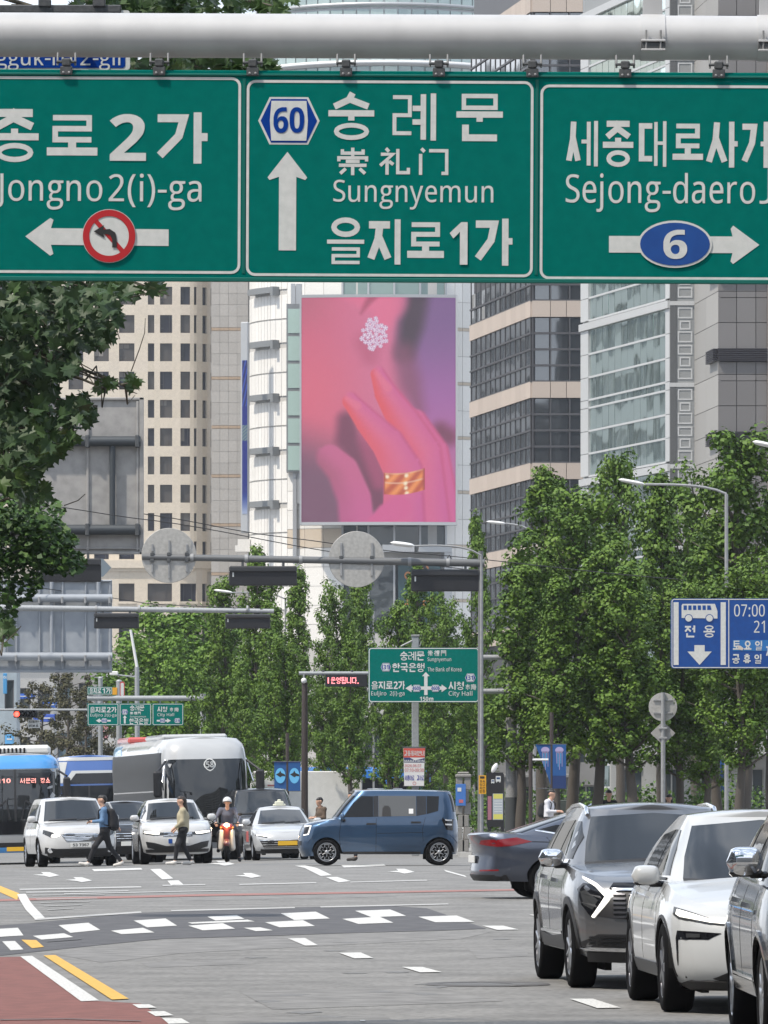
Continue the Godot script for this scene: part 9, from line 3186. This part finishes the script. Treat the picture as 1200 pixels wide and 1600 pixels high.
				for i in 5: shape(f,[[cx - 5 + i * 2.2,e[1] + 11],[cx - 4 + i * 2.2,e[1] + 11],[cx - 3.4 + i * 2.0,e[1] + 30 + (i % 3) * 5],[cx - 4.2 + i * 2.0,e[1] + 30 + (i % 3) * 5]],cyan if i % 2 else M("jelly_pink"),cl,.016 if s > 0 else .0,"tentacle")
			else:
				for i in 3: round_shape(f,cx + [-3.0,3.0,.0][i],e[1] + 60 + i * 40,6,10,cyan,cl,.022,"fish_print")
				shape(f,[[x0,e[2] - 40],[x1,e[2] - 40],[x1,e[2]],[x0,e[2]]],navy,cl,.022,"band")
		for y in [e[1],e[2]]: pole("rod",M("dark_steel"),n,V((-23 if e[4] != "tall" else -2) / kk,f.q(0,y).y,0),V(24 / kk,f.q(0,y).y,0),.012)
	# slim dark posts on the pavement
	for e in [[829.0,1176.0,190.0,.055,"brown square post with a short white arm left of the jellyfish banners"],[775.0,1170.0,262.0,.06,"thin grey green post between the marathon banner and the bus stop"]]:
		o = thing("steel_post",e[4],"post",stand(e[0] if e[0] > 800 else 754.0 - 14.0,e[2]) + up)
		pole("shaft",M("pole_brown") if e[0] > 800 else M("sign_back_grey"),o,Vector3.ZERO,V(0,P(0,e[1],e[2]).y - o.position.y,0),e[3])
		if e[0] > 800: pole("arm",M("lamp_white"),o,V(0,P(0,1187,e[2]).y - o.position.y,0),V(.5,P(0,1187,e[2]).y - o.position.y,0),.03)
	o = thing("utility_cabinet","dark green utility cabinet behind the standing man","cabinet",stand(872,200.0) + up)
	part("box",mat("cabinet_green",Color(.045,.06,.055),.6),o,V(0,.75,0),V(.75,1.5,.5),.03)
	part("door",mat("cabinet_door",Color(.055,.07,.065),.6),o,V(.0,.78,.26),V(.62,1.3,.02),.006)
	o = thing("white_pipe","white standing pipe beside the utility cabinet","pipe",stand(889,198.0) + up)
	pole("shaft",M("lamp_white"),o,Vector3.ZERO,V(0,1.25,0),.05)
	mb = MB.new()
	mb.lathe([[.065,.0],[.065,.12],[.0,.13]],12,Transform3D(Basis(),V(0,1.25,0)))
	obj("cap",mb,M("lamp_white"),o)
	# ---- low buildings behind the trees
	rng.seed = 83
	var gl := mat("annexe_glass",Color(.05,.06,.065),.1)
	for e in [[745.0,940.0,1120.0,285.0,"low grey building with a canopy behind the bus stop",Color(.20,.195,.185)],[955.0,1270.0,1045.0,262.0,"low pale grey annexe behind the right hand trees",Color(.30,.30,.29)],[560.0,745.0,1120.0,330.0,"low dim building behind the middle trees",Color(.16,.155,.15)]]:
		var dd: float = e[3]
		var kk := F / dd
		o = thing("annexe_building",e[4],"building",stand((e[0] + e[1]) / 2,dd) + up)
		var w: float = (e[1] - e[0]) / kk
		var h: float = P(0,e[2],dd).y - o.position.y
		var cm := grain("annexe_wall_%d" % int(dd),e[5] * .9,e[5] * 1.15,.85,2.5,.03)
		var plan := func(u: float) -> Vector3: return V(u,0,0)
		var us := [-w / 2]
		var nn := maxi(2,int(w / 1.3))
		for i in nn:
			us.append(-w / 2 + w * (i + .2) / nn)
			us.append(-w / 2 + w * (i + .8) / nn)
		us.append(w / 2)
		var ys := [.0,h * .18,h * .42,h * .6,h * .85,h]
		var holes := {}
		for i in nn:
			for r in 2: holes[[i * 2 + 1,r * 2 + 1]] = true
		mb = MB.new()
		pierced_wall(mb,plan,us,ys,holes,.2,.03)
		var tm := tinted("annexe_tint_%d" % int(dd),e[5])
		obj("wall",mb,tm,o)
		for i in nn:
			for r in 2: window_unit(o,plan,us[i * 2 + 1],us[i * 2 + 2],ys[r * 2 + 1],ys[r * 2 + 2],.15,gl,cm,[[.0,0,0,1.0]])
		part("core",cm,o,V(0,h / 2 - .05,-1.8),V(w - .1,h - .1,3.0))
		part("canopy",cm,o,V(0,h * .5,.7),V(w * .6,.16,1.4),.03)
	# ---- shops in the gap at the far left
	var spec := [[-20.0,26.0,1046.0,400.0,Color(.34,.40,.44),"far narrow shop building with a blue upright sign at the picture's left"],[22.0,84.0,1060.0,430.0,Color(.45,.45,.44),"far pale shop building behind the red traffic light"],[84.0,150.0,1052.0,455.0,Color(.34,.33,.32),"far grey shop building behind the brown pines"],[150.0,262.0,1046.0,480.0,Color(.55,.55,.54),"far white low building behind the camera pole"]]
	for e in spec:
		var dd: float = e[3]
		var kk := F / dd
		o = thing("shop_building",e[5],"building",stand((e[0] + e[1]) / 2,dd),"far shops at the left")
		var w: float = (e[1] - e[0]) / kk
		var h: float = P(0,e[2],dd).y - o.position.y
		var plan := func(u: float) -> Vector3: return V(u,0,0)
		var us := [-w / 2]
		var nn := maxi(2,int(w / 1.0))
		for i in nn:
			us.append(-w / 2 + w * (i + .18) / nn)
			us.append(-w / 2 + w * (i + .82) / nn)
		us.append(w / 2)
		var ys := [.0]
		var nf := maxi(2,int(h / 2.6))
		for r in nf:
			ys.append(h * (r + .25) / nf)
			ys.append(h * (r + .8) / nf)
		ys.append(h)
		var holes := {}
		for i in nn:
			for r in nf: holes[[i * 2 + 1,r * 2 + 1]] = true
		mb = MB.new()
		pierced_wall(mb,plan,us,ys,holes,.25,.05)
		obj("wall",mb,tinted("shop_wall_%d" % int(dd),e[4]),o)
		for i in nn:
			for r in nf: window_unit(o,plan,us[i * 2 + 1],us[i * 2 + 2],ys[r * 2 + 1],ys[r * 2 + 2],.2,mat("shop_glass_a",Color(.12,.17,.2),.1) if rng.randf() < .4 else gl,mat("shop_frame",Color(.12,.12,.13),.5),[])
		part("core",tinted("shop_wall_%d" % int(dd),e[4]),o,V(0,h / 2 - .05,-2.4),V(w - .05,h - .1,4.0))
	for e in [[8.0,1068.0,6.0,32.0,399.0,Color(.05,.25,.5),"small blue upright shop sign with white letters at the left edge","어때"],[40.0,1088.0,30.0,8.0,428.0,Color(.03,.12,.5),"wide blue shop sign behind the red traffic light",""],[70.0,1122.0,36.0,12.0,428.0,Color(.04,.10,.45),"blue shop sign right of the small white notice plate",""],[15.0,1155.0,14.0,15.0,399.0,Color(.10,.36,.68),"sky blue shop sign low over the left bus",""],[78.0,1101.0,22.0,10.0,428.0,Color(.02,.10,.4),"deep blue shop sign behind the pine",""],[165.0,1143.0,7.0,24.0,452.0,Color(.6,.25,.28),"pale red upright shop sign under the three part green sign",""]]:
		var dd: float = e[4]
		var kk := F / dd
		o = thing("shop_sign",e[6],"shop sign",P(e[0],e[1],dd),"far shop signs")
		part("box",mat("shop_sign_%d" % int(e[1]),e[5],.4),o,Vector3.ZERO,V(e[2] / kk,e[3] / kk,.25),.02)
		if e[7] != "":
			f = Face.new(e[0],e[1],kk)
			glyphs(f,[["이",e[0] - 2.5,e[1] - 12,e[0] + 2.5,e[1] - 7],["마",e[0] - 2.5,e[1] - 5,e[0] + 2.5,e[1]],["트",e[0] - 2.5,e[1] + 2,e[0] + 2.5,e[1] + 7]].slice(0,1),.8,M("sign_white"),o,.13)
		else: part("letter_band",M("sign_white"),o,V(0,0,.13),V(e[2] * .6 / kk,e[3] * .16 / kk,.02))

func _ready() -> void:
	make_view()
	make_sign_materials()
	vehicle_materials()
	make_ground()
	make_hotel()
	make_store()
	make_towers()
	make_left_row()
	make_trees()
	make_plane_tree()
	make_gantry()
	make_mid_signs()
	make_back_signs()
	make_furniture()
	fleet_near()
	fleet_far()
	fleet_buses()
	make_people()
